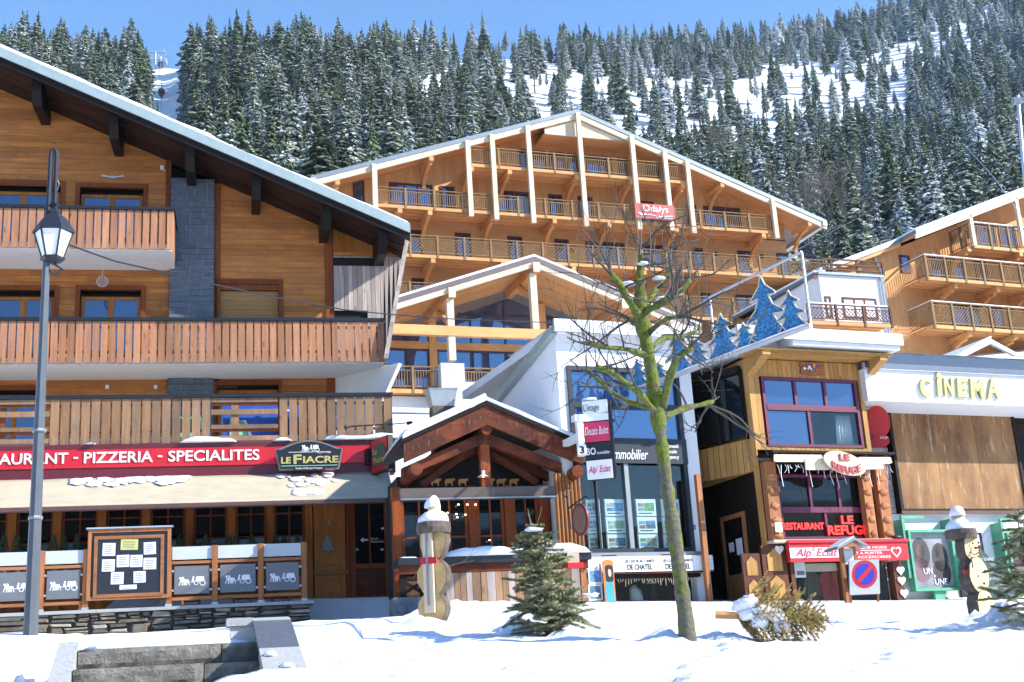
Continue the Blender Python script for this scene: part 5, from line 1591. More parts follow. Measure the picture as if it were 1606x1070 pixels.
# pale boarding in the tip of the gable
zg = O.z(906, 213, -.02)
ug0, ug1 = O.u(855, 212, .1), O.u(985, 222, .1)
tip = [(ug0, zg), (ug1, zg), (ug1, ozt(ug1) - .63), (oa[0], oa[1] - .63), (ug0, ozt(ug0) - .63)]
MB().prism(tip, .12, .2).build('gable_tip_boarding', M['larch_pale_x'], od)
part('gable_tip_floor', M['larch_soffit'], od, (ug0, ug1, .21, OW, zg, zg + .12))
FL = {}
def baluster_run(parent, a, b_, z0, z1, lattice=False, bw=.035, pitch=.125, wm=None):
    """thin balusters (or a diagonal lattice) between two rails: too fine to pick apart, one mesh"""
    b = MB()
    d = Vector(b_) - Vector(a); n = max(1, int(d.length / pitch))
    if not lattice:
        for i in range(n):
            p = Vector(a) + d * ((i + .5) / n)
            b.bar(p + Vector((0, 0, z0)), p + Vector((0, 0, z1)), bw, bw, up=(0, 1, 0))
    else:
        h = z1 - z0; n = max(2, int(d.length / .2)); dn = d.normalized()
        for i in range(-int(h / d.length * n) - 1, n + 1):
            for s_ in (1, -1):
                s0 = i * d.length / n; pts_ = []
                x0, x1 = s0, s0 + h
                lo, hi = max(x0, 0), min(x1, d.length)
                if hi - lo < .03: continue
                za, zb = (lo - s0), (hi - s0)
                if s_ < 0: za, zb = h - za, h - zb
                b.bar(Vector(a) + dn * lo + Vector((0, 0, z0 + za)), Vector(a) + dn * hi + Vector((0, 0, z0 + zb)), .03, .03, up=(0.2, 1, 0.1))
    o = b.build('lattice' if lattice else 'balusters', wm or M['rail_wood'], parent)
    o['kind'] = 'stuff'
    return o
def timber_balcony(parent, pa, pb, yb, zr, floor, lattice=False, post_pitch=1.9, soffit=True, rail_h=None, top_gap=.14, xposts=None, name='balcony', wm=None):
    """pa, pb: (u, y) ends of the front; yb: wall depth"""
    wm = wm or M['rail_wood']
    e = empty(name, (0, 0, 0)); e.parent = parent; ORG[e] = ORG[parent]
    u0, u1, y = pa[0], pb[0], pa[1]
    if soffit:
        part('floor_boards', M['larch_soffit'], e, (u0, u1, y + .05, yb, floor - .06, floor))
        part('edge_beam', M['larch'], e, (u0, u1, y - .04, y + .1, floor - .24, floor - .062))
        n = max(1, int((yb - y) / .45))
        for k in range(1, n):
            yy = lerp(y + .1, yb, k / n); part('joist', M['larch'], e, (u0, u1, yy - .06, yy + .06, floor - .2, floor - .062))
    part('handrail', wm, e, (u0, u1, y - .05, y + .05, zr - .05, zr))
    zt_, zb2 = zr - .05 - top_gap, floor + .06
    part('top_rail', wm, e, (u0, u1, y - .03, y + .03, zt_ - .04, zt_))
    part('bottom_rail', wm, e, (u0, u1, y - .03, y + .03, zb2, zb2 + .05))
    n = max(1, round((u1 - u0) / post_pitch))
    us = [lerp(u0, u1, i / n) for i in range(n + 1)]
    for u in us: part('rail_post', wm, e, (u - .06, u + .06, y - .07, y + .06, floor - .28, zr + .01))
    for a, b_ in zip(us, us[1:]):
        baluster_run(e, (a + .06, y, 0), (b_ - .06, y, 0), zb2 + .05, zt_ - .04, lattice, wm=wm)
    return e
f1, f2, f3 = O.z(905, 269), O.z(905, 340), O.z(905, 412)
r1, r2, r3 = O.z(905, 243.5), O.z(905, 315.5), O.z(905, 384)
bal = []
timber_balcony(od, (O.u(738, 260), 0), (O.u(1077, 270), 0), OW, r1, f1, False, 1.75)
timber_balcony(od, (O.u(590, 310), 0), (O.u(1212, 350), 0), OW, r2, f2, False, 1.75)
timber_balcony(od, (O.u(600, 385), 0), (O.u(1296, 420), 0), OW, r3, f3, True, 1.62)
r4, f4 = r3 - (r2 - r3) * 1.02, f3 - (f2 - f3) * 1.02
timber_balcony(od, (O.u(600, 460), 0), (O.u(1290, 490), 0), OW, r4, f4, True, 1.62)
# white timber posts from the fascia down to the balconies
for px, y0, y1 in ((588, 276, 332), (736, 233, 340), (775, 221, 345), (832, 206, 350), (913, 190, 355), (997, 226, 360), (1048, 250, 362), (1083, 265, 366), (1215, 320, 374)):
    u = O.u((px), (y0 + y1) / 2, -.15)
    part('pale_post', M['larch_pale'], od, (u - .14, u + .14, -.28, -.06, O.z(px, y1, -.15), ozt(u) - .3))
# brackets under roof and balconies
def bracket(parent, u, y0, y1, z, drop, w=.13, mat='larch_z'):
    b = MB()
    b.box(u - w, u + w, y0, y1, z - .28, z)
    b.build('bracket_beam', M[mat], parent)
    n = 7
    pts = [(lerp(y0 + .35, y1, math.sin(t * math.pi / 2) ** 1), z - .29 - drop * (1 - math.cos(t * math.pi / 2))) for t in [k / n for k in range(n + 1)]]
    pts2 = [(p[0] - .02, p[1] - .24) for p in pts[::-1]]
    prof = pts + [(y1, pts[-1][1] - .24)] + pts2[1:]
    # swept bar along the curve
    b = MB()
    for (ya, za), (yb, zb) in zip(pts, pts[1:]): b.bar((u, ya, za), (u, yb + .03, zb - .03), w * 1.6, .22)
    b.build('bracket_brace', M[mat], parent)
for px in (529, 677, 1133, 1262): 
    u = O.u(px, 260 if px < 700 else 290, 0); bracket(od, u, -.02, OW, ozt(u) - .62, 1.1)
for px in (628, 675, 774, 870, 955, 1060, 1195): bracket(od, O.u(px, 345, 0), -.02, OW, f2 - .24, 1.3)
for px in (740, 800, 905, 990, 1070): bracket(od, O.u(px, 275, 0), -.02, OW, f1 - .24, 1.0)
for px in (680, 790, 900, 1010, 1095, 1250): bracket(od, O.u(px, 420, 0), -.02, OW, f3 - .24, 1.2)
# doors and windows behind the balconies
def far_window(parent, fr, px0, px1, floor, top, y, cols):
    u0, u1 = fr.u(px0, 330, y), fr.u(px1, 330, y)
    window(parent, u0, u1, floor, top, y - .06, M['win_brown'], M['glass'], cols, 1, .13, .12, 'window', .09)
hgt = 2.15
for px0, px1, c_ in ((818, 862, 2), (866, 892, 1), (895, 912, 1), (924, 966, 2), (975, 990, 1), (1020, 1040, 1)): far_window(od, O, px0, px1, f1 + .05, f1 + .05 + hgt - .1, OW, c_)
for px0, px1, c_ in ((554, 572, 1), (611, 679, 3), (691, 714, 1), (780, 833, 2), (861, 883, 1), (907, 930, 1), (1004, 1025, 1), (1077, 1092, 1), (1103, 1160, 3)): far_window(od, O, px0, px1, f2 + .05, f2 + .05 + hgt, OW, c_)
for px0, px1, c_ in ((640, 660, 1), (711, 736, 1), (793, 816, 1), (866, 888, 1), (914, 974, 3), (996, 1050, 3), (1078, 1096, 1), (1148, 1169, 1), (1209, 1228, 1)): far_window(od, O, px0, px1, f3 + .05, f3 + .05 + hgt, OW + .02, c_)
for px0, px1, c_ in ((641, 660, 1), (1085, 1100, 1), (1138, 1187, 3), (1220, 1236, 1)): far_window(od, O, px0, px1, f4 + .05, f4 + .05 + hgt, OW + .02, c_)
for k, (px, py) in enumerate(((1123, 398), (1195, 402), (898, 392), (1060, 392))):
    u, z = O.q(px, py, OW - .1); part('wall_lantern', M['black'], od, (u - .08, u + .08, OW - .18, OW, z - .12, z + .12))
# red name board
u0, u1, z0, z1 = O.r(996, 321, 1057, 344, -.4)
osn = O.thing('red_name_board', (u0 + u1) / 2, -.4, z0, 'pale red board with white script lettering ODALYS on the big gable', 'sign')
M['sign_red'] = plain('faded_red', (0.45, 0.07, 0.07), .5)
part('board', M['sign_red'], osn, (u0, u1, -.45, -.4, z0, z1))
fit_text('lettering', 'Odalys', M['white'], osn, lerp(u0, u1, .2), lerp(u0, u1, .84), lerp(z0, z1, .34), lerp(z0, z1, .92), -.452, .02)
b = MB()
cv_ = [(.08, .36), (.2, .26), (.4, .24), (.6, .17), (.8, .22), (.95, .26)]
b.tube([(lerp(u0, u1, x), -.46, lerp(z0, z1, y)) for x, y in cv_], .035, 5)
b.build('swash', M['white'], osn)
b = MB(); b.tube([(lerp(u0, u1, x), -.46, lerp(z0, z1, y)) for x, y in ((.08, .36), (.06, .3), (.14, .22), (.3, .28))], .04, 5); b.build('swash', M['white'], osn)
fit_text('lettering', 'vacances', M['white'], osn, lerp(u0, u1, .5), lerp(u0, u1, .92), lerp(z0, z1, .06), lerp(z0, z1, .13), -.452, .02)
# parasol folded on a balcony
u, z = O.q(1130, 405, .6)
ps = O.thing('folded_parasol_board', u, .6, f3, 'brown tilted board standing on the lattice balcony', 'board')
MB().prism([(u - .5, z - .5), (u + .3, z - .5), (u + .4, z + .3), (u - .1, z + .05)], .55, .62).build('panel', M['win_brown'], ps)

# ------------------------------------------------------------------ glazed hall in front of it
G = Fr(840, 545, 60, 19.6)
gd = G.thing('glazed_hall', -2, 0, 12, 'larch gabled hall with tall glazed front and snow edged roof', 'building')
ga, gl, gr_ = G.q(838, 399, -.05), G.q(600, 471, -.05), G.q(1100, 508, -.05)
GY_ = 4.2
def gzt(u): return ga[1] + (gl[1] - ga[1]) / (gl[0] - ga[0]) * (u - ga[0]) if u < ga[0] else ga[1] + (gr_[1] - ga[1]) / (gr_[0] - ga[0]) * (u - ga[0])
gl = (gl[0] - 1.2, gzt(gl[0] - 1.2))
grf = empty('roof', (0, 0, 0)); grf.parent = gd; ORG[grf] = ORG[gd]
def g_strip(z1, z0, y0, y1, name, mat):
    for a, b_ in ((gl[0], ga[0]), (ga[0], gr_[0])):
        MB().prism([(a, gzt(a) + z0), (b_, gzt(b_) + z0), (b_, gzt(b_) + z1), (a, gzt(a) + z1)], y0, y1).build(name, mat, grf)
g_strip(-.10, -.36, -.05, 7, 'roof_deck', plain('brown_roof_edge', (0.13, 0.10, 0.10), .5))
g_strip(-.362, -.64, -.02, .12, 'fascia', M['larch_pale_x'])
g_strip(.02, -.098, -.04, 7, 'snow_cover', M['snow'])
for k in range(10): g_strip(-.362, -.42 - (.015 if k % 2 else 0), .14 + k * .42, .14 + k * .42 + .40, 'soffit_board', M['larch'])
for px, py in ((707, 464), (838, 405), (975, 450), (1050, 480)):
    u = G.u(px, py, .1); z = gzt(u) - .42
    part('purlin', M['larch'], grf, (u - .17, u + .17, -.12, GY_ + .2, z - .5, z - .02))
    part('purlin_end', M['larch_pale_x'], grf, (u - .175, u + .175, -.16, -.125, z - .51, z - .01))
for px, y1 in ((707, 566), (840, 548)):
    u = G.u(px, 520, .2)
    part('front_post', M['larch_pale'], gd, (u - .17, u + .17, .05, .4, G.z(px, y1, .2), gzt(u) - .92))
    MB().bar((u, .5, gzt(u) - 2.0), (u, 2.2, gzt(u) - .9), .22, .22).build('brace', M['larch_z'], gd)
zb0, zb1 = G.z(730, 528, .1), G.z(730, 513, .1)
part('tie_beam', M['larch'], gd, (gl[0] + 1.3, G.u(1010, 530, .1), .0, .3, zb0, zb1))
# glazed wall
wz = G.z(700, 612, GY_)
def gw_top(u): return gzt(u) - .95
cols_px = [(596, 1), (679, 1), (847, 1), (1010, 1)]
pcols = [gl[0] + .8] + [G.u(x, 560, GY_) for x in (679, 853, 1010)] + [gr_[0] - 1]
for u in pcols: part('wall_post', M['larch_z'], gd, (u - .2, u + .2, GY_ - .15, GY_ + .2, wz, min(gw_top(u), gw_top(u)) + .4))
zm0, zm1 = G.z(700, 549, GY_), G.z(700, 538, GY_)
part('transom', M['larch'], gd, (pcols[0], pcols[-1], GY_ - .12, GY_ + .1, zm0, zm1))
for a, b_ in zip(pcols, pcols[1:]):
    a2, b2 = a + .21, b_ - .21
    n = 3 if b2 - a2 > 3.5 else 2
    for i in range(n):
        c0, c1 = lerp(a2, b2, i / n), lerp(a2, b2, (i + 1) / n)
        window(gd, c0 + .01, c1 - .01, wz, zm0 - .02, GY_ - .02, M['aubergine'], M['glass_blue'], 1, 1, .09, .06)
    b = MB(); gm = MB()
    for i in range(n):
        c0, c1 = lerp(a2, b2, i / n), lerp(a2, b2, (i + 1) / n)
        mid = (c0 + c1) / 2
        pane = [(c0, zm1 + .02), (c1, zm1 + .02), (c1, max(zm1 + .05, gw_top(c1))), (c0, max(zm1 + .05, gw_top(c0)))]
        if c0 < ga[0] < c1: pane = [(c0, zm1 + .02), (c1, zm1 + .02), (c1, gw_top(c1)), (ga[0], gw_top(ga[0])), (c0, gw_top(c0))]
        MB().prism(pane, GY_ + .02, GY_ + .04).build('gable_pane', M['glass_blue'], gd)
        part('mullion', M['aubergine'], gd, (c0 - .05, c0 + .05, GY_ - .03, GY_ + .018, zm1 + .02, max(zm1 + .06, gw_top(c0))))
    zz = zm1 + 1.55
    if max(gw_top(a2), gw_top(b2)) > zz + .2:
        aa = a2 if gw_top(a2) > zz else ga[0] - (ga[1] - .95 - zz) / ((ga[1] - gl[1]) / (ga[0] - gl[0]))
        bb = b2 if gw_top(b2) > zz else ga[0] + (ga[1] - .95 - zz) / ((ga[1] - gr_[1]) / (gr_[0] - ga[0]))
        part('mullion', M['aubergine'], gd, (aa, bb, GY_ - .025, GY_ + .015, zz, zz + .1))
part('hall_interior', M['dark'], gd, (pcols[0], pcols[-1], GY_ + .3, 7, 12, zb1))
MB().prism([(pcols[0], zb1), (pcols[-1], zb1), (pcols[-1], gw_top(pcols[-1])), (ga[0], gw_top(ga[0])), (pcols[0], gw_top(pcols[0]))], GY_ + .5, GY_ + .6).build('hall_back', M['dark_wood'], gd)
# terrace railings, concrete pier, white base
zrl, zfl = G.z(690, 575.5, 0), G.z(690, 610, 0)
timber_balcony(gd, (G.u(560, 590), 0), (G.u(690, 590), 0), GY_, zrl, zfl, False, 1.2, True)
timber_balcony(gd, (G.u(727, 590), 0), (G.u(860, 590), 0), GY_, zrl, zfl + .3, False, 1.25, False)
u0, u1 = G.u(692, 600, -.5), G.u(729, 600, -.5)
M['board_concrete'] = wood('board_marked_concrete', (0.55, 0.55, 0.54), 'z', .12, .9, .03, False)
part('concrete_pier', M['board_concrete'], gd, (u0, u1, -.55, .8, 10, G.z(710, 570, -.5)))
part('white_base', M['plaster_r'], gd, (G.u(560, 630, .6), G.u(900, 630, .6), .6, 3.5, 9, zfl - .25))
part('base_snow', M['snow'], gd, (G.u(600, 640, -1), u0 - .02, -1.6, .55, G.z(650, 650, -1.2), G.z(650, 643, -1.2)))
part('white_parapet', M['plaster_r'], gd, (u1 + .02, G.u(860, 620, -.2), -.2, .1, 9, zfl + .3))
lw = window(gd, G.u(626, 650, .55), G.u(656, 650, .55), G.z(640, 666, .55), G.z(640, 652, .55), .5, M['larch_z'], M['glass_low'], 2, 1, .08, .06)
part('lower_wall', M['plaster_r'], gd, (G.u(580, 640, -1.7), G.u(720, 640, -1.7), -1.7, -1.61, 9, G.z(650, 651, -1.6)))
# ------------------------------------------------------------------ white lower house between the two timber buildings
Wt = Fr(1340, 470, 68, 19.6)
wd_ = Wt.thing('white_lower_house', 0, 0, 12, 'plain white flat roofed house between the two timber chalets', 'building')
u0, u1, z0, z1 = Wt.r(1290, 434, 1388, 520, 0)
part('wall', M['plaster_r'], wd_, (u0, u1, 0, 6, 12, z1))
part('roof_edge', M['tin_roof'], wd_, (u0 - .1, u1 + .1, -.15, 6, z1 + .002, z1 + .14))
part('roof_snow', M['snow'], wd_, (u0 + 1, u1 - .2, .3, 5.9, z1 + .142, z1 + .34))
for k in range(3): part('roof_railing', M['win_brown'], wd_, (u0 + .3, u1, -.08, .0, z1 + .3 + k * .3, z1 + .38 + k * .3))
for px in (1305, 1345, 1385): 
    u = Wt.u(px, 425, 0); part('railing_post', M['win_brown'], wd_, (u - .06, u + .06, -.05, .05, z1 + .14, z1 + .98))
for px0, px1, c_ in ((1320, 1374, 3), (1293, 1303, 1)):
    window(wd_, Wt.u(px0, 470, 0), Wt.u(px1, 470, 0), Wt.z(1340, 500, 0), Wt.z(1340, 467, 0), -.03, M['win_brown'], M['glass'], c_, 1, .12, .1)
wb2 = timber_balcony(wd_, (Wt.u(1268, 490, -1.5), -1.5), (Wt.u(1396, 490, -1.5), -1.5), 0, Wt.z(1330, 479, -1.5), Wt.z(1330, 504, -1.5), True, 1.5, True, wm=M['win_brown'])
part('snow_on_rail', M['snow'], wb2, (Wt.u(1270, 490, -1.5), Wt.u(1392, 490, -1.5), -1.56, -1.44, Wt.z(1330, 479, -1.5) + .002, Wt.z(1330, 479, -1.5) + .07))
MB().tube([(u1 - .1, -.1, z1), (u1 - .1, -.1, 14)], .07, 6).build('downpipe', M['galv'], wd_)

# ------------------------------------------------------------------ right hand timber chalet
K = Fr(1500, 410, 70, 23)
kd = K.thing('right_timber_chalet', 0, 0, 12, 'larch timber chalet with stacked corner balconies at the right edge', 'chalet')
k0 = K.q(1300, 412, -.3); k1 = K.q(1606, 296, -.3)
ks = (k1[1] - k0[1]) / (k1[0] - k0[0])
def kzt(u): return k0[1] + ks * (u - k0[0])
KA = k1[0] + 4.0
KW = 1.7
krf = empty('roof', (0, 0, 0)); krf.parent = kd; ORG[krf] = ORG[kd]
km = K.u(1434, 352, -.3)
def k_strip(ua, ub, z1, z0, y0, y1, name, mat): MB().prism([(ua, kzt(ua) + z0), (ub, kzt(ub) + z0), (ub, kzt(ub) + z1), (ua, kzt(ua) + z1)], y0, y1).build(name, mat, krf)
k_strip(km, KA, 0, -.22, -.35, 12, 'roof_deck', M['tin_roof'])
k_strip(km, KA, -.222, -.52, -.3, -.16, 'fascia', M['larch_pale_x'])
k_strip(km, KA, .1, .003, -.33, 12, 'snow_cover', M['snow'])
k_strip(km, KA, -.222, -.27, -.14, KW, 'soffit', M['larch_soffit'])
k_strip(k0[0], km - .005, -.08, -.28, KW - .7, 12, 'roof_deck', M['tin_roof'])
k_strip(k0[0], km - .005, .04, -.078, KW - .6, 12, 'snow_cover', M['snow'])
k_strip(k0[0], km - .005, -.282, -.5, KW - .62, KW - .5, 'fascia', M['larch'])
MB().prism([(KA, kzt(KA) - .22), (KA, kzt(KA) + .1), (KA + 14, kzt(KA) - ks * 14), (KA + 14, kzt(KA) - ks * 14 - .3)], -.35, 12).build('right_slope', M['tin_roof'], krf)
kl = K.u(1400, 420, KW)
MB().prism([(k0[0] + .6, 12), (KA + 8, 12), (KA + 8, kzt(KA) - 8 * ks - .4), (KA, kzt(KA) - .3), (k0[0] + .6, kzt(k0[0] + .6) - .52)], KW + .0, KW + 9).build('wall', M['larch_clad_v'], kd)
kf1, kf2, kf3 = K.z(1530, 383, 0), K.z(1530, 442, 0), K.z(1530, 515, 0)
kr1, kr2, kr3 = K.z(1545, 351, 0), K.z(1545, 412, 0), K.z(1545, 482, 0)
UX = K.u(1700, 420, 0)
def corner_balcony(u0, y0, yb, zr, fl, lattice):
    e = timber_balcony(kd, (u0, y0), (UX, y0), KW, zr, fl, lattice, 1.45)
    part('side_handrail', M['rail_wood'], e, (u0 - .05, u0 + .05, y0, yb, zr - .05, zr))
    part('side_bottom_rail', M['rail_wood'], e, (u0 - .03, u0 + .03, y0, yb, fl + .06, fl + .11))
    part('snow_on_rail', M['snow'], e, (u0 - .06, UX, y0 - .06, y0 + .05, zr + .002, zr + .05), (u0 - .06, u0 + .05, y0 + .06, yb, zr + .002, zr + .05))
    for yy in (lerp(y0, yb, .5), yb): part('rail_post', M['rail_wood'], e, (u0 - .06, u0 + .06, yy - .06, yy + .06, fl - .28, zr))
    baluster_run(e, (u0, y0 + .06, 0), (u0, lerp(y0, yb, .5) - .06, 0), fl + .11, zr - .23, lattice)
    baluster_run(e, (u0, lerp(y0, yb, .5) + .06, 0), (u0, yb - .06, 0), fl + .11, zr - .23, lattice)
    if yb > KW: part('side_floor', M['larch_soffit'], e, (u0, k0[0] + .6 if False else u0 + 1.8, KW, yb, fl - .06, fl))
    return e
ku1, ku2, ku3 = K.u(1522, 360, 0), K.u(1446, 418, 0), K.u(1457, 490, 0)
corner_balcony(ku1, 0, KW, kr1, kf1, False)
corner_balcony(ku2, -.3, 4.2, kr2, kf2, False)
corner_balcony(ku3, -.3, 4.2, kr3, kf3, True)
for px, z in ((1520, kf1), (1600, kf1), (1490, kf2), (1555, kf2), (1606, kf2), (1500, kf3), (1570, kf3)):
    bracket(kd, K.u(px, 400, 0), -.1, KW, z - .24, 1.1)
for px, y0, y1 in ((1524, 333, 385), (1598, 306, 385)):
    u = K.u(px, (y0 + y1) / 2, -.2); part('pale_post', M['larch_pale'], kd, (u - .12, u + .12, -.3, -.1, K.z(px, y1, -.2), kzt(u) - .3))
for px0, px1, fl, c_ in ((1535, 1566, kf1, 2), (1572, 1598, kf1, 2), (1454, 1507, kf2, 3), (1525, 1543, kf2, 1), (1602, 1640, kf2, 2), (1476, 1520, kf3, 2), (1540, 1556, kf3, 1), (1590, 1640, kf3, 2)):
    u0, u1 = K.u(px0, 400, KW), K.u(px1, 400, KW); window(kd, u0, u1, fl + .05, fl + 2.15, KW - .07, M['win_brown'], M['glass'], c_, 1, .13, .12, 'window', .065)
u0, u1, z0, z1 = K.r(1411, 401, 1427, 428, KW); window(kd, u0, u1, z0, z1, KW - .07, M['win_brown'], M['glass'], 1, 1, .13, .1, 'window', .065)
u = K.u(1370, 400, KW - .1); MB().tube([(u, KW - .15, kzt(u) - .5), (u + .4, KW - .1, kzt(u) - 1.4), (u + .5, KW - .1, 14)], .08, 6).build('downpipe', M['galv'], kd)
# ------------------------------------------------------------------ the row of shops on the right
R = Fr(1000, 945, 27, 22.5)
RG = 3.05
def clear_glass(name, tint=(0.9, 0.95, 0.95), refl=0.045):
    mt, nt, b = mat_base(name)
    out = nt.nodes['Material Output']
    tr_ = N(nt, 'ShaderNodeBsdfTransparent'); tr_.inputs[0].default_value = (*tint, 1)
    gl_ = N(nt, 'ShaderNodeBsdfGlossy'); gl_.inputs['Roughness'].default_value = .01
    mx = N(nt, 'ShaderNodeMixShader')
    mx.inputs[0].default_value = refl; nt.links.new(tr_.outputs[0], mx.inputs[1]); nt.links.new(gl_.outputs[0], mx.inputs[2])
    nt.links.new(mx.outputs[0], out.inputs[0])
    return mt
M['clear'] = clear_glass('shop_glass')
def vplanks(parent, mat, x0, x1, z0, z1, wd, y, th, holes=(), name='board'):
    u = x0
    while u < x1 - .02:
        e = min(u + wd - .008, x1)
        for a, b_ in cut(z0, z1, [(h[2], h[3]) for h in holes if h[0] < e - .01 and h[1] > u + .01]):
            pbox(name, mat, parent, u, e, y - rnd.uniform(0, .006), y + th, a, b_)
        u += wd
# ---- estate agent's building
re_b = R.thing('white_shop_building', 0, 0, RG, 'white rendered shop building with tall dark framed window, centre right', 'building')
fz0, fz1 = R.z(1000, 868), R.z(960, 577)
fu0, fu1 = -1.25, 1.47
zt_re = 9.12
part('front_wall', M['plaster_r'], re_b, (-1.45, fu0, 0, .3, RG, fz1), (-1.45, 1.80, 0, .3, fz1, zt_re), (fu1, 1.80, 0, .3, RG, fz1))
MB().prism_x([(.301, RG), (9, RG), (9, zt_re - 1.85), (.301, zt_re - .06)][::-1], -1.45, -1.2).build('side_wall', M['plaster_r'], re_b)
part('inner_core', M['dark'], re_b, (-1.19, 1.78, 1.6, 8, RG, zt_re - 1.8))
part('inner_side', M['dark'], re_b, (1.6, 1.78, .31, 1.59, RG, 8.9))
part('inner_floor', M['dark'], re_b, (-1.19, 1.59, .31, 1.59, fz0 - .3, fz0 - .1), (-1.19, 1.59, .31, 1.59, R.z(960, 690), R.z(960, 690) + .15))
MB().prism_x([(-.1, zt_re - .02), (9, zt_re - 1.86), (9, zt_re - 1.7), (-.1, zt_re + .16)][::-1], -1.6, -1.452).build('verge_trim', M['verge'], re_b)
part('roof_slab', M['plaster_r'], re_b, (-1.45, 1.9, -.25, 6, zt_re + .003, zt_re + .2))
part('roof_flashing', M['galv'], re_b, (-1.6, 1.9, -.33, -.252, zt_re - .02, zt_re + .26))
b = MB(); lumps(b, -1.5, 1.9, -.3, 3, zt_re + .205, .12, 21, .15, .3); b.build('roof_snow', M['snow'], re_b, True)
wf_ = frame('window_frame', M['anthracite'], re_b, fu0, fu1, fz0, fz1, -.05, .12, .1)
zb0, zb1 = R.z(1000, 728), R.z(1000, 689)
zt0, zt1 = R.z(960, 641), R.z(960, 633)
part('transom', M['anthracite'], wf_, (fu0 + .1, fu1 - .1, -.04, .11, zt0, zt1))
um = R.u(986, 800)
part('mullion', M['steel'], wf_, (um - .05, um + .05, -.045, .1, fz0 + .1, zb0))
part('mullion', M['anthracite'], wf_, (R.u(928, 800) + .13, R.u(928, 800) + .17, -.02, .1, fz0 + .1, zb0))
for z0, z1 in ((zb1 + .01, zt0), (zt1, fz1 - .1)): pbox('pane', M['glass_blue'], wf_, fu0 + .1, fu1 - .1, .03, .045, z0, z1)
for a, b_ in ((fu0 + .1, um - .05), (um + .05, fu1 - .1)): pbox('pane', M['clear'], wf_, a, b_, .03, .042, fz0 + .1, zb0)
sbd = R.thing('estate_agent_band', 0, -.1, zb0, 'black fascia band with white script lettering across the tall window', 'sign')
part('band', M['anthracite'], sbd, (fu0, fu1, -.09, -.052, zb0, zb1))
fit_text('script_lettering', 'Immobilier', M['white'], sbd, R.u(956, 715), R.u(1013, 715), R.z(985, 722), R.z(985, 706), -.092, .012, .35)
fit_text('lettering', 'BO', M['white'], sbd, R.u(918, 712), R.u(936, 712), R.z(985, 722), R.z(985, 707), -.092, .012, 0, .02)
fit_text('small_lettering', 'Conseil\nLocale\nAgency', M['white'], sbd, R.u(1040, 710), R.u(1061, 710), R.z(1050, 723), R.z(1050, 698), -.092, .01)
part('sill', M['steel'], re_b, (fu0, fu1 + .05, -.2, -.052, fz0 - .12, fz0))
for px in (948, 1042): part('vent_slot', M['black'], re_b, (R.u(px - 12, 870), R.u(px + 12, 870), -.205, -.2005, fz0 - .075, fz0 - .05))
# property cards hung in the window
M['card'] = plain('card_white', (0.62, 0.70, 0.68), .4, 0, .03)
photo_cols = [(0.25, 0.14, 0.08), (0.10, 0.22, 0.42), (0.12, 0.25, 0.08), (0.08, 0.16, 0.26), (0.3, 0.28, 0.2), (0.2, 0.3, 0.25)]
pm = [plain('card_photo', c, .4, 0, .6, 14) for c in photo_cols]
for ci, (xa, xb) in enumerate(((920, 940), (949, 979), (997, 1027), (1037, 1064))):
    for ri, (ya, yb) in enumerate(((784, 809), (812, 836), (839, 863))):
        sh = ri * 2 + (1 if ci > 1 else 0)
        u0, u1, z0, z1 = R.r(xa + sh, ya, xb + sh, yb, .12)
        u1 = min(u1, fu1 - .12)
        lb = ('small', 'wide', 'wide', 'partly hidden')[ci] + ' property card, ' + ('top', 'middle', 'bottom')[ri] + ' row, ' + ('leftmost', 'second', 'third', 'rightmost')[ci] + ' column of the shop window'
        e = R.thing('property_card', u0, .12, z0, lb, 'card', 'property cards in the shop window')
        part('card', M['card'], e, (u0, u1, .11, .125, z0, z1))
        frame('clear_edge', M['frost'], e, u0 - .015, u1 + .015, z0 - .015, z1 + .015, .127, .14, .02)
        w_ = u1 - u0; h_ = z1 - z0
        part('photo', pm[(ci + ri) % 6], e, (u0 + w_ * .42, u1 - w_ * .08, .104, .1095, z0 + h_ * .28, z0 + h_ * .8))
        for k in range(2): part('photo', pm[(ci * 2 + ri + k + 1) % 6], e, (u0 + w_ * .08, u0 + w_ * .38, .104, .1095, z0 + h_ * (.28 + .28 * k), z0 + h_ * (.5 + .28 * k)))
        part('caption', M['anthracite'], e, (u0 + w_ * .1, u1 - w_ * .2, .104, .1095, z0 + h_ * .12, z0 + h_ * .18))
# lower shop: white sign strip, display window
sgn = R.thing('white_shop_strip_sign', .2, -.2, R.z(1000, 897), 'white strip sign lettered DE CHATEL below the tall window', 'sign')
a, b_, c, d = R.r(918, 873, 1093, 897, -.2)
part('board', M['plaster_r'], sgn, (a, 1.74, -.26, -.2, c, d))
part('lower_edge', M['redwood_x'], sgn, (a, 1.74, -.24, -.2, c - .04, c - .002))
for xa, xb in ((984, 1023), (1044, 1083)):
    fit_text('lettering', 'DE CHATEL', M['anthracite'], sgn, R.u(xa, 890, -.26), R.u(xb, 890, -.26), lerp(c, d, .12), lerp(c, d, .48), -.262, .006, 0, .02)
    fit_text('small_lettering', 'LES CLES DE AU T SHIRTS', M['anthracite'], sgn, R.u(xa - 4, 880, -.26), R.u(xb + 3, 880, -.26), lerp(c, d, .6), lerp(c, d, .78), -.262, .006)
part('display_window', M['clear'], re_b, (R.u(945, 920), 1.46, .05, .06, RG, c - .05))
part('display_lintel', M['dark_wood'], re_b, (fu0, fu1, -.15, .2, c - .12, c - .045))
part('display_post', M['rail_post'], re_b, (R.u(915, 920), R.u(921, 920), -.2, .1, RG, c - .12))
part('display_wall', M['dark'], re_b, (fu0, R.u(945, 920), .1, .3, RG, c - .12))
b = MB(); rr = random.Random(8)
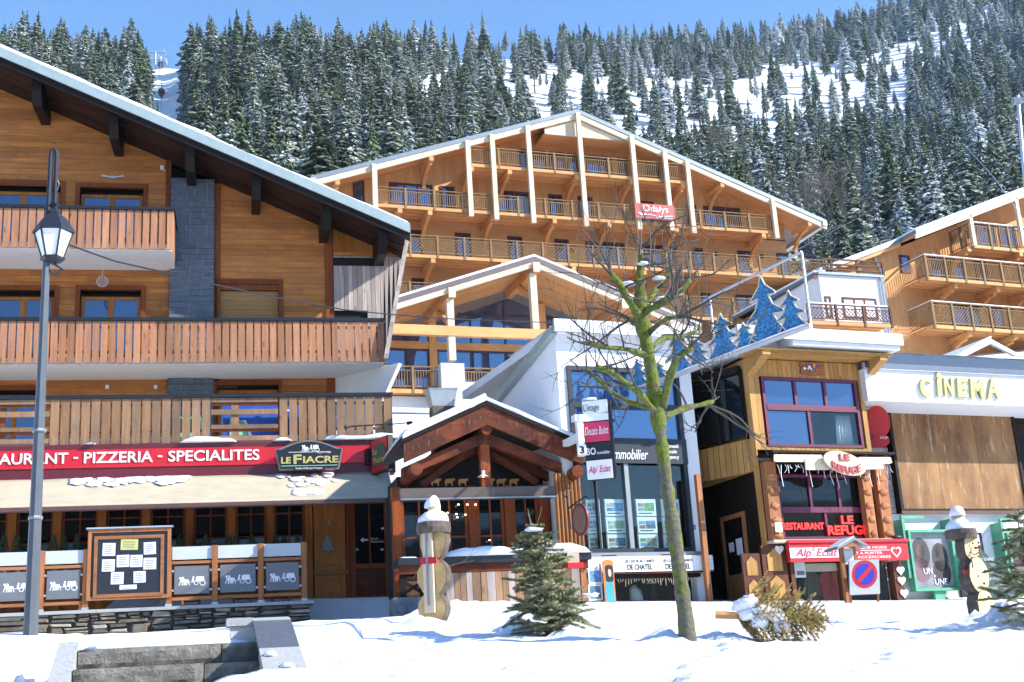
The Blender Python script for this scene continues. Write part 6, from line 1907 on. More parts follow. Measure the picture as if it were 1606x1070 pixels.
for k in range(30):
    u = lerp(R.u(965, 905), 1.4, k / 30); h = rr.uniform(.05, .16); z = c - .13
    b.tube([(u, -.1, z), (u + rr.uniform(-.03, .03), -.1, z - h)], [.012, .004], 4)
o = b.build('icicle_light_fringe', M['larch_pale'], None, label='fringe of icicle lights under the DE CHATEL strip sign', cat='light string')
o.location = R.w(0, 0, 0); o.rotation_euler = (0, 0, R.a)
# goods in the display window
for px, py, w_, h_, mt, lb in ((998, 938, .32, .5, 'frost', 'pale folded jacket in the low display window'), (1023, 935, .2, .55, 'dark_wood', 'dark figure with straw hat in the low display window'), (1014, 905, .12, .2, 'panel_grey', 'small grey framed picture in the low display window')):
    u, z = R.q(px, py, .5); e = R.thing('display_item', u, .5, z - h_ / 2, lb, 'display item')
    b = MB(); b.blob((u, .5, z), w_ / 2, .1, h_ / 2, 10, 7, .3, 1, px); b.build('body', M[mt], e, True)
    if mt == 'dark_wood': MB().lathe([(.11, .0), (.1, .02), (.05, .03), (.045, .09)], 12, (u - .03, .45, z + .26)).build('hat', M['larch_pale'], e)
# postcard rack and boards leaning outside
pr = R.thing('postcard_rack', R.u(930, 920, -.5), -.5, RG, 'postcard rack with framed mountain pictures left of the display window', 'rack')
for k, (ya, yb) in enumerate(((893, 916), (917, 942))):
    u0, u1, z0, z1 = R.r(922, ya, 944, yb, -.5); p = part('picture', pm[(1, 3)[k]], pr, (u0 + .03, u1 - .03, -.52, -.5, z0 + .03, z1 - .03)); frame('picture_frame', M['card'], pr, u0, u1, z0, z1, -.53, -.495, .03)
u0, u1, z0, z1 = R.r(919, 884, 937, 893, -.5); part('header', M['card'], pr, (u0, u1, -.52, -.5, z0, z1))
part('stand', M['steel'], pr, (R.u(921, 930, -.5) - .02, R.u(921, 930, -.5) + .02, -.49, -.46, RG, z1), (R.u(945, 930, -.5) - .02, R.u(945, 930, -.5) + .02, -.49, -.46, RG, z1))
u0, u1, z0, z1 = R.r(946, 878, 963, 949, -.6)
sbo = R.thing('snowboard', (u0 + u1) / 2, -.6, z0, 'upright orange snowboard with black and blue graphics left of the tree trunk', 'snowboard')
def slot(a, b_, c, d, r_=.5):
    r0 = (b_ - a) / 2; pts = []
    for k in range(9): t = math.pi * k / 8; pts.append(((a + b_) / 2 + r0 * math.cos(t), d - r0 * r_ + r0 * r_ * math.sin(t)))
    for k in range(9): t = math.pi + math.pi * k / 8; pts.append(((a + b_) / 2 + r0 * math.cos(t), c + r0 * r_ + r0 * r_ * math.sin(t)))
    return pts
MB().prism(slot(u0, u1, z0, z1), -.63, -.61).build('deck', plain('orange_lacquer', (0.55, 0.19, 0.05), .3), sbo)
MB().prism(slot(u0 + .05, u1 - .02, lerp(z0, z1, .5), lerp(z0, z1, .88)), -.634, -.6315).build('black_graphic', M['black'], sbo)
MB().prism(slot(u0 + .03, u1 - .03, lerp(z0, z1, .04), lerp(z0, z1, .5)), -.634, -.6315).build('blue_graphic', plain('sky_blue_print', (0.06, 0.32, 0.5), .3), sbo)
MB().blob(((u0 + u1) / 2 + .02, -.64, lerp(z0, z1, .7)), .04, .01, .08, 8, 6, .1, 1).build('pale_graphic', M['larch_pale'], sbo)
# stacked projecting sign
zz0, zz1 = R.z(938, 752, -1.0), R.z(938, 628, -1.0)
uu = R.u(938, 700, -1.0)
ps2 = empty('stacked_projecting_sign', R.w(uu, -1.0, zz0), R.a - R_(34), 'stack of four projecting shop signs with black back beside the tree', 'sign')
hh = zz1 - zz0; w2 = .27
part('case', M['black'], ps2, (-w2, w2 + .05, .0, .16, 0, hh))
M['magenta'] = plain('raspberry_red', (0.62, 0.03, 0.10), .4)
for k, (f0, f1, mt) in enumerate(((.73, 1.0, 'plaster_r'), (.465, .725, 'magenta'), (.25, .46, 'black'), (.0, .245, 'plaster_r'))):
    part('panel', M[mt], ps2, (-w2 + .01, w2 - .01, -.03, -.002, hh * f0 + .01, hh * f1 - .01))
fit_text('lettering', 'L\'étage', M['anthracite'], ps2, -w2 + .03, .08, hh * .84, hh * .95, -.032, .006)
fit_text('lettering', 'Deuzio Bulot', M['white'], ps2, -w2 + .03, w2 - .03, hh * .56, hh * .66, -.032, .006, .3)
fit_text('lettering', 'BO', M['white'], ps2, -w2 + .03, -.05, hh * .31, hh * .40, -.032, .006, 0, .02)
fit_text('lettering', 'immobilier', M['white'], ps2, -.03, w2 - .03, hh * .31, hh * .35, -.032, .006, .2)
fit_text('lettering', 'Alp\' Eclat', M['magenta'], ps2, -w2 + .04, w2 - .04, hh * .06, hh * .17, -.032, .006, .3, .01)
MB().tube([(w2, .08, hh * .8), (w2 + .0, .7, hh * .8)], .03, 6).build('bracket_arm', M['black'], ps2)
MB().blob((-.1, .08, hh + .03), .17, .1, .05, 10, 6, .2, .3).build('snow_cap', M['snow'], ps2, True)
u0, u1 = R.u(905, 690, -.9), R.u(914, 690, -.9)
wp = R.thing('white_sign_post', (u0 + u1) / 2, -.9, R.z(910, 700, -.9), 'short white post with box top carrying the stacked shop signs', 'post')
part('post', M['white'], wp, (u0, u1, -.98, -.86, R.z(910, 716, -.9), R.z(910, 662, -.9)), (u0, u1, -.86, .0, R.z(910, 690, -.9), R.z(910, 680, -.9)))
part('box_top', M['white'], wp, (u0 - .06, u1 + .06, -1.02, -.82, R.z(910, 662, -.9), R.z(910, 652, -.9)))
u0, u1, z0, z1 = R.r(902, 700, 915, 716, -.9)
part('plate', M['white'], wp, (u0, u1, -1.05, -1.03, z0, z1)); fit_text('numeral', '3', M['black'], wp, u0 + .03, u1 - .05, z0 + .03, z1 - .03, -1.052, .005, 0, .03)
# oval hanging sign and scroll bracket on the porch corner
u, z = Hf.q(911, 815, -.5)
ov = empty('oval_hanging_sign', Hf.w(u, -.5, z - .35), Hf.a + R_(-62), 'dark red oval sign hanging from a black scroll bracket by the porch corner', 'sign')
MB().prism([(.22 * math.cos(2 * math.pi * k / 24), .35 + .33 * math.sin(2 * math.pi * k / 24)) for k in range(24)], -.03, .03).build('rim', M['red_dark'], ov)
MB().prism([(.18 * math.cos(2 * math.pi * k / 24), .35 + .28 * math.sin(2 * math.pi * k / 24)) for k in range(24)], -.04, -.031).build('face', plain('brown_oval', (.2, .1, .07), .5), ov)
b = MB(); b.tube([(-.35, 0, .62), (.2, 0, .8), (.28, 0, .72)], .018, 6); b.tube([(-.35, 0, .95), (-.3, 0, .2)], .018, 6); b.tube([(-.33 + .1 * math.cos(t), 0, .95 + .1 * math.sin(t)) for t in [k * .5 for k in range(11)]], .014, 5)
b.build('scroll_bracket', M['black'], ov)

# ---- passage between the shops and the restaurant bay
RB = Fr(1000, 945, 27, 22.5)
RB.o = R.o - R.ey * 1.0                                                 # the bay stands a metre forward
bu0, bu1 = RB.u(1180, 640), RB.u(1362, 660)
pu0, pu1 = 1.80, R.u(1190, 800)
psg = R.thing('covered_passage', 2.5, 1, RG, 'dark covered passage with slanting pine front between the shops', 'passage')
rz = RB.z(1280, 552, -.4)                                                # underside of the flat roof
part('passage_back', M['win_brown'], psg, (pu0, 3.9, 3.6, 3.8, RG, rz))
part('passage_side', M['rail_post'], psg, (pu0 - .015, pu0 + .0, .31, 3.6, RG, rz))
part('passage_ceiling', M['plaster_r'], psg, (1.91, 3.3, -1.3, 3.6, rz + .002, rz + .2))
# slanting balcony front of boards, running from back left to front right
A0, A1 = Vector((pu0 + .02, 1.4, 0)), Vector((bu0 - .05, -.75, 0))
def on_sl(f, z): p = A0.lerp(A1, f); return Vector((p.x, p.y, z))
zl0, zl1 = R.z(1185, 741, -.7), R.z(1185, 690, -.7)
pbz = empty('slanting_front', (0, 0, 0)); pbz.parent = psg; ORG[pbz] = ORG[psg]
n = 14
for k in range(n):
    q = [on_sl(k / n + .003, zl0), on_sl((k + 1) / n - .003, zl0), on_sl((k + 1) / n - .003, zl1), on_sl(k / n + .003, zl1)]
    o_ = Vector((.03, .04, 0))
    MB().add(q + [v + o_ for v in q], [(0, 1, 2, 3), (7, 6, 5, 4), (0, 4, 5, 1), (1, 5, 6, 2), (2, 6, 7, 3), (3, 7, 4, 0)]).build('board', M['ply'] if 'ply' in M else M.setdefault('ply', wood('honey_pine', (0.50, 0.27, 0.085), 'z', .25, .55, .15)), pbz)
q = [on_sl(.0, zl1 + .06), on_sl(1, zl1 + .06), on_sl(1, rz - .35), on_sl(0, rz - .35)]
MB().add(q + [v + Vector((.02, .03, 0)) for v in q], [(0, 1, 2, 3), (7, 6, 5, 4), (0, 4, 5, 1), (1, 5, 6, 2), (2, 6, 7, 3), (3, 7, 4, 0)]).build('upper_glazing', M['glass_low'], pbz)
for f in (.0, .33, .66, 1.0): MB().bar(on_sl(f, zl1) + Vector((-.02, -.03, 0)), on_sl(f, rz - .3) + Vector((-.02, -.03, 0)), .07, .07, up=(0, 1, 0)).build('glazing_post', M['dark_wood'], pbz)
MB().bar(on_sl(0, rz - .3), on_sl(1, rz - .3), .2, .16).build('head_beam', M['dark_wood'], pbz)
# inner glazed door, lit lantern, menu case, gate
window(psg, pu0 + .1, 3.3, RG + .2, zl0 - .1, 2.2, M['rail_post'], M['glass_low'], 3, 2, .1, .08)
part('passage_floor', M['granite'], psg, (pu0, 3.9, -.3, 3.6, RG, RG + .02))
part('bench', M['rail_bar'], psg, (pu0 + .02, pu0 + .45, .8, 2.0, RG + .42, RG + .48), (pu0 + .05, pu0 + .12, .85, .95, RG + .02, RG + .42), (pu0 + .05, pu0 + .12, 1.85, 1.95, RG + .02, RG + .42))
for px_, w__ in ((1104, .10),):
    u = R.u(px_, 860, -.35); part('entry_post', M['rail_post'], psg, (u - w__ / 2, u + w__ / 2, -.42, -.3, RG, zl0 - .002))
part('step', M['granite'], psg, (pu0 + .1, 3.5, .2, 2.2, RG + .02, RG + .17), (pu0 + .1, 3.5, .6, 2.2, RG + .172, RG + .33))
for k in range(3): part('wall_notice', M['paper'], psg, (pu0 + .001, pu0 + .012, .5 + k * .4, .78 + k * .4, RG + 1.3, RG + 1.7))
mcx = R.r(1170, 795, 1190, 842, .5)
mcb = R.thing('small_menu_case', mcx[0], .5, mcx[2], 'small wooden menu case with white sheet inside the dark passage', 'menu board')
frame('frame', M['rail_post'], mcb, *mcx, .45, .5, .05)
part('sheet', M['paper'], mcb, (mcx[0] + .06, mcx[1] - .06, .47, .48, mcx[2] + .15, mcx[3] - .1))
u, z = R.q(1113, 767, 1.5)
ll = R.thing('passage_lantern', u, 1.5, z, 'small warm lit lantern at the left of the dark passage', 'lamp')
MB().blob((u, 1.5, z), .035, .035, .05, 8, 6, 0).build('bulb', M['bulb'], ll)
part('backplate', M['black'], ll, (u - .05, u + .05, 1.55, 1.6, z - .1, z + .1))
gt = RB.thing('carved_gate', RB.u(1200, 900, -.1), -.1, RG, 'brown carved wooden gate with pale shield cut-outs at the passage', 'gate')
for xa, xb in ((1167, 1195), (1198, 1236)):
    u0, u1, z0, z1 = RB.r(xa, 868 if xa == 1167 else 855, xb, 946, -.1)
    part('panel', M['win_brown'], gt, (u0, u1, -.1, -.04, z0, z1))
    for k in range(2):
        za, zb = lerp(z0, z1, .08 + .47 * k), lerp(z0, z1, .47 + .47 * k); m_ = (u0 + u1) / 2; hw = (u1 - u0) * .3
        MB().prism([(m_ - hw, za), (m_ + hw, za), (m_ + hw, lerp(za, zb, .7)), (m_, zb), (m_ - hw, lerp(za, zb, .7))], -.115, -.102).build('shield', M['ply'], gt)
red_r = R.thing('red_garland', R.u(1190, 800, .2), .2, RG, 'red tinsel garland hanging at the passage edge', 'garland')
b = MB(); rr = random.Random(6)
for k in range(60):
    t = k / 60; u, z = R.q(lerp(1190, 1196, t) + rr.uniform(-3, 3), lerp(772, 870, t), .2)
    b.blob((u, .2 + rr.uniform(-.03, .03), z), .02, .02, .03, 5, 3, .3)
b.build('tinsel', M['red'], red_r)
# ---- restaurant bay
ref = RB.thing('timber_clad_bay_building', 4.9, 0, RG, 'pine clad restaurant bay building with purple framed windows', 'building')
win = RB.r(1199, 594, 1348, 702)
zbt = RB.z(1280, 707)
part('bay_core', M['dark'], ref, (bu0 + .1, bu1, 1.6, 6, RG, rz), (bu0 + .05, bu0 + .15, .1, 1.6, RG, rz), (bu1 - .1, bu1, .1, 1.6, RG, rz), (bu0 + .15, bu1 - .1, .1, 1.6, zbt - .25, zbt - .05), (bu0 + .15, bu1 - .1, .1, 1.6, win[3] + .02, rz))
cl = empty('cladding', (0, 0, 0)); cl.parent = ref; ORG[cl] = ORG[ref]
vplanks(cl, M['ply'], bu0, bu1, zbt, rz - .12, .125, 0, .08, [win])
z_ = zbt
for k in range(15):
    yy = k * .2
    pbox('side_board', M['ply'], ref, bu0 - .03, bu0 - .002, yy - .01, yy + .18, zl0 if yy > .1 else RG, rz - .1)
    if yy > .1: pbox('side_board', M['dark_wood'], ref, bu0 - .03, bu0 - .002, yy - .01, yy + .18, RG, zl0 - .01)  # near-black boards deeper in: the passage's shade put into their colour
sd_ = part('side_door', M['rail_post'], ref, (bu0 - .07, bu0 - .031, .7, .8, RG + .2, RG + 2.2), (bu0 - .07, bu0 - .031, 1.6, 1.7, RG + .2, RG + 2.2), (bu0 - .07, bu0 - .031, .8, 1.6, RG + 2.1, RG + 2.2), (bu0 - .07, bu0 - .031, .8, 1.6, RG + .2, RG + .9))
part('door_pane', M['glass_low'], sd_, (bu0 - .05, bu0 - .035, .8, 1.6, RG + .9, RG + 2.1))
part('door_notice', M['paper'], sd_, (bu0 - .056, bu0 - .051, .9, 1.15, RG + 1.3, RG + 1.65), (bu0 - .056, bu0 - .051, 1.25, 1.45, RG + 1.4, RG + 1.6))
# soffit boards under the roof
for k in range(8): pbox('soffit_board', M['ply'], cl, bu0 - .2, bu1 + .35, -.75 + k * .1, -.66 + k * .1, rz - .1, rz - .06)
for u in (bu0 + .05, bu1 + .1): MB().prism_x([(-.7, rz - .1), (-.7, rz - .2), (0, rz - .5), (0, rz - .1)][::-1], u - .1, u + .1).build('soffit_bracket', M['ply'], cl)
# flat roof
ru1 = RB.u(1408, 540, -.8)
part('flat_roof', M['plaster_r'], ref, (1.91, ru1, -.85, 6, rz + .003 + .2, rz + .32), (3.31, ru1, -.85, 6, rz + .003, rz + .2))
part('roof_flashing', M['galv'], ref, (1.91, ru1 + .06, -.93, -.855, rz + .1, rz + .36))
b = MB(); lumps(b, 1.95, ru1, -.9, 4, rz + .33, .1, 31, .15, .3); b.build('roof_snow', M['snow'], ref, True)
M['purple'] = plain('magenta_frame', (0.12, 0.012, 0.045), .4)
pw_ = frame('bay_window', M['purple'], ref, *win, -.02, .1, .07)
a, b_, c, d = win
zm = RB.z(1270, 645); zm2 = RB.z(1270, 636)
part('window_rail', M['purple'], pw_, (a + .07, b_ - .07, -.03, .09, zm, zm2))
for k in range(3):
    u0, u1 = lerp(a + .07, b_ - .07, k / 3), lerp(a + .07, b_ - .07, (k + 1) / 3)
    pbox('pane', M['glass'], pw_, u0, u1, .03, .042, zm2, d - .07)
    if k: part('glazing_bar', M['purple'], pw_, (u0 - .035, u0 + .035, -.01, .08, zm2, d - .07))
us_ = RB.u(1271, 670)
part('glazing_bar', M['purple'], pw_, (us_ - .035, us_ + .035, -.01, .08, c + .07, zm))
pbox('pane', M['glass'], pw_, a + .07, us_, .03, .042, c + .07, zm)
pbox('pane', M['clear'], pw_, us_, b_ - .07, .03, .042, c + .07, zm)
cu = RB.thing('window_curtain', RB.u(1320, 670, .3), .3, c, 'white curtain gathered behind the right pane of the purple window', 'curtain')
b = MB(); n = 24
for i in range(n + 1):
    f = i / n; u = lerp(RB.u(1310, 670, .3), b_ - .08, f)
    b.v += [Vector((u, .3 + .04 * math.sin(f * 30), c + .1)), Vector((u + .05 * (1 - f), .3 + .03 * math.sin(f * 30), zm))]
b.f = [(2 * i, 2 * i + 2, 2 * i + 3, 2 * i + 1) for i in range(n)]
o = b.build('fabric', M['plaster'], cu, True); o.modifiers.new('thick', 'SOLIDIFY').thickness = .01
# painted flower plaque
u0, u1, z0, z1 = RB.r(1255, 569, 1290, 589, -.02)
fp = RB.thing('painted_flower_plaque', (u0 + u1) / 2, -.03, z0, 'small carved plaque painted with bright flowers above the purple window', 'plaque')
n = 24
MB().prism([((u0 + u1) / 2 + (u1 - u0) / 2 * (1 - .08 * math.cos(8 * t)) * max(-1, min(1, 1.3 * math.cos(t))), (z0 + z1) / 2 + (z1 - z0) / 2 * (1 - .08 * math.cos(6 * t)) * max(-1, min(1, 1.3 * math.sin(t)))) for t in [2 * math.pi * k / n for k in range(n)]], -.05, -.007).build('board', M['rail_bar'], fp)
fl_m = [plain('petal_red', (.5, .03, .04), .5), plain('petal_blue', (.05, .1, .45), .5), plain('petal_yellow', (.6, .45, .05), .5), plain('leaf_paint', (.04, .16, .04), .5), M['white']]
rr = random.Random(9)
for k in range(22):
    u, z = (u0 + u1) / 2 + rr.gauss(0, (u1 - u0) * .15), (z0 + z1) / 2 + rr.gauss(0, (z1 - z0) * .15)
    MB().lathe([(.035, -.002), (.03, .002)], 7, (u, -.052 - k * .0004, z), 'y').build('petal', fl_m[k % 5], fp)
# ledge, brackets, carved fascia boards
lu0, lu1 = RB.u(1207, 705, -.5), RB.u(1399, 712, -.5)
lz0 = RB.z(1300, 709, -.5)
part('ledge', M['dark_wood'], ref, (lu0, lu1, -.6, -.001, lz0 - .05, lz0))
for px in (1222, 1240, 1265, 1290, 1320, 1350, 1380): u = RB.u(px, 715, -.3); part('ledge_bracket', M['rail_bar'], ref, (u - .04, u + .04, -.5, -.02, lz0 - .16, lz0 - .052))
for xa, xb, ya, yb in ((1213, 1290, 713, 725), (1261, 1300, 720, 738), (1345, 1398, 717, 728), (1352, 1384, 727, 737)):
    u0, u1, z0, z1 = RB.r(xa, ya, xb, yb, -.6)
    b = MB(); b.prism([(u0, z0 + .02), (u0 + .05, z0), (u1 - .06, z0 + .01), (u1, z0 + .03), (u1 - .02, z1), (u0 + .02, z1 - .01)], -.62 - (.03 if ya > 718 and xa < 1340 or xa == 1352 else 0), -.605 - (.03 if ya > 718 and xa < 1340 or xa == 1352 else 0) + .02); b.build('carved_fascia', M['larch_pale_x'], ref)
# oval name sign
cu_, cz_ = RB.q(1324, 727, -.75)
os_ = RB.thing('oval_name_sign', cu_, -.75, cz_ - .28, 'oval pale wooden sign with red letters LE REFUGE above the restaurant', 'sign')
ru_, rz_ = (RB.u(1357, 727, -.75) - RB.u(1292, 727, -.75)) / 2, (RB.z(1324, 706, -.75) - RB.z(1324, 748, -.75)) / 2
tl = -R_(14)
def rot(x, z): return cu_ + x * math.cos(tl) - z * math.sin(tl), cz_ + x * math.sin(tl) + z * math.cos(tl)
MB().prism([rot(ru_ * math.cos(2 * math.pi * k / 30), rz_ * .82 * math.sin(2 * math.pi * k / 30)) for k in range(30)], -.78, -.74).build('oval_board', M['larch_pale_x'], os_)
M['letter_red'] = plain('red_letter', (0.42, 0.06, 0.07), .5)
fit_text('lettering', 'LE', M['letter_red'], os_, cu_ - .13, cu_ + .13, cz_ + .06, cz_ + .2, -.782, .03, 0, .02)
rf = fit_text('lettering', 'REFUGE', M['letter_red'], os_, cu_ - .34, cu_ + .38, cz_ - .18, cz_ - .02, -.782, .03, 0, .02)
for v in rf.data.vertices:                                              # letters follow the lower curve of the oval
    x = v.co.x; v.co.z += -.10 * (1 - (x / .38) ** 2) + .05 - .12 * x
# icicle lights of the bay
b = MB(); rr = random.Random(5)
for k in range(34):
    u = lerp(lu0 + .1, lu1 - .05, k / 34 + rr.uniform(-.01, .01)); z = lz0 - .3; h = rr.uniform(.08, .5) * (1 if k % 2 else .5)
    b.tube([(u, -.56, z), (u + rr.uniform(-.04, .04), -.57, z - h * .5), (u + rr.uniform(-.05, .05), -.56, z - h)], .007, 3)
o = b.build('icicle_light_curtain', M['white'], None, label='white icicle lights hanging under the oval wooden sign', cat='light string')
o.location = RB.w(0, 0, 0); o.rotation_euler = (0, 0, RB.a)
# middle window with red lettering
mw = RB.r(1222, 745, 1362, 846, .0)
zsl = RB.z(1290, 847)
m2 = frame('dining_window', M['purple'], ref, mw[0], mw[1], mw[2], mw[3], -.02, .1, .06)
zr_ = RB.z(1290, 800)
part('window_rail', M['purple'], m2, (mw[0] + .06, mw[1] - .06, -.03, .09, zr_ - .06, zr_ + .06))
for f in (.36, .68): u = lerp(mw[0], mw[1], f); part('glazing_bar', M['purple'], m2, (u - .03, u + .03, -.01, .08, zr_ + .06, mw[3] - .06))
u = RB.u(1296, 820); part('glazing_bar', M['purple'], m2, (u - .03, u + .03, -.01, .08, mw[2] + .06, zr_ - .06))
pbox('pane', M['clear'], m2, mw[0] + .06, mw[1] - .06, .03, .042, mw[2] + .06, zr_ - .06)
pbox('pane', M['glass_low'], m2, mw[0] + .06, mw[1] - .06, .03, .042, zr_ + .06, mw[3] - .06)
M['neon'] = emit('lit_red_letter', (0.9, 0.02, 0.015), .55)
dl = RB.thing('red_window_lettering', (mw[0] + mw[1]) / 2, -.04, mw[2], 'glowing red letters RESTAURANT LE REFUGE in the lower bay window', 'sign')
def rl(s, xa, ya, xb, yb): u0, u1, z0, z1 = RB.r(xa, ya, xb, yb, -.04); fit_text('lettering', s, M['neon'], dl, u0, u1, z0, z1, -.035, .02, 0, .03)
rl('RESTAURANT', 1226, 820, 1292, 831); rl('LE', 1319, 809, 1338, 822); rl('REFUGE', 1298, 824, 1362, 839)
part('window_ledge', M['larch_pale_x'], ref, (RB.u(1210, 848, -.2), RB.u(1396, 848, -.2), -.3, -.03, zsl - .08, zsl - .02))
# carved pillars either side of the dining window
for xa, xb in ((1204, 1221), (1355, 1368), (1378, 1394)):
    u0, u1 = RB.u(xa, 790, -.15), RB.u(xb, 790, -.15)
    p = part('carved_pillar', M['rail_post'], ref, (u0, u1, -.2, -.022, zsl, lz0 - .17))
    for k in range(5):
        z = lerp(zsl, lz0 - .3, (k + .3) / 5); b = MB(); b.blob(((u0 + u1) / 2, -.2, z), (u1 - u0) * .46, .035, .075, 8, 5, .3, 1, k); b.build('carved_boss', M['rail_bar'], p, True)
u0, u1, z0, z1 = RB.r(1214, 820, 1225, 835, -.23); part('notice', M['paper'], ref, (u0, u1, -.275, -.27, z0, z1))
# boutique below
bz0, bz1 = RB.z(1330, 880, -.3), RB.z(1330, 851, -.3)
bs = RB.thing('boutique_sign', RB.u(1330, 865, -.3), -.3, bz0, 'bright red boutique fascia with white Alp\'Eclat panel and heart', 'sign')
a, b_ = RB.u(1237, 865, -.3), RB.u(1423, 865, -.3)
part('fascia', M['red'], bs, (a, b_, -.32, -.2, bz0, bz1))
part('top_lip', M['red'], bs, (a - .02, b_ + .05, -.36, -.2, bz1 + .001, bz1 + .06))
u0, u1, z0, z1 = RB.r(1239, 859, 1316, 875, -.33); part('white_panel', M['white'], bs, (u0, u1, -.335, -.322, z0, z1))
fit_text('script_lettering', 'Alp\' Eclat', M['magenta'], bs, u0 + .12, u1 - .04, z0 - .02, z1 - .01, -.338, .008, .35, .01)
def bl_(s, xa, ya, xb, yb): u0, u1, z0, z1 = RB.r(xa, ya, xb, yb, -.33); fit_text('lettering', s, M['white'], bs, u0, u1, z0, z1, -.324, .006)
bl_('BOUTIQUE MODE', 1325, 857, 1391, 861.5); bl_('PRET A PORTER', 1330, 865.5, 1384, 869.5); bl_('ACCESSOIRES', 1345, 871.5, 1397, 875.5)
u0, u1, z0, z1 = RB.r(1349, 862.6, 1396, 863.4, -.33); part('rule', M['white'], bs, (u0, u1, -.326, -.3225, z0, z1))
def heart(cx, cz, s, y0, y1, n=20):
    pts = []
    for k in range(n):
        t = 2 * math.pi * k / n
        pts.append((cx + s * .062 * 16 * math.sin(t) ** 3 / 1.9, cz + s * .062 * (13 * math.cos(t) - 5 * math.cos(2 * t) - 2 * math.cos(3 * t) - math.cos(4 * t)) / 1.9))
    return MB().prism(pts, y0, y1)
u, z = RB.q(1406, 865, -.33)
heart(u, z, .26, -.326, -.3225).build('heart', M['white'], bs); heart(u, z, .18, -.332, -.327).build('heart_inner', M['red'], bs)
sw0_, sw1_ = RB.u(1244, 910), RB.u(1398, 910)
part('boutique_window', M['clear'], ref, (sw0_, sw1_, .02, .03, RG, bz0))
part('boutique_post', M['win_brown'], ref, (sw0_ - .1, sw0_, -.1, .1, RG, bz0), (RB.u(1318, 910), RB.u(1325, 910), -.05, .1, RG, bz0), (sw1_, sw1_ + .22, -.12, .1, RG, bz0))
part('boutique_lintel', M['larch_pale_x'], ref, (sw0_, RB.u(1317, 890), .06, .2, RB.z(1280, 896, .1), bz0))
for k, (px, py) in enumerate(((1395, 896), (1395, 912), (1399, 932))):
    u, z = RB.q(px + 20, py, -.15); u, z = RB.q((1415, 1417, 1421)[k], (894, 910, 930)[k], -.2)
    e = RB.thing('wooden_heart', u, -.16, z - .07, ('upper', 'middle', 'lowest')[k] + ' white wooden heart on the boutique door post', 'heart', 'white hearts on the boutique post')
    heart(u, z, .2, -.15, -.125).build('heart', M['plaster_r'], e)
u, z = RB.q(1222, 862, -.12); e = RB.thing('wooden_heart', u, -.14, z - .07, 'white wooden heart on the gate left of the red fascia', 'heart', 'white hearts on the boutique post'); heart(u, z, .2, -.14, -.117).build('heart', M['plaster_r'], e)
# clothes behind the boutique glass
M['red_cloth'] = plain('red_cloth', (.35, .03, .04), .9); M['olive'] = plain('olive_cloth', (.06, .07, .05), .9)
for px, mt, lb in ((1295, 'red_cloth', 'red padded jacket hanging in the boutique window'), (1272, 'olive', 'dark olive jacket hanging in the boutique window'), (1310, 'red_cloth', 'second red jacket at the right of the boutique rail')):
    u, z = RB.q(px, 925, .5); e = RB.thing('hanging_jacket', u, .5, RG + .3, lb, 'jacket')
    b = MB(); b.prism([(u - .16, z - .35), (u + .16, z - .35), (u + .14, z + .2), (u + .2, z - .15), (u + .26, z - .1), (u + .15, z + .32), (u + .05, z + .38), (u - .05, z + .38), (u - .15, z + .32), (u - .26, z - .1), (u - .2, z - .15), (u - .14, z + .2)], .42, .58)
    b.build('body', M[mt], e)
u0, u1, z0, z1 = RB.r(1246, 880, 1263, 906, -.0); e = RB.thing('window_poster', u0, 0, z0, 'pale blue notice stuck in the corner of the boutique window', 'notice'); part('sheet', M['card'], e, (u0, u1, .0, .008, z0, z1)); part('picture', M['panel_grey'], e, (u0 + .05, u1 - .03, -.005, -.001, z0 + .05, lerp(z0, z1, .4)))
for k in range(3):
    u0, u1, z0, z1 = RB.r(1378, 890 + k * 18, 1394, 892 + k * 18, .3); part('display_shelf', M['frost'], ref, (u0, u1, .3, .6, z0, z1))

# ---- cinema
cn = R.thing('cinema_building', 10, 0, RG, 'white cinema with large weathered plywood screen panel and yellow letters', 'cinema')
CE = 15.0
cu0 = R.u(1358, 600, -1.2)
cz0, cz1 = R.z(1400, 629.5, -1.2), R.z(1400, 580, -1.2)
pan = R.r(1391, 633, 1606, 805, 0)
pu0_, pu1_ = R.u(1401, 720), R.u(1591, 720)
pz0, pz1 = R.z(1412, 805), cz0 + .3
part('canopy', M['plaster_r'], cn, (cu0, CE, -1.2, -.0, cz0, cz1))
rz0, rz1, rz2 = cz1 + .002, R.z(1450, 568, -1.3), R.z(1450, 551, -1.1)
part('gutter', M['galv'], cn, (cu0 - .05, CE, -1.27, -1.2, rz0 - .02, rz0 + .12))
zmt = R.z(1450, 555, -1.0)
MB().prism_x([(-1.28, rz0 + .12), (-.95, zmt), (3, zmt + .1), (3, rz0), (-1.28, rz0)][::-1], cu0 - .02, CE).build('metal_roof', plain('blue_grey_sheet', (0.07, 0.10, 0.14), .45, .4), cn)
b = MB(); lumps(b, cu0, CE, -.97, 2.5, zmt + .005, .1, 41, .2, .3); b.build('roof_snow', M['snow'], cn, True)
part('wall', M['plaster_r'], cn, (R.u(1393, 870), CE, .0, .3, RG, pz0 - .02))
part('upper_wall', M['dark_wood'], cn, (cu0 + .05, CE, .12, .3, pz0 - .01, rz0 + .1))
part('maroon_strip', M['red_dark'], cn, (R.u(1362, 680), pu0_ - .12, .0, .118, R.z(1380, 702), cz0 + .3))
vs = empty('side_cladding', (0, 0, 0)); vs.parent = cn; ORG[vs] = ORG[cn]
planks(vs, M['grey_wood'], R.u(1374, 770), pu0_ - .1, pz0, R.z(1385, 702), .13, .02, .09, name='plank')
planks(vs, M['dark_wood'], pu1_ + .1, CE, pz0, cz0 + .3, .16, .02, .09, name='plank')
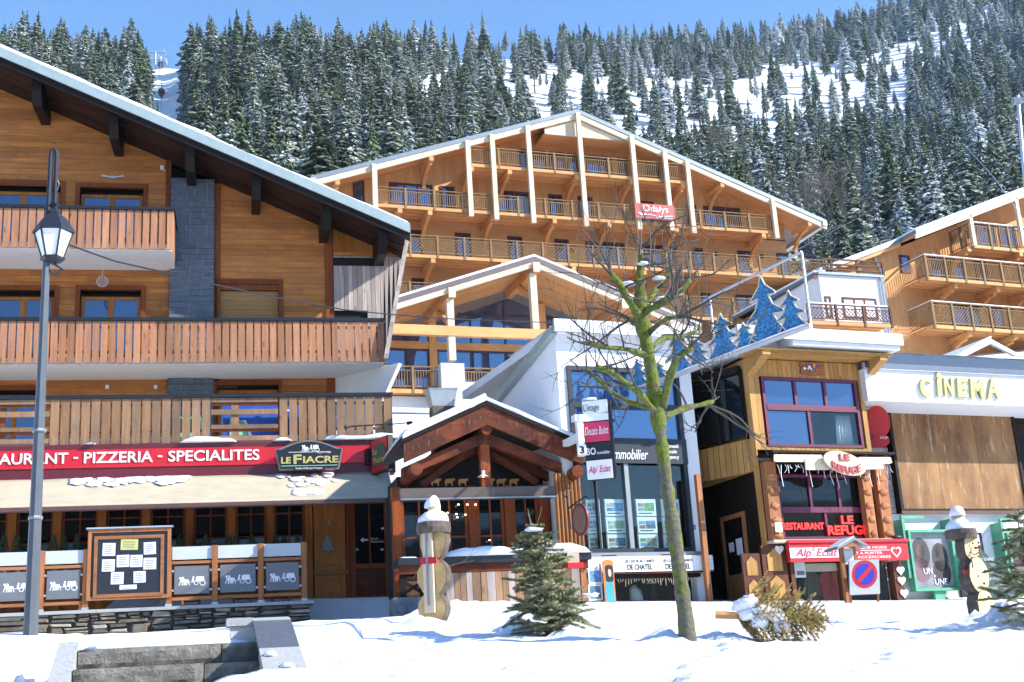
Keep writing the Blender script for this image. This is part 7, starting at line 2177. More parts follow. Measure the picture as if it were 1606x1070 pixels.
fr = frame('panel_frame', M['dark_wood'], cn, pu0_ - .08, pu1_ + .08, pz0 - .0, pz1, -.14, .11, .08)
# plywood sheets
mt, nt, pb = mat_base('weathered_plywood')
v = coords(nt, (1, 1, .35)); g1 = noise_n(nt, v, 1.6, 6, .65); g2 = noise_n(nt, coords(nt, (3, 3, .5)), 2.5, 5, .7)
c1 = ramp(nt, g1, (0.13, 0.05, 0.016), (0.33, 0.17, 0.06), .36, .64)
c1 = mixc(nt, ramp(nt, g2, (0, 0, 0), (.85, .85, .85), .56, .7), c1, (0.46, 0.37, 0.24))
nt.links.new(c1, pb.inputs['Base Color']); pb.inputs['Roughness'].default_value = .75; bump(nt, pb, g2, .25, .01)
for k in range(3):
    u0, u1 = lerp(pu0_, pu1_, k / 3), lerp(pu0_, pu1_, (k + 1) / 3)
    pbox('plywood_sheet', mt, cn, u0 + .003, u1 - .003, -.1 - k * .002, -.08, pz0 + .08, pz1 - .08)
part('panel_sill', M['pipe'], cn, (pu0_ - .1, pu1_ + .1, -.17, -.141, pz0 - .05, pz0 + .03))
# yellow letters
M['yellow'] = plain('yellow_letter', (0.50, 0.45, 0.17), .5, 0, .1); M['letter_side'] = plain('grey_letter_side', (.2, .2, .16), .5)
yl = R.thing('cinema_letters', R.u(1505, 605, -1.3), -1.3, cz0 + .2, 'yellow raised letters CINEMA on the white canopy', 'sign')
for s, xa, ya, xb, yb in (('C', 1445, 591, 1463, 622), ('i', 1470, 584, 1480, 620), ('N', 1482, 592, 1498, 620), ('E', 1502, 592, 1521, 622), ('M', 1523, 593, 1547, 624), ('A', 1549, 593, 1568, 624)):
    u0, u1, z0, z1 = R.r(xa, ya, xb, yb, -1.3); fit_text('letter', s, M['yellow'], yl, u0, u1, z0, z1, -1.206, .06, .12, .035)
# poster cases
M['green'] = plain('mint_green_frame', (0.10, 0.36, 0.22), .4)
def poster_case(xa, xb, ya, yb, label, texts):
    u0, u1, z0, z1 = R.r(xa, ya, xb, yb, -.35)
    e = R.thing('film_poster_case', (u0 + u1) / 2, -.3, z0, label, 'poster case')
    frame('frame', M['green'], e, u0, u1, z0, z1, -.4, -.2, .06)
    part('back', M['green'], e, (u0 + .06, u1 - .06, -.24, -.2, z0 + .06, z1 - .06))
    ps_ = part('poster', plain('poster_print', (.24, .25, .27), .35, 0, .35, 2.2), e, (u0 + .06, u1 - .06, -.27, -.245, z0 + .06, z1 - .06))
    w_, h_ = u1 - u0, z1 - z0
    skin = plain('poster_flesh', (.22, .15, .13), .5); drk = plain('poster_dark', (.04, .035, .04), .5); pnk = plain('poster_rose', (.2, .1, .13), .5)
    for cx, cz, rx, rz2_, mt_ in ((.3, .62, .2, .26, drk), (.3, .66, .09, .12, skin), (.28, .35, .2, .2, pnk), (.72, .55, .18, .24, drk), (.7, .64, .09, .11, skin), (.72, .3, .2, .22, drk)):
        k_ = 18; yy = -.2705 - .001 * (len(e.children))
        MB().prism([(u0 + w_ * (cx + rx * math.cos(2 * math.pi * i / k_)), z0 + h_ * max(.1, cz + rz2_ * math.sin(2 * math.pi * i / k_))) for i in range(k_)], yy, yy + .0008).build('figure_print', mt_, ps_)
    for s, fa, fb, ga_, gb2 in texts: fit_text('poster_lettering', s, M['white'], ps_, u0 + w_ * fa, u0 + w_ * fb, z0 + h_ * ga_, z0 + h_ * gb2, -.285, .003)
    # roof arms and post
    for uu_ in (u0 - .12, u1 + .0):
        part('side_bracket', M['green'], e, (uu_ + .02, uu_ + .1, -.36, -.002, z0 + .3, z1 + .25))
    part('foot', M['green'], e, (lerp(u0, u1, .45), lerp(u0, u1, .7), -.33, -.25, z0 - .25, z0 - .002))
    part('top_bracket', M['green'], e, (u0 - .1, u0 + .55, -.36, -.3, z1 + .26, z1 + .33))
    return e
poster_case(1428, 1498, 831, 927, 'mint green film poster case lettered UN + UNE left of the log snowman', (('UN', .3, .5, .28, .38), ('+', .5, .56, .22, .27), ('UNE', .52, .8, .1, .2)))
poster_case(1583, 1650, 835, 918, 'mint green film poster case cut off at the right picture edge', ())
# cinema doorway and chalk tree
u0, u1, z0, z1 = R.r(1500, 836, 1546, 950, 0)
part('doorway', M['anthracite'], cn, (u0, u1, -.04, -.002, RG, z1))
part('door_sign', M['frost'], cn, (u1 - .5, u1 - .1, -.06, -.042, z1 - .3, z1 - .05))
tu, tz = R.q(1545, 948, -.6)
ct2 = R.thing('tree_shaped_chalkboard', tu, -.6, RG, 'dark green chalkboard cut like a christmas tree behind the right snowman', 'chalkboard')
hh_ = R.z(1528, 846, -.6) - tz; hw = .62
M['chalk'] = plain('chalkboard_green', (0.02, 0.045, 0.035), .6, 0, .3, 6)
MB().prism([(tu - .7 * hw, tz), (tu + .7 * hw, tz), (tu + .66 * hw, tz + hh_ * .12), (tu + hw, tz + hh_ * .2), (tu + .55 * hw, tz + hh_ * .42), (tu + .78 * hw, tz + hh_ * .46), (tu + .35 * hw, tz + hh_ * .68), (tu + .5 * hw, tz + hh_ * .72), (tu - .12, tz + hh_), (tu - .5 * hw, tz + hh_ * .72), (tu - .35 * hw, tz + hh_ * .68), (tu - .78 * hw, tz + hh_ * .46), (tu - .55 * hw, tz + hh_ * .42), (tu - hw, tz + hh_ * .2), (tu - .66 * hw, tz + hh_ * .12)], -.63, -.6).build('board', M['chalk'], ct2)
for s, x0, x1, f0, f1_ in (("Alp'éclat", -.1, .42, .64, .73), ('Accueil', .0, .35, .47, .53), ('Dégus', .05, .38, .36, .42), ('boissons', .0, .4, .22, .28)):
    fit_text('chalk_lettering', s, M['frost'], ct2, tu + x0, tu + x1, tz + hh_ * f0, tz + hh_ * f1_, -.632, .003, .25)
part('prop', M['rail_post'], ct2, (tu - .05, tu + .05, -.59, -.5, tz, tz + hh_ * .5))
# round red projecting sign on its bracket
u, z = R.q(1377, 665, -.7)
rs_ = empty('red_disc_sign', R.w(u, -.7, z - .5), R.a - R_(38), 'bright red oval disc sign on a black bracket beside the purple window', 'sign')
MB().prism([(.27 * math.cos(2 * math.pi * k / 28), .55 + .37 * math.sin(2 * math.pi * k / 28)) for k in range(28)], -.04, .04).build('disc', plain('lamp_red', (.55, .02, .012), .3), rs_)
MB().prism([(.2 * math.cos(2 * math.pi * k / 24), .1 + .14 * math.sin(2 * math.pi * k / 24)) for k in range(24)], -.05, .05).build('small_disc', M['red'], rs_)
fit_text('lettering', 'Restaurant', M['letter_red'], rs_, -.2, .2, .52, .6, -.042, .004, .2)
fit_text('lettering', 'Refuge', M['white'], rs_, -.0, .18, .12, .2, -.052, .004, .2)
MB().tube([(-.45, .05, -.25), (-.42, .05, 1.1)], .03, 8).build('pole', M['steel'], rs_)
b = MB()
for z in (.15, .8): b.tube([(-.43, .05, z), (-.1, 0, z + .05)], .015, 5)
rr = random.Random(3)
for k in range(8): twigs(b, (-.43, .05, rr.uniform(0, 1.0)), (rr.gauss(0, 1), -.3, rr.gauss(0, .6)), .3, .008, 1, rr)
b.build('bracket', M['black'], rs_)
part('roof_dormer_pane', M['glass'], cn, (R.u(1540, 550, 2), R.u(1580, 550, 2), 2.0, 2.02, rz0 + .55, rz0 + .7))
da, db, dc_ = R.q(1553, 531, 1.5), R.q(1503, 558, 1.5), R.q(1603, 558, 1.5)
MB().prism([(da[0], da[1]), (db[0], db[1]), (db[0] + .25, db[1]), (da[0], da[1] - .14), (dc_[0] - .25, dc_[1]), (dc_[0], dc_[1])], 1.5, 1.6).build('dormer_frame', M['galv'], cn)
MB().prism([(da[0], da[1] + .06), (db[0] - .1, db[1]), (db[0], db[1]), (da[0], da[1])], 1.45, 4).build('dormer_snow', M['snow'], cn)
u, z = R.q(1088, 827, -.02); e = R.thing('house_number', u, -.01, z, 'small blue house number plate on the white shop pillar', 'plate'); part('plate', M['blue'], e, (u - .05, u + .05, -.015, -.002, z - .05, z + .05)); fit_text('numeral', '6', M['white'], e, u - .02, u + .02, z - .03, z + .03, -.016, .002)
# ------------------------------------------------------------------ blue tinsel trees on their frame
dA, dB = P(1000, 616, 26.9), P(1268, 507, 22.6)
dz = (dA.z + dB.z) / 2
ang = math.atan2(dB.y - dA.y, dB.x - dA.x)
DL = math.hypot(dB.x - dA.x, dB.y - dA.y)
dec = empty('blue_tree_street_decoration', (dA.x, dA.y, dz), ang, 'row of sparkling blue tinsel fir cut-outs on a hanging metal frame', 'decoration')
ORG[dec] = Vector((0, 0, 0))
ex = Vector((math.cos(ang), math.sin(ang), 0))
def dq(px, py):
    """pixel onto the plane of the decoration: distance along it, height over its foot"""
    d = ray(px, py); nrm = Vector((-math.sin(ang), math.cos(ang), 0))
    p = CAM + d * ((dA - CAM).dot(nrm) / d.dot(nrm))
    return (p - dA).dot(ex), p.z - dz
mt, nt, pb = mat_base('blue_tinsel')
vo = N(nt, 'ShaderNodeTexVoronoi'); vo.inputs['Scale'].default_value = 26
tc = N(nt, 'ShaderNodeTexCoord'); nt.links.new(tc.outputs['Object'], vo.inputs['Vector'])
nt.links.new(ramp(nt, vo.outputs['Color'], (0.02, 0.13, 0.34), (0.07, 0.36, 0.66), .2, .8), pb.inputs['Base Color'])
vg = noise_n(nt, tc.outputs['Object'], 60, 2, .5)
pb.inputs['Roughness'].default_value = .4
bump(nt, pb, vo.outputs['Distance'], 1.0, .05)
def fir_outline(h, w_):
    half = [(0.0, 1.0), (.08, .84), (.29, .69), (.32, .645), (.13, .665), (.22, .5), (.45, .37), (.47, .32), (.2, .355), (.33, .17), (.5, 0)]
    return [(x * w_, z * h) for x, z in half] + [(-x * w_, z * h) for x, z in half[:0:-1]]
for px, pb_, pt, wpx in ((1004, 612, 562, 26), (1037, 600, 568, 20), (1068, 590, 514, 34), (1098, 578, 530, 28), (1138, 563, 489, 40), (1171, 549, 505, 30), (1206, 537, 428, 48), (1245, 520, 453, 36)):
    x, z0 = dq(px, pb_); x1_, z1 = dq(px, pt)
    xa, _ = dq(px - wpx / 2, pb_); xb, _ = dq(px + wpx / 2, pb_)
    out = fir_outline(z1 - 0.02, (xb - xa) * 1.35)
    e = MB().prism([(x + p[0], .03 + p[1]) for p in out], -.02, .02).build('fir_cut_out', mt, dec)
    b = MB()
    pts = [Vector((x + p[0], -.025, .03 + p[1])) for p in out]
    for p, q in zip(pts, pts[1:] + pts[:1]): b.bar(p, q, .018, .022, up=(0, 1, 0))
    b.build('light_outline', M['larch_pale'], e)
MB().tube([(-.05, 0, 0), (DL + .05, 0, 0)], .05, 8).build('base_bar', M['galv'], dec)
b = MB(); lumps(b, 0, DL, -.07, .05, .04, .025, 15, .1, .4); b.build('snow_on_bar', M['snow'], dec, True)
for px, y1 in ((1001, 540), (1110, 466), (1254, 395)):
    x, z = dq(px, y1); MB().tube([(x, .05, -.02), (x, .05, z)], .026, 6).build('upright', M['galv'], dec)
x0, z0 = dq(1110, 466); x1, z1 = dq(1254, 395)
MB().tube([(x0, .05, z0), (x1, .05, z1)], .03, 6).build('top_bar', M['galv'], dec)
x2, z2 = dq(1001, 540)
MB().tube([(x2, .05, z2), (x0, .05, z0)], .01, 5).build('stay_wire', M['galv'], dec)

# ------------------------------------------------------------------ pollarded street tree
tb0 = P(1080, 1014, 14); tb0.z -= .1
bt = empty('pollarded_street_tree', tb0, 0, 'leafless mossy pollarded tree standing in the snow, centre right', 'tree')
def tp(px, py, dy=0.0): p = P(px, py, 14 + dy); return p - tb0
mt, nt, pb = mat_base('mossy_bark')
tc = N(nt, 'ShaderNodeTexCoord'); g = N(nt, 'ShaderNodeNewGeometry')
n1 = noise_n(nt, tc.outputs['Object'], 22, 6, .75); n2 = noise_n(nt, tc.outputs['Object'], 7, 5, .7)
c1 = ramp(nt, n1, (0.06, 0.05, 0.04), (0.18, 0.17, 0.13), .3, .7)
sx = N(nt, 'ShaderNodeSeparateXYZ'); nt.links.new(tc.outputs['Object'], sx.inputs[0])
zr = N(nt, 'ShaderNodeMapRange'); zr.inputs['From Min'].default_value = .6; zr.inputs['From Max'].default_value = 3.6; zr.inputs['To Min'].default_value = .0; zr.inputs['To Max'].default_value = .13
nt.links.new(sx.outputs['Z'], zr.inputs[0])
ad = N(nt, 'ShaderNodeMath', operation='ADD'); nt.links.new(n2, ad.inputs[0]); nt.links.new(zr.outputs[0], ad.inputs[1])
moss = ramp(nt, ad.outputs[0], (0, 0, 0), (1, 1, 1), .51, .58)
nt.links.new(mixc(nt, moss, c1, ramp(nt, n1, (0.045, 0.07, 0.008), (0.19, 0.22, 0.02), .35, .65)), pb.inputs['Base Color'])
pb.inputs['Roughness'].default_value = .9; bump(nt, pb, n1, .9, .03)
M['moss'] = mt
trk = [tp(1080, 1014), tp(1074, 960), tp(1062, 870), tp(1047, 770), tp(1037, 690), tp(1029, 640), tp(1020, 580), tp(1010, 520), tp(1004, 480), tp(1003, 440)]
tr_r = [.10, .082, .074, .069, .069, .088, .068, .077, .087, .064]
b = MB()
def fine(pts, rad, k=6, jr=.06, seed=0):
    P2, R2 = [], []
    for i in range(len(pts) - 1):
        for j in range(k):
            t = j / k; p = pts[i].lerp(pts[i + 1], t)
            P2.append(p + Vector((noise.noise(p * 3), noise.noise(p * 3 + Vector((9, 0, 0))), 0)) * .012); R2.append(lerp(rad[i], rad[i + 1], t) * (1 + jr * noise.noise(p * 7 + Vector((seed, 0, 0)))))
    P2.append(pts[-1]); R2.append(rad[-1]); return P2, R2
pp, rr_ = fine(trk, tr_r, 6, .35)
b.tube(pp, rr_, 14); b.build('trunk', M['moss'], bt, True)
# main limbs: pixel paths with depth, thick mossy stubs
limbs = [([(1030, 650, 0), (1000, 615, -.3), (960, 585, -.5), (935, 575, -.55)], .06), ([(1034, 655, 0), (1020, 640, .2), (985, 630, .4), (965, 620, .5), (920, 580, .6)], .06), ([(1038, 640, 0), (1048, 600, -.2), (1062, 560, -.4), (1085, 545, -.5)], .07),
         ([(1040, 655, 0), (1075, 640, .2), (1100, 635, .3), (1118, 630, .4)], .06), ([(1016, 560, 0), (985, 548, -.2), (950, 545, -.4), (925, 540, -.5)], .055), ([(1022, 545, 0), (1040, 530, .3), (1070, 528, .5), (1092, 520, .6)], .055),
         ([(1006, 500, 0), (985, 470, -.3), (972, 445, -.4), (958, 428, -.5)], .07), ([(1008, 490, 0), (1030, 480, -.2), (1050, 468, -.3), (1068, 455, -.4), (1082, 440, -.4)], .075), ([(1003, 450, 0), (1004, 430, 0), (1006, 410, .1), (1002, 390, .1)], .07),
         ([(1012, 480, 0), (1028, 455, .3), (1040, 440, .5), (1050, 425, .6)], .05), ([(1000, 510, 0), (985, 500, .3), (965, 492, .6)], .045), ([(1020, 520, 0), (1045, 500, -.4), (1065, 498, -.6)], .045)]
ends = []
for k, (pth, r0) in enumerate(limbs):
    pts = [tp(*q) for q in pth]
    n_ = len(pts)
    p2, r2 = fine(pts, [r0 * .68 * (1 - .4 * i / (n_ - 1)) for i in range(n_)], 6, .45, k)
    b = MB(); b.tube(p2, r2, 9); b.build('limb', M['moss'], bt, True)
    ends.append((p2, r2))
tr_ = random.Random(21)
b = MB()
for p2, r2 in ends:
    for k in range(6):
        i = tr_.randrange(len(p2) // 3, len(p2)); p = p2[i]
        side = Vector((p.x - trk[7].x, p.y, 0))
        d = (side.normalized() * tr_.uniform(.1, 1.0) + Vector((tr_.gauss(0, .6), tr_.gauss(0, .6), tr_.uniform(-.6, .9)))).normalized()
        twigs(b, p, d, tr_.uniform(.25, .8), tr_.uniform(.010, .02), 2, tr_, .5, -.1 if tr_.random() < .5 else .4, 5, 2)
    for k in range(2):
        p = p2[-1]; twigs(b, p, Vector((tr_.gauss(0, .25), tr_.gauss(0, .25), 1)), tr_.uniform(.4, 1.0), .008, 1, tr_, .3, .8, 4, 2)
b.build('twigs', plain('dark_twigs', (0.07, 0.062, 0.052), .9, 0, .3, 6), bt)
# whippy upright shoots
b = MB()
for px, y0, y1 in ((958, 430, 375), (985, 470, 368), (993, 430, 340), (1004, 400, 330), (1018, 430, 345), (1030, 450, 372), (1050, 470, 365), (1072, 470, 372), (1083, 440, 392)):
    a_, c_ = tp(px, y0), tp(px + tr_.uniform(-8, 8), y1); b.tube([a_, a_.lerp(c_, .5) + Vector((tr_.gauss(0, .03), 0, 0)), c_], [.008, .006, .003], 4)
b.build('shoots', M['twig'], bt)
for px, py, r0 in ((985, 450, .09), (1055, 464, .10), (1040, 473, .08), (1008, 417, .06), (972, 462, .05), (1033, 440, .07)):
    p = tp(px, py - 3, -.05); b = MB(); b.blob(p, r0 * 1.1, r0 * .8, r0 * .4, 9, 6, .3, .2, px); b.build('snow_pad', M['snow'], bt, True)

# ------------------------------------------------------------------ firs in the foreground
def fir_twig(b, base, d, L, w_, rr, nd=9):
    """a needled twig: short needles round a thin stem"""
    d = Vector(d).normalized(); base = Vector(base)
    s = d.cross(Vector((0, 0, 1)));
    if s.length < .1: s = d.cross(Vector((1, 0, 0)))
    s.normalize(); u = s.cross(d)
    for k in range(nd):
        f = (k + .3) / nd; p = base + d * L * f
        wk = w_ * (1 - .55 * f)
        for q in range(7):
            a = 2 * math.pi * q / 7 + k * .7
            o_ = (s * math.cos(a) + u * math.sin(a) * .7)
            tip = p + o_ * wk + d * wk * .8
            t_ = o_.cross(d) * .0045
            b.add([p - t_, p + t_, tip], [(0, 1, 2)])
    b.tube([base, base + d * L], [.004, .002], 3, False)
def needle_simple(name, c0, c1, snowy=None):
    mt, nt, b = mat_base(name); tc = N(nt, 'ShaderNodeTexCoord')
    n1 = noise_n(nt, tc.outputs['Object'], 7, 3, .6)
    nt.links.new(ramp(nt, n1, c0, c1, .35, .65), b.inputs['Base Color']); b.inputs['Roughness'].default_value = .6
    return mt
M['fir'] = needle_simple('fir_needles', (0.10, 0.12, 0.05), (0.46, 0.46, 0.26))
M['fir_dry'] = needle_simple('dry_fir_needles', (0.2, 0.15, 0.04), (0.55, 0.42, 0.15))
def small_fir(e, H, Rb, rr, mat, lean=(0, 0), trunk=.03, lo=.02, whorls=22):
    b = MB()
    ax = Vector((lean[0], lean[1], 1)).normalized()
    for k in range(whorls):
        t = lo + (1 - lo) * k / whorls
        nb = 7
        for i in range(nb):
            a = 2 * math.pi * (i + rr.random() * .7) / nb + k
            L = (Rb * (1 - t) ** .65 + .08) * rr.uniform(.55, 1.2)
            base = ax * H * (t + rr.uniform(-.02, .02))
            d = Vector((math.cos(a), math.sin(a), rr.uniform(-.35, .75)))
            nb2 = max(2, int(L / .07))
            p = base
            for j in range(nb2):
                f = (j + 1) / nb2
                q = base + d.normalized() * L * f + Vector((0, 0, -.12 * L * f * f))
                fir_twig(b, p, q - p, (q - p).length * 1.25, .045, rr, 7)
                for s_ in (-1, 1):
                    dd = (q - p).normalized() + Vector((-d.y, d.x, rr.uniform(-.1, .1))) * s_ * .9
                    if f > .25: fir_twig(b, q, dd, L * .36 * (1.2 - f) + .05, .042, rr, 8)
                p = q
    o = b.build('needles', mat, e); 
    MB().tube([(0, 0, -.1), ax * H * .96], [trunk, .006], 7).build('trunk', M['bark'], e)
    for k in range(3):
        b = MB(); a = k * 2.1; fir_twig(b, ax * H * (.9 + .03 * k), Vector((.35 * math.cos(a), .35 * math.sin(a), 1)), .26 if k else .36, .02, rr, 12)
        b.build('leader_shoot', M['fir_dry'], e)
fp_ = at_ground(868, 15.2)
cf = empty('small_fir_tree', fp_, 0, 'small green fir stuck in the snow before the bar counter', 'fir tree')
Hfir = P(838, 822, 15.2).z - fp_.z
small_fir(cf, Hfir, .45, random.Random(4), M['fir'], (-.13, 0))
for px, py, r0 in ((838, 832, .07), (870, 955, .05), (925, 935, .07), (860, 860, .03)):
    p = P(px, py, 15.0) - fp_; b = MB(); b.blob(p, r0 * 1.5, r0, r0 * .5, 9, 6, .3, .3, px); b.build('snow_pad', M['snow'], cf, True)
# discarded fir lying on its side
dp = at_ground(1158, 14.3)
df = empty('discarded_fir_tree', dp + Vector((0, 0, .28)), 0, 'yellowed discarded fir lying on its side in the snow, snow on its butt end', 'fir tree')
rr = random.Random(14)
b = MB()
ax = Vector((.97, -.12, -.12)).normalized(); Ld = .92
for k in range(16):
    t = k / 16
    for i in range(9):
        a = 2 * math.pi * (i + rr.random()) / 9
        n1_ = Vector((0, 1, .1)); n2_ = Vector((.1, 0, 1))
        rd = n1_ * math.cos(a) + n2_ * math.sin(a)
        d = (rd + ax * .75).normalized()
        L = (.42 * (1 - t) ** .6 + .06) * rr.uniform(.6, 1.2)
        base = ax * Ld * t
        if (base + d * L).z < -.34: L *= .5
        nb2 = max(2, int(L / .07)); p = base
        for j in range(nb2):
            q = base + d * L * (j + 1) / nb2
            fir_twig(b, p, q - p, (q - p).length * 1.2, .03, rr, 4)
            for s_ in (-1, 1): fir_twig(b, q, (q - p).normalized() + rd.cross(ax) * s_ * .9, L * .25, .028, rr, 4)
            p = q
b.build('needles', M['fir_dry'], df)
MB().tube([ax * -.22, ax * Ld], [.045, .01], 8).build('trunk', M['larch_z'], df)
for k in range(9):
    p = ax * (.02 + .05 * k) + Vector((rr.gauss(0, .03), -.12 - rr.random() * .08, .12 + rr.uniform(-.12, .14) - .03 * k)); b = MB(); b.blob(p, .11, .07, .075, 9, 6, .3, .8, k); b.build('snow_pad', M['snow'], df, True)
b = MB()
for k in range(8): twigs(b, ax * rr.uniform(.3, .7), Vector((1, rr.gauss(0, .3), rr.gauss(-.1, .3))), .45, .007, 1, rr, .4, 0, 4, 2)
b.build('bare_twigs', M['bark'], df)
# fir at the right edge
rp_ = at_ground(1625, 16.5)
rf_ = empty('fir_at_edge', rp_, 0, 'dark fir branches reaching in from the right picture edge', 'fir tree')
small_fir(rf_, P(1625, 800, 16.5).z - rp_.z, .55, random.Random(8), M['fir'], (0, 0), .03, .1, 12)

# ------------------------------------------------------------------ log-slice snowmen
M['cut_wood'] = plain('sawn_log_face', (0.50, 0.34, 0.15), .7, 0, .3, 5, .2)
M['cut_pale'] = plain('fresh_sawn_face', (0.66, 0.52, 0.27), .7, 0, .12, 5, .15)
M['log_bark'] = plain('log_bark', (0.12, 0.09, 0.07), .9, 0, .5, 9, 1.0)
def log_slice(e, c, r, t, yaw, face, seed, rz=None, roll=0):
    """upright slice of a log: bark round the rim, sawn faces"""
    rz = rz or r; n = 22
    rim, fr_ = MB(), MB()
    rr = random.Random(seed)
    wob = [1 + .05 * rr.uniform(-1, 1) for _ in range(n)]
    ey = Vector((math.sin(yaw), -math.cos(yaw), 0)); exx = Vector((math.cos(yaw), math.sin(yaw), 0))
    def pt(k, s, d): a = 2 * math.pi * k / n; return Vector(c) + exx * r * s * wob[k] * math.cos(a) + Vector((0, 0, 1)) * rz * s * wob[k] * math.sin(a) + ey * d
    rim.add([pt(k, 1, t / 2) for k in range(n)] + [pt(k, 1.02, 0) for k in range(n)] + [pt(k, 1, -t / 2) for k in range(n)], [(k, (k + 1) % n, (k + 1) % n + n, k + n) for k in range(n)] + [(k + n, (k + 1) % n + n, (k + 1) % n + 2 * n, k + 2 * n) for k in range(n)])
    o = rim.build('bark_ring', M['log_bark'], e, True)
    fr_.add([pt(k, .975, t / 2 + .003) for k in range(n)], [tuple(range(n))[::-1]])
    fr_.add([pt(k, .975, -t / 2 - .003) for k in range(n)], [tuple(range(n))])
    f = fr_.build('sawn_face', face, e)
    return exx, ey
m18 = 18 / FPX * 1.02
s1 = at_ground(682, 18); s1.z = P(682, 976, 18).z
sm1 = empty('log_slice_snowman', s1, 0, 'log slice snowman with plank back and red ribbon, beside the counter', 'snowman')
def sp_(px, py): return P(px, py, 18) - s1
yw = R_(-20)
for k, (cx, cy, rx, rz) in enumerate(((681, 955, 23, 26), (681, 905, 25, 30), (682, 850, 22, 30))):
    log_slice(sm1, sp_(cx, cy), rx * m18, .16, yw, M['cut_wood'], k, rz * m18)
q = sp_(677, 890); 
bx = MB(); h0, h1 = sp_(677, 962).z, sp_(677, 826).z
ey = Vector((math.sin(yw), -math.cos(yw), 0)); exx = Vector((math.cos(yw), math.sin(yw), 0))
cpos = Vector((q.x, q.y, 0)) + ey * .11
bx.bar(cpos + Vector((0, 0, h0)), cpos + Vector((0, 0, h1)), .15, .04, up=ey); bx.build('back_plank', M['larch_pale'], sm1)
MB().bar(cpos + ey * .03 + Vector((0, 0, h0 + .1)), cpos + ey * .03 + Vector((0, 0, h1 - .05)), .03, .03, up=ey).build('groove_bar', M['steel'], sm1)
b = MB(); zc = sp_(680, 880).z; b.bar(cpos + exx * -.1 + ey * .03 + Vector((0, 0, zc)), cpos + exx * .14 + ey * .03 + Vector((0, 0, zc - .01)), .02, .09, up=(0, 0, 1)); b.build('ribbon', M['red'], sm1)
hp = sp_(680, 829)
MB().lathe([(.235, -.075), (.245, 0), (.235, .075)], 20, hp).build('hat_brim', M['log_bark'], sm1)
MB().lathe([(.09, 0), (.09, .12)], 16, hp + Vector((0.02, 0, .2))).build('hat_crown', M['cut_pale'], sm1)
b = MB(); b.blob(hp + Vector((0, 0, .09)), .22, .22, .16, 14, 8, .15, .15, 3); b.build('brim_snow', M['snow'], sm1, True)
b = MB(); b.blob(hp + Vector((0, 0, .31)), .12, .12, .15, 12, 8, .12, .1, 5); b.build('crown_snow', M['snow'], sm1, True)
b = MB(); twigs(b, sp_(700, 890), Vector((1, 0, .35)), .4, .008, 1, random.Random(2), .4, .2, 4, 2); twigs(b, sp_(662, 890), Vector((-.7, 0, -.5)), .22, .007, 1, random.Random(3), .4, 0, 3, 2); b.build('twig_arms', M['twig'], sm1)
# right one, leaning, facing right
s2 = P(1538, 980, 18)
sm2 = empty('log_slice_snowman', s2, 0, 'leaning log slice snowman with painted face and snowy hat, right', 'snowman')
def sq(px, py, d=0): return P(px, py, 18 + d) - s2
yw2 = R_(30)
for k, (cx, cy, rx, rz, tt) in enumerate(((1538, 952, 17, 25, .26), (1527, 903, 20, 27, .26), (1516, 860, 15, 21, .22))):
    log_slice(sm2, sq(cx, cy), rx * m18 * 1.02, tt * .75, yw2, M['cut_pale'], k + 5, rz * m18)
ey2 = Vector((math.sin(yw2), -math.cos(yw2), 0))
for px, py in ((1532, 898), (1531, 917), (1538, 938), (1545, 962)):
    c_ = sq(px, py) + ey2 * .14; b = MB(); b.blob(c_, .018, .018, .018, 8, 6, 0, 1); b.build('button', M['black'], sm2)
for px, py in ((1515, 854), (1524, 853)):
    c_ = sq(px, py) + ey2 * .12; b = MB(); b.blob(c_, .013, .013, .017, 8, 6, 0, 1); b.build('eye', M['black'], sm2)
b = MB(); b.tube([sq(1519, 861) + ey2 * .11, sq(1521, 862) + ey2 * .2], [.018, .006], 7); b.build('nose', M['red'], sm2)
b = MB(); b.tube([sq(1511 + 3.2 * k, 868 + 3.5 * math.sin(math.pi * k / 4)) + ey2 * .125 for k in range(5)], .007, 5); b.build('mouth', M['black'], sm2)
hp = sq(1507, 838)
MB().lathe([(.21, -.07), (.22, 0), (.21, .06)], 20, hp).build('hat_brim', M['log_bark'], sm2)
b = MB(); b.blob(hp + Vector((-.01, 0, .06)), .19, .19, .17, 14, 8, .1, .1, 8); b.build('brim_snow', M['snow'], sm2, True)
MB().lathe([(.085, 0), (.085, .1)], 14, hp + Vector((-.01, 0, .18))).build('hat_crown', M['cut_wood'], sm2)
b = MB(); b.blob(hp + Vector((-.01, 0, .27)), .11, .11, .13, 12, 8, .1, .1, 9); b.build('crown_snow', M['snow'], sm2, True)
b = MB(); twigs(b, sq(1532, 885), Vector((.8, 0, .9)), .35, .007, 1, random.Random(5), .4, .2, 4, 2); b.build('twig_arm', M['twig'], sm2)
c_ = sq(1508, 888) + ey2 * .1; part('scarf_knot', M['black'], sm2, (c_.x - .05, c_.x + .06, c_.y - .06, c_.y + .02, c_.z - .05, c_.z + .06)); part('scarf_end', M['red'], sm2, (c_.x - .07, c_.x + .04, c_.y - .06, c_.y + .02, c_.z - .12, c_.z - .06))

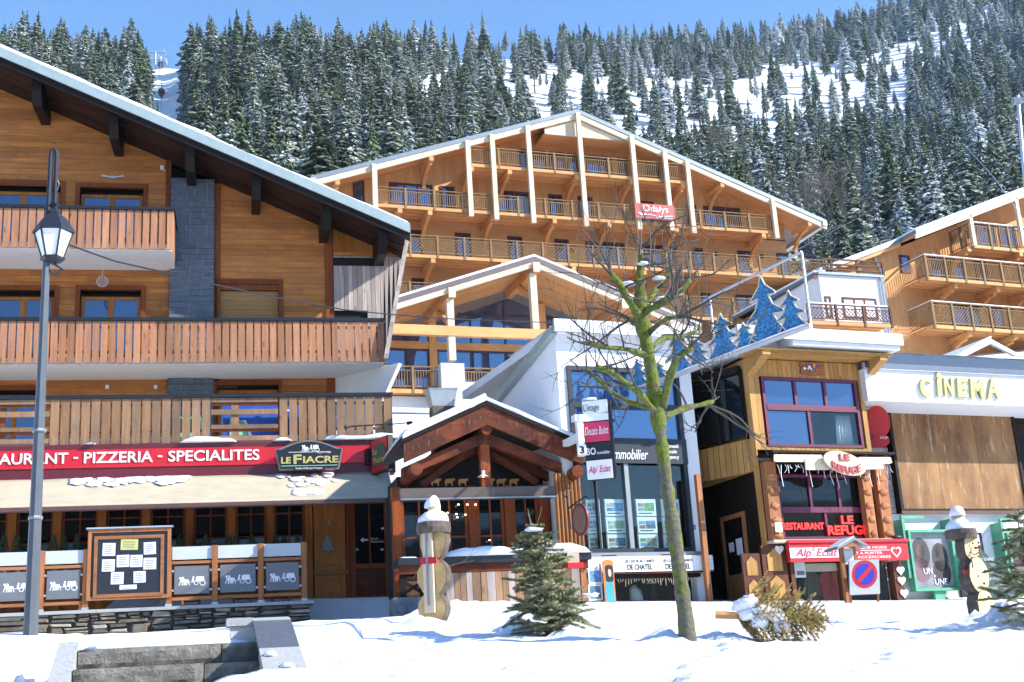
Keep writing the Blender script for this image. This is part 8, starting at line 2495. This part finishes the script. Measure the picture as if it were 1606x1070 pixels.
# ------------------------------------------------------------------ no-parking board and little roofed post
T = Fr(1350, 940, 25.5, 16)
tg = 3.05
ab = T.thing('no_parking_board', T.u(1345, 935), 0, tg, 'folding wooden board with blue and red no parking sign before the boutique', 'sign')
t0, t1 = T.q(1347, 880), T.q(1347, 941)
hw_ = (T.u(1373, 900) - T.u(1322, 900)) / 2 * .92
uc = T.u(1349, 900); hh_ = t0[1] - tg + .02
def lean(pts, mat, name, th, yoff=0.0):
    """panel standing on the front foot line, leaning back"""
    b = MB(); n_ = len(pts)
    def w3(u, h, d): k = h / hh_; return Vector((u + k * .3 - .17, -.35 + .35 * k + d - yoff, tg + h))
    v = [w3(u, h, 0) for u, h in pts] + [w3(u, h, th) for u, h in pts]
    b.add(v, [tuple(range(n_)), tuple(range(2 * n_ - 1, n_ - 1, -1))] + [(i, i + n_, (i + 1) % n_ + n_, (i + 1) % n_) for i in range(n_)])
    return b.build(name, mat, ab)
lean([(uc - hw_, .12), (uc + hw_, .12), (uc + hw_, hh_), (uc - hw_, hh_)], plain('pale_grey_board', (.30, .32, .40), .7, 0, .12, spec=.2), 'front_board', .03)
chh = lerp(.12, hh_, .58); rr0 = hw_ * .86
def disc(r, mat, name, yo): lean([(uc + r * math.cos(2 * math.pi * k / 32), chh + r * 1.0 * math.sin(2 * math.pi * k / 32)) for k in range(32)], mat, name, .003, yo)
M['sign_blue'] = plain('sign_blue', (0.025, 0.03, 0.30), .7, spec=.1); M['sign_red2'] = plain('sign_red', (0.36, 0.02, 0.025), .7, spec=.1)
disc(rr0, M['sign_red2'], 'red_ring', .004); disc(rr0 * .76, M['sign_blue'], 'blue_disc', .009)
d_ = rr0 * .8; w__ = rr0 * .11
lean([(uc - d_ * .72 - w__, chh - d_ * .72 + w__), (uc - d_ * .72 + w__, chh - d_ * .72 - w__), (uc + d_ * .72 + w__, chh + d_ * .72 - w__), (uc + d_ * .72 - w__, chh + d_ * .72 + w__)], M['sign_red2'], 'red_bar', .003, .014)
for s_ in (-1, 1):
    MB().bar((uc + s_ * hw_ * .93 + .12, .02, tg + hh_ - .02), (uc + s_ * hw_ * .93 + .25, .4, tg), .04, .05).build('back_leg', M['rail_post'], ab)
MB().add([(uc - hw_ * .9 + .15, .12, tg + hh_ * .75), (uc + hw_ * .9 + .15, .12, tg + hh_ * .75), (uc + hw_ * .9 + .23, .36, tg + .15), (uc - hw_ * .9 + .23, .36, tg + .15), (uc - hw_ * .9 + .15, .15, tg + hh_ * .75), (uc + hw_ * .9 + .15, .15, tg + hh_ * .75), (uc + hw_ * .9 + .23, .39, tg + .15), (uc - hw_ * .9 + .23, .39, tg + .15)],
         [(0, 3, 2, 1), (4, 5, 6, 7), (0, 1, 5, 4), (1, 2, 6, 5), (2, 3, 7, 6), (3, 0, 4, 7)]).build('back_board', M['win_brown'], ab)
pst = T.thing('roofed_notice_post', T.u(1331, 900, .3), .3, tg, 'wooden notice post with small snow dusted pitched roof, left of no parking board', 'post')
u0, u1 = T.u(1323, 900, .3), T.u(1346, 900, .3)
part('post', M['rail_post'], pst, (u0 - .02, u0 + .05, .28, .36, tg, T.z(1331, 858, .3)), (u1 - .05, u1, .28, .36, tg + .5, T.z(1331, 858, .3)))
part('notice_panel', M['larch_pale'], pst, (u0 + .055, u1 - .055, .29, .32, T.z(1331, 885, .3), T.z(1331, 860, .3)))
for k in range(4): part('notice', M['paper'], pst, (lerp(u0 + .06, u1 - .06, k / 4) + .005, lerp(u0 + .06, u1 - .06, (k + 1) / 4) - .005, .28, .286, T.z(1331, 882, .3), T.z(1331, 864, .3)))
zr0, zr1 = T.z(1331, 858, .3), T.z(1331, 845, .3)
um_ = lerp(u0, u1, .62)
MB().prism([(u0 - .2, zr0 - .02), (um_, zr1), (u1 + .14, zr0 + .02), (u1 + .14, zr0 - .03), (um_, zr1 - .06), (u0 - .2, zr0 - .07)], .05, .6).build('pitched_roof', M['steel'], pst)
MB().prism([(u0 - .18, zr0 + .0), (um_, zr1 + .03), (um_, zr1 + .003), (u0 - .18, zr0 - .01)], .06, .58).build('roof_snow', M['snow'], pst)
MB().prism([(um_ - .22, zr0 - .02), (um_, zr1 - .06), (um_ + .15, zr0 - .01)], .08, .12).build('gable_board', M['rail_bar'], pst)
u, z = T.q(1390, 846, .3)
wr = RB.thing('draped_snow_tarp', RB.u(1408, 845, -.35), -.35, RB.z(1408, 848, -.35), 'dark rolled tarpaulin lying on the red boutique fascia', 'tarpaulin')
b = MB(); b.blob((RB.u(1408, 845, -.3), -.28, bz1 + .1), .16, .07, .05, 10, 6, .2, .9); b.build('roll', M['anthracite'], wr, True)
# red parcel and boards beside the small fir
u, z = Hf.q(900, 885, -1.0)
rbx = Hf.thing('red_drinks_crate', u, -1.0, z - .12, 'red crate with beige card standing behind the small fir', 'crate')
part('crate', M['red'], rbx, (u - .15, u + .17, -1.1, -.9, z - .08, z + .02)); part('card', M['canvas'], rbx, (u - .12, u + .12, -1.0, -.98, z + .022, z + .24))

# ------------------------------------------------------------------ ski lift on the run
def lift_point(px, py, Y): return P(px, py, Y)
py_b = P(243, 133, 430); py_t = P(243, 82, 430)
pyl = empty('lift_pylon', py_b, R_(5), 'grey ski lift pylon with cross arms on the snowy run', 'pylon')
Hh = py_t.z - py_b.z
MB().tube([(0, 0, -2), (0, 0, Hh)], [.5, .4], 8).build('mast', M['galv'], pyl)
for z, w_ in ((Hh, 3.6), (Hh * .78, 4.2), (Hh * .70, 4.2)): part('cross_arm', M['galv'], pyl, (-w_, w_, -.25, .25, z - .25, z + .2))
for s_ in (-1, 1):
    part('sheave_frame', M['galv'], pyl, (s_ * 3.9 - .3, s_ * 3.9 + .3, -1.6, 1.6, Hh * .62, Hh * .78 - .26))
    part('upper_strut', M['galv'], pyl, (s_ * 3.2 - .12, s_ * 3.2 + .12, -.2, .2, Hh + .21, Hh + 1.3), (s_ * 1.2 - .1, s_ * 1.2 + .1, -.2, .2, Hh * .78 + .21, Hh - .26))
b = MB()
for s_, pts in ((1, [(275, 70, 480), (252, 95, 430), (246, 165, 340), (240, 260, 250)]), (-1, [(238, 70, 480), (236, 95, 430), (231, 165, 340), (226, 260, 250)])):
    b = MB(); b.tube([P(*q) for q in pts], .09, 4)
    b.build('lift_cable', M['steel'], None, label=('right' if s_ > 0 else 'left') + ' haul cable of the ski lift above the snowy run', cat='cable')
cab_b = plain('cabin_dark', (.05, .055, .06), .3)
for px, py, Y, s, lb in ((252, 101, 428, 1.0, 'dark gondola cabin hanging at the right arm of the lift pylon'), (236, 113, 440, .85, 'dark gondola cabin left of the lift pylon foot'), (253, 144, 350, .9, 'dark gondola cabin with red base right below the pylon'), (235, 160, 330, .8, 'grey gondola cabin lowest on the left of the ski run')):
    p = P(px, py + 5, Y); e = empty('gondola_cabin', p, .2, lb, 'gondola', 'gondola cabins over the ski run')
    k = s * 1.25
    b = MB(); b.lathe([(.5 * k, 0), (.85 * k, .25 * k), (.95 * k, 1.0 * k), (.8 * k, 1.75 * k), (.5 * k, 1.95 * k)], 8); b.build('cabin', cab_b, e)
    part('window_band', M['glass'], e, (-.6 * k, .6 * k, -.97 * k, -.9 * k, .85 * k, 1.5 * k))
    part('base', M['red'] if px == 253 else M['steel'], e, (-.5 * k, .5 * k, -.5 * k, .5 * k, -.12 * k, -.002))
    MB().tube([(0, 0, 1.95 * k), (.15, 0, 2.9 * k), (0, 0, 3.6 * k)], .1, 5).build('hanger', M['steel'], e)
p = P(253, 175, 320); e = empty('snow_cannon', p, 0, 'thin snow making lance standing low on the ski run', 'snow lance'); MB().tube([(0, 0, -1), (0, 0, 4.2)], [.14, .08], 6).build('lance', M['galv'], e); part('head', M['black'], e, (-.25, .25, -.25, .25, 4.2, 4.6))
# slalom pole and avalanche fence above the roof
p = P(68, 100, 330); e = empty('avalanche_fence', p, 0, 'grey slatted avalanche fence with red and white pole above the chalet roof', 'fence')
for k in range(9): part('slat', M['grey_wood'], e, (-2.2, 2.6, -.1, .1, .4 + k * .62, .62 + k * .62))
for x in (-2.2, 0, 2.6): part('post', M['grey_wood'], e, (x - .12, x + .12, .12, .4, -1, 6.2))
part('pole', M['white'], e, (-.12, .12, -.6, -.4, 2, 6.6)); part('pole_base', M['red'], e, (-.14, .14, -.6, -.4, -.5, 1.99))
p = P(1433, 66, 690); e = empty('snow_hut', p, 0, 'tiny grey mast with cross bar on the upper right snow strip', 'mast'); part('mast', M['steel'], e, (-.4, .4, -.3, .3, -2, 7)); part('cross_bar', M['steel'], e, (-4, 4, -.4, .4, 7.01, 8.4))
p0, p1 = P(1604, 345, 40), P(1596, 150, 40)
e = empty('grey_mast', P(1604, 345, 40), 0, 'pale grey metal mast at the right picture edge above the chalet', 'mast')
MB().tube([(0, 0, -2), p1 - p0], [.07, .06], 8).build('tube', M['galv'], e); part('fitting', M['steel'], e, ((p1 - p0).x - .2, (p1 - p0).x + .1, -.1, .1, (p1 - p0).z - .3, (p1 - p0).z - .1))

# ------------------------------------------------------------------ thin mountain air
hz = MB().box(-950, 950, -440, 980, -6, 620).build('haze', D.materials.new('haze_air'), None, label='thin bluish air over the valley', cat='haze', kind='stuff')
hm = hz.data.materials[0]; hm.use_nodes = True
nt = hm.node_tree; nt.nodes.remove(nt.nodes['Principled BSDF'])
pv = nt.nodes.new('ShaderNodeVolumePrincipled')
pv.inputs['Color'].default_value = (0.50, 0.76, 1.0, 1)
pv.inputs['Density'].default_value = 0.0001
pv.inputs['Anisotropy'].default_value = 0.1
nt.links.new(pv.outputs[0], nt.nodes['Material Output'].inputs['Volume'])
scn.cycles.volume_bounces = 0
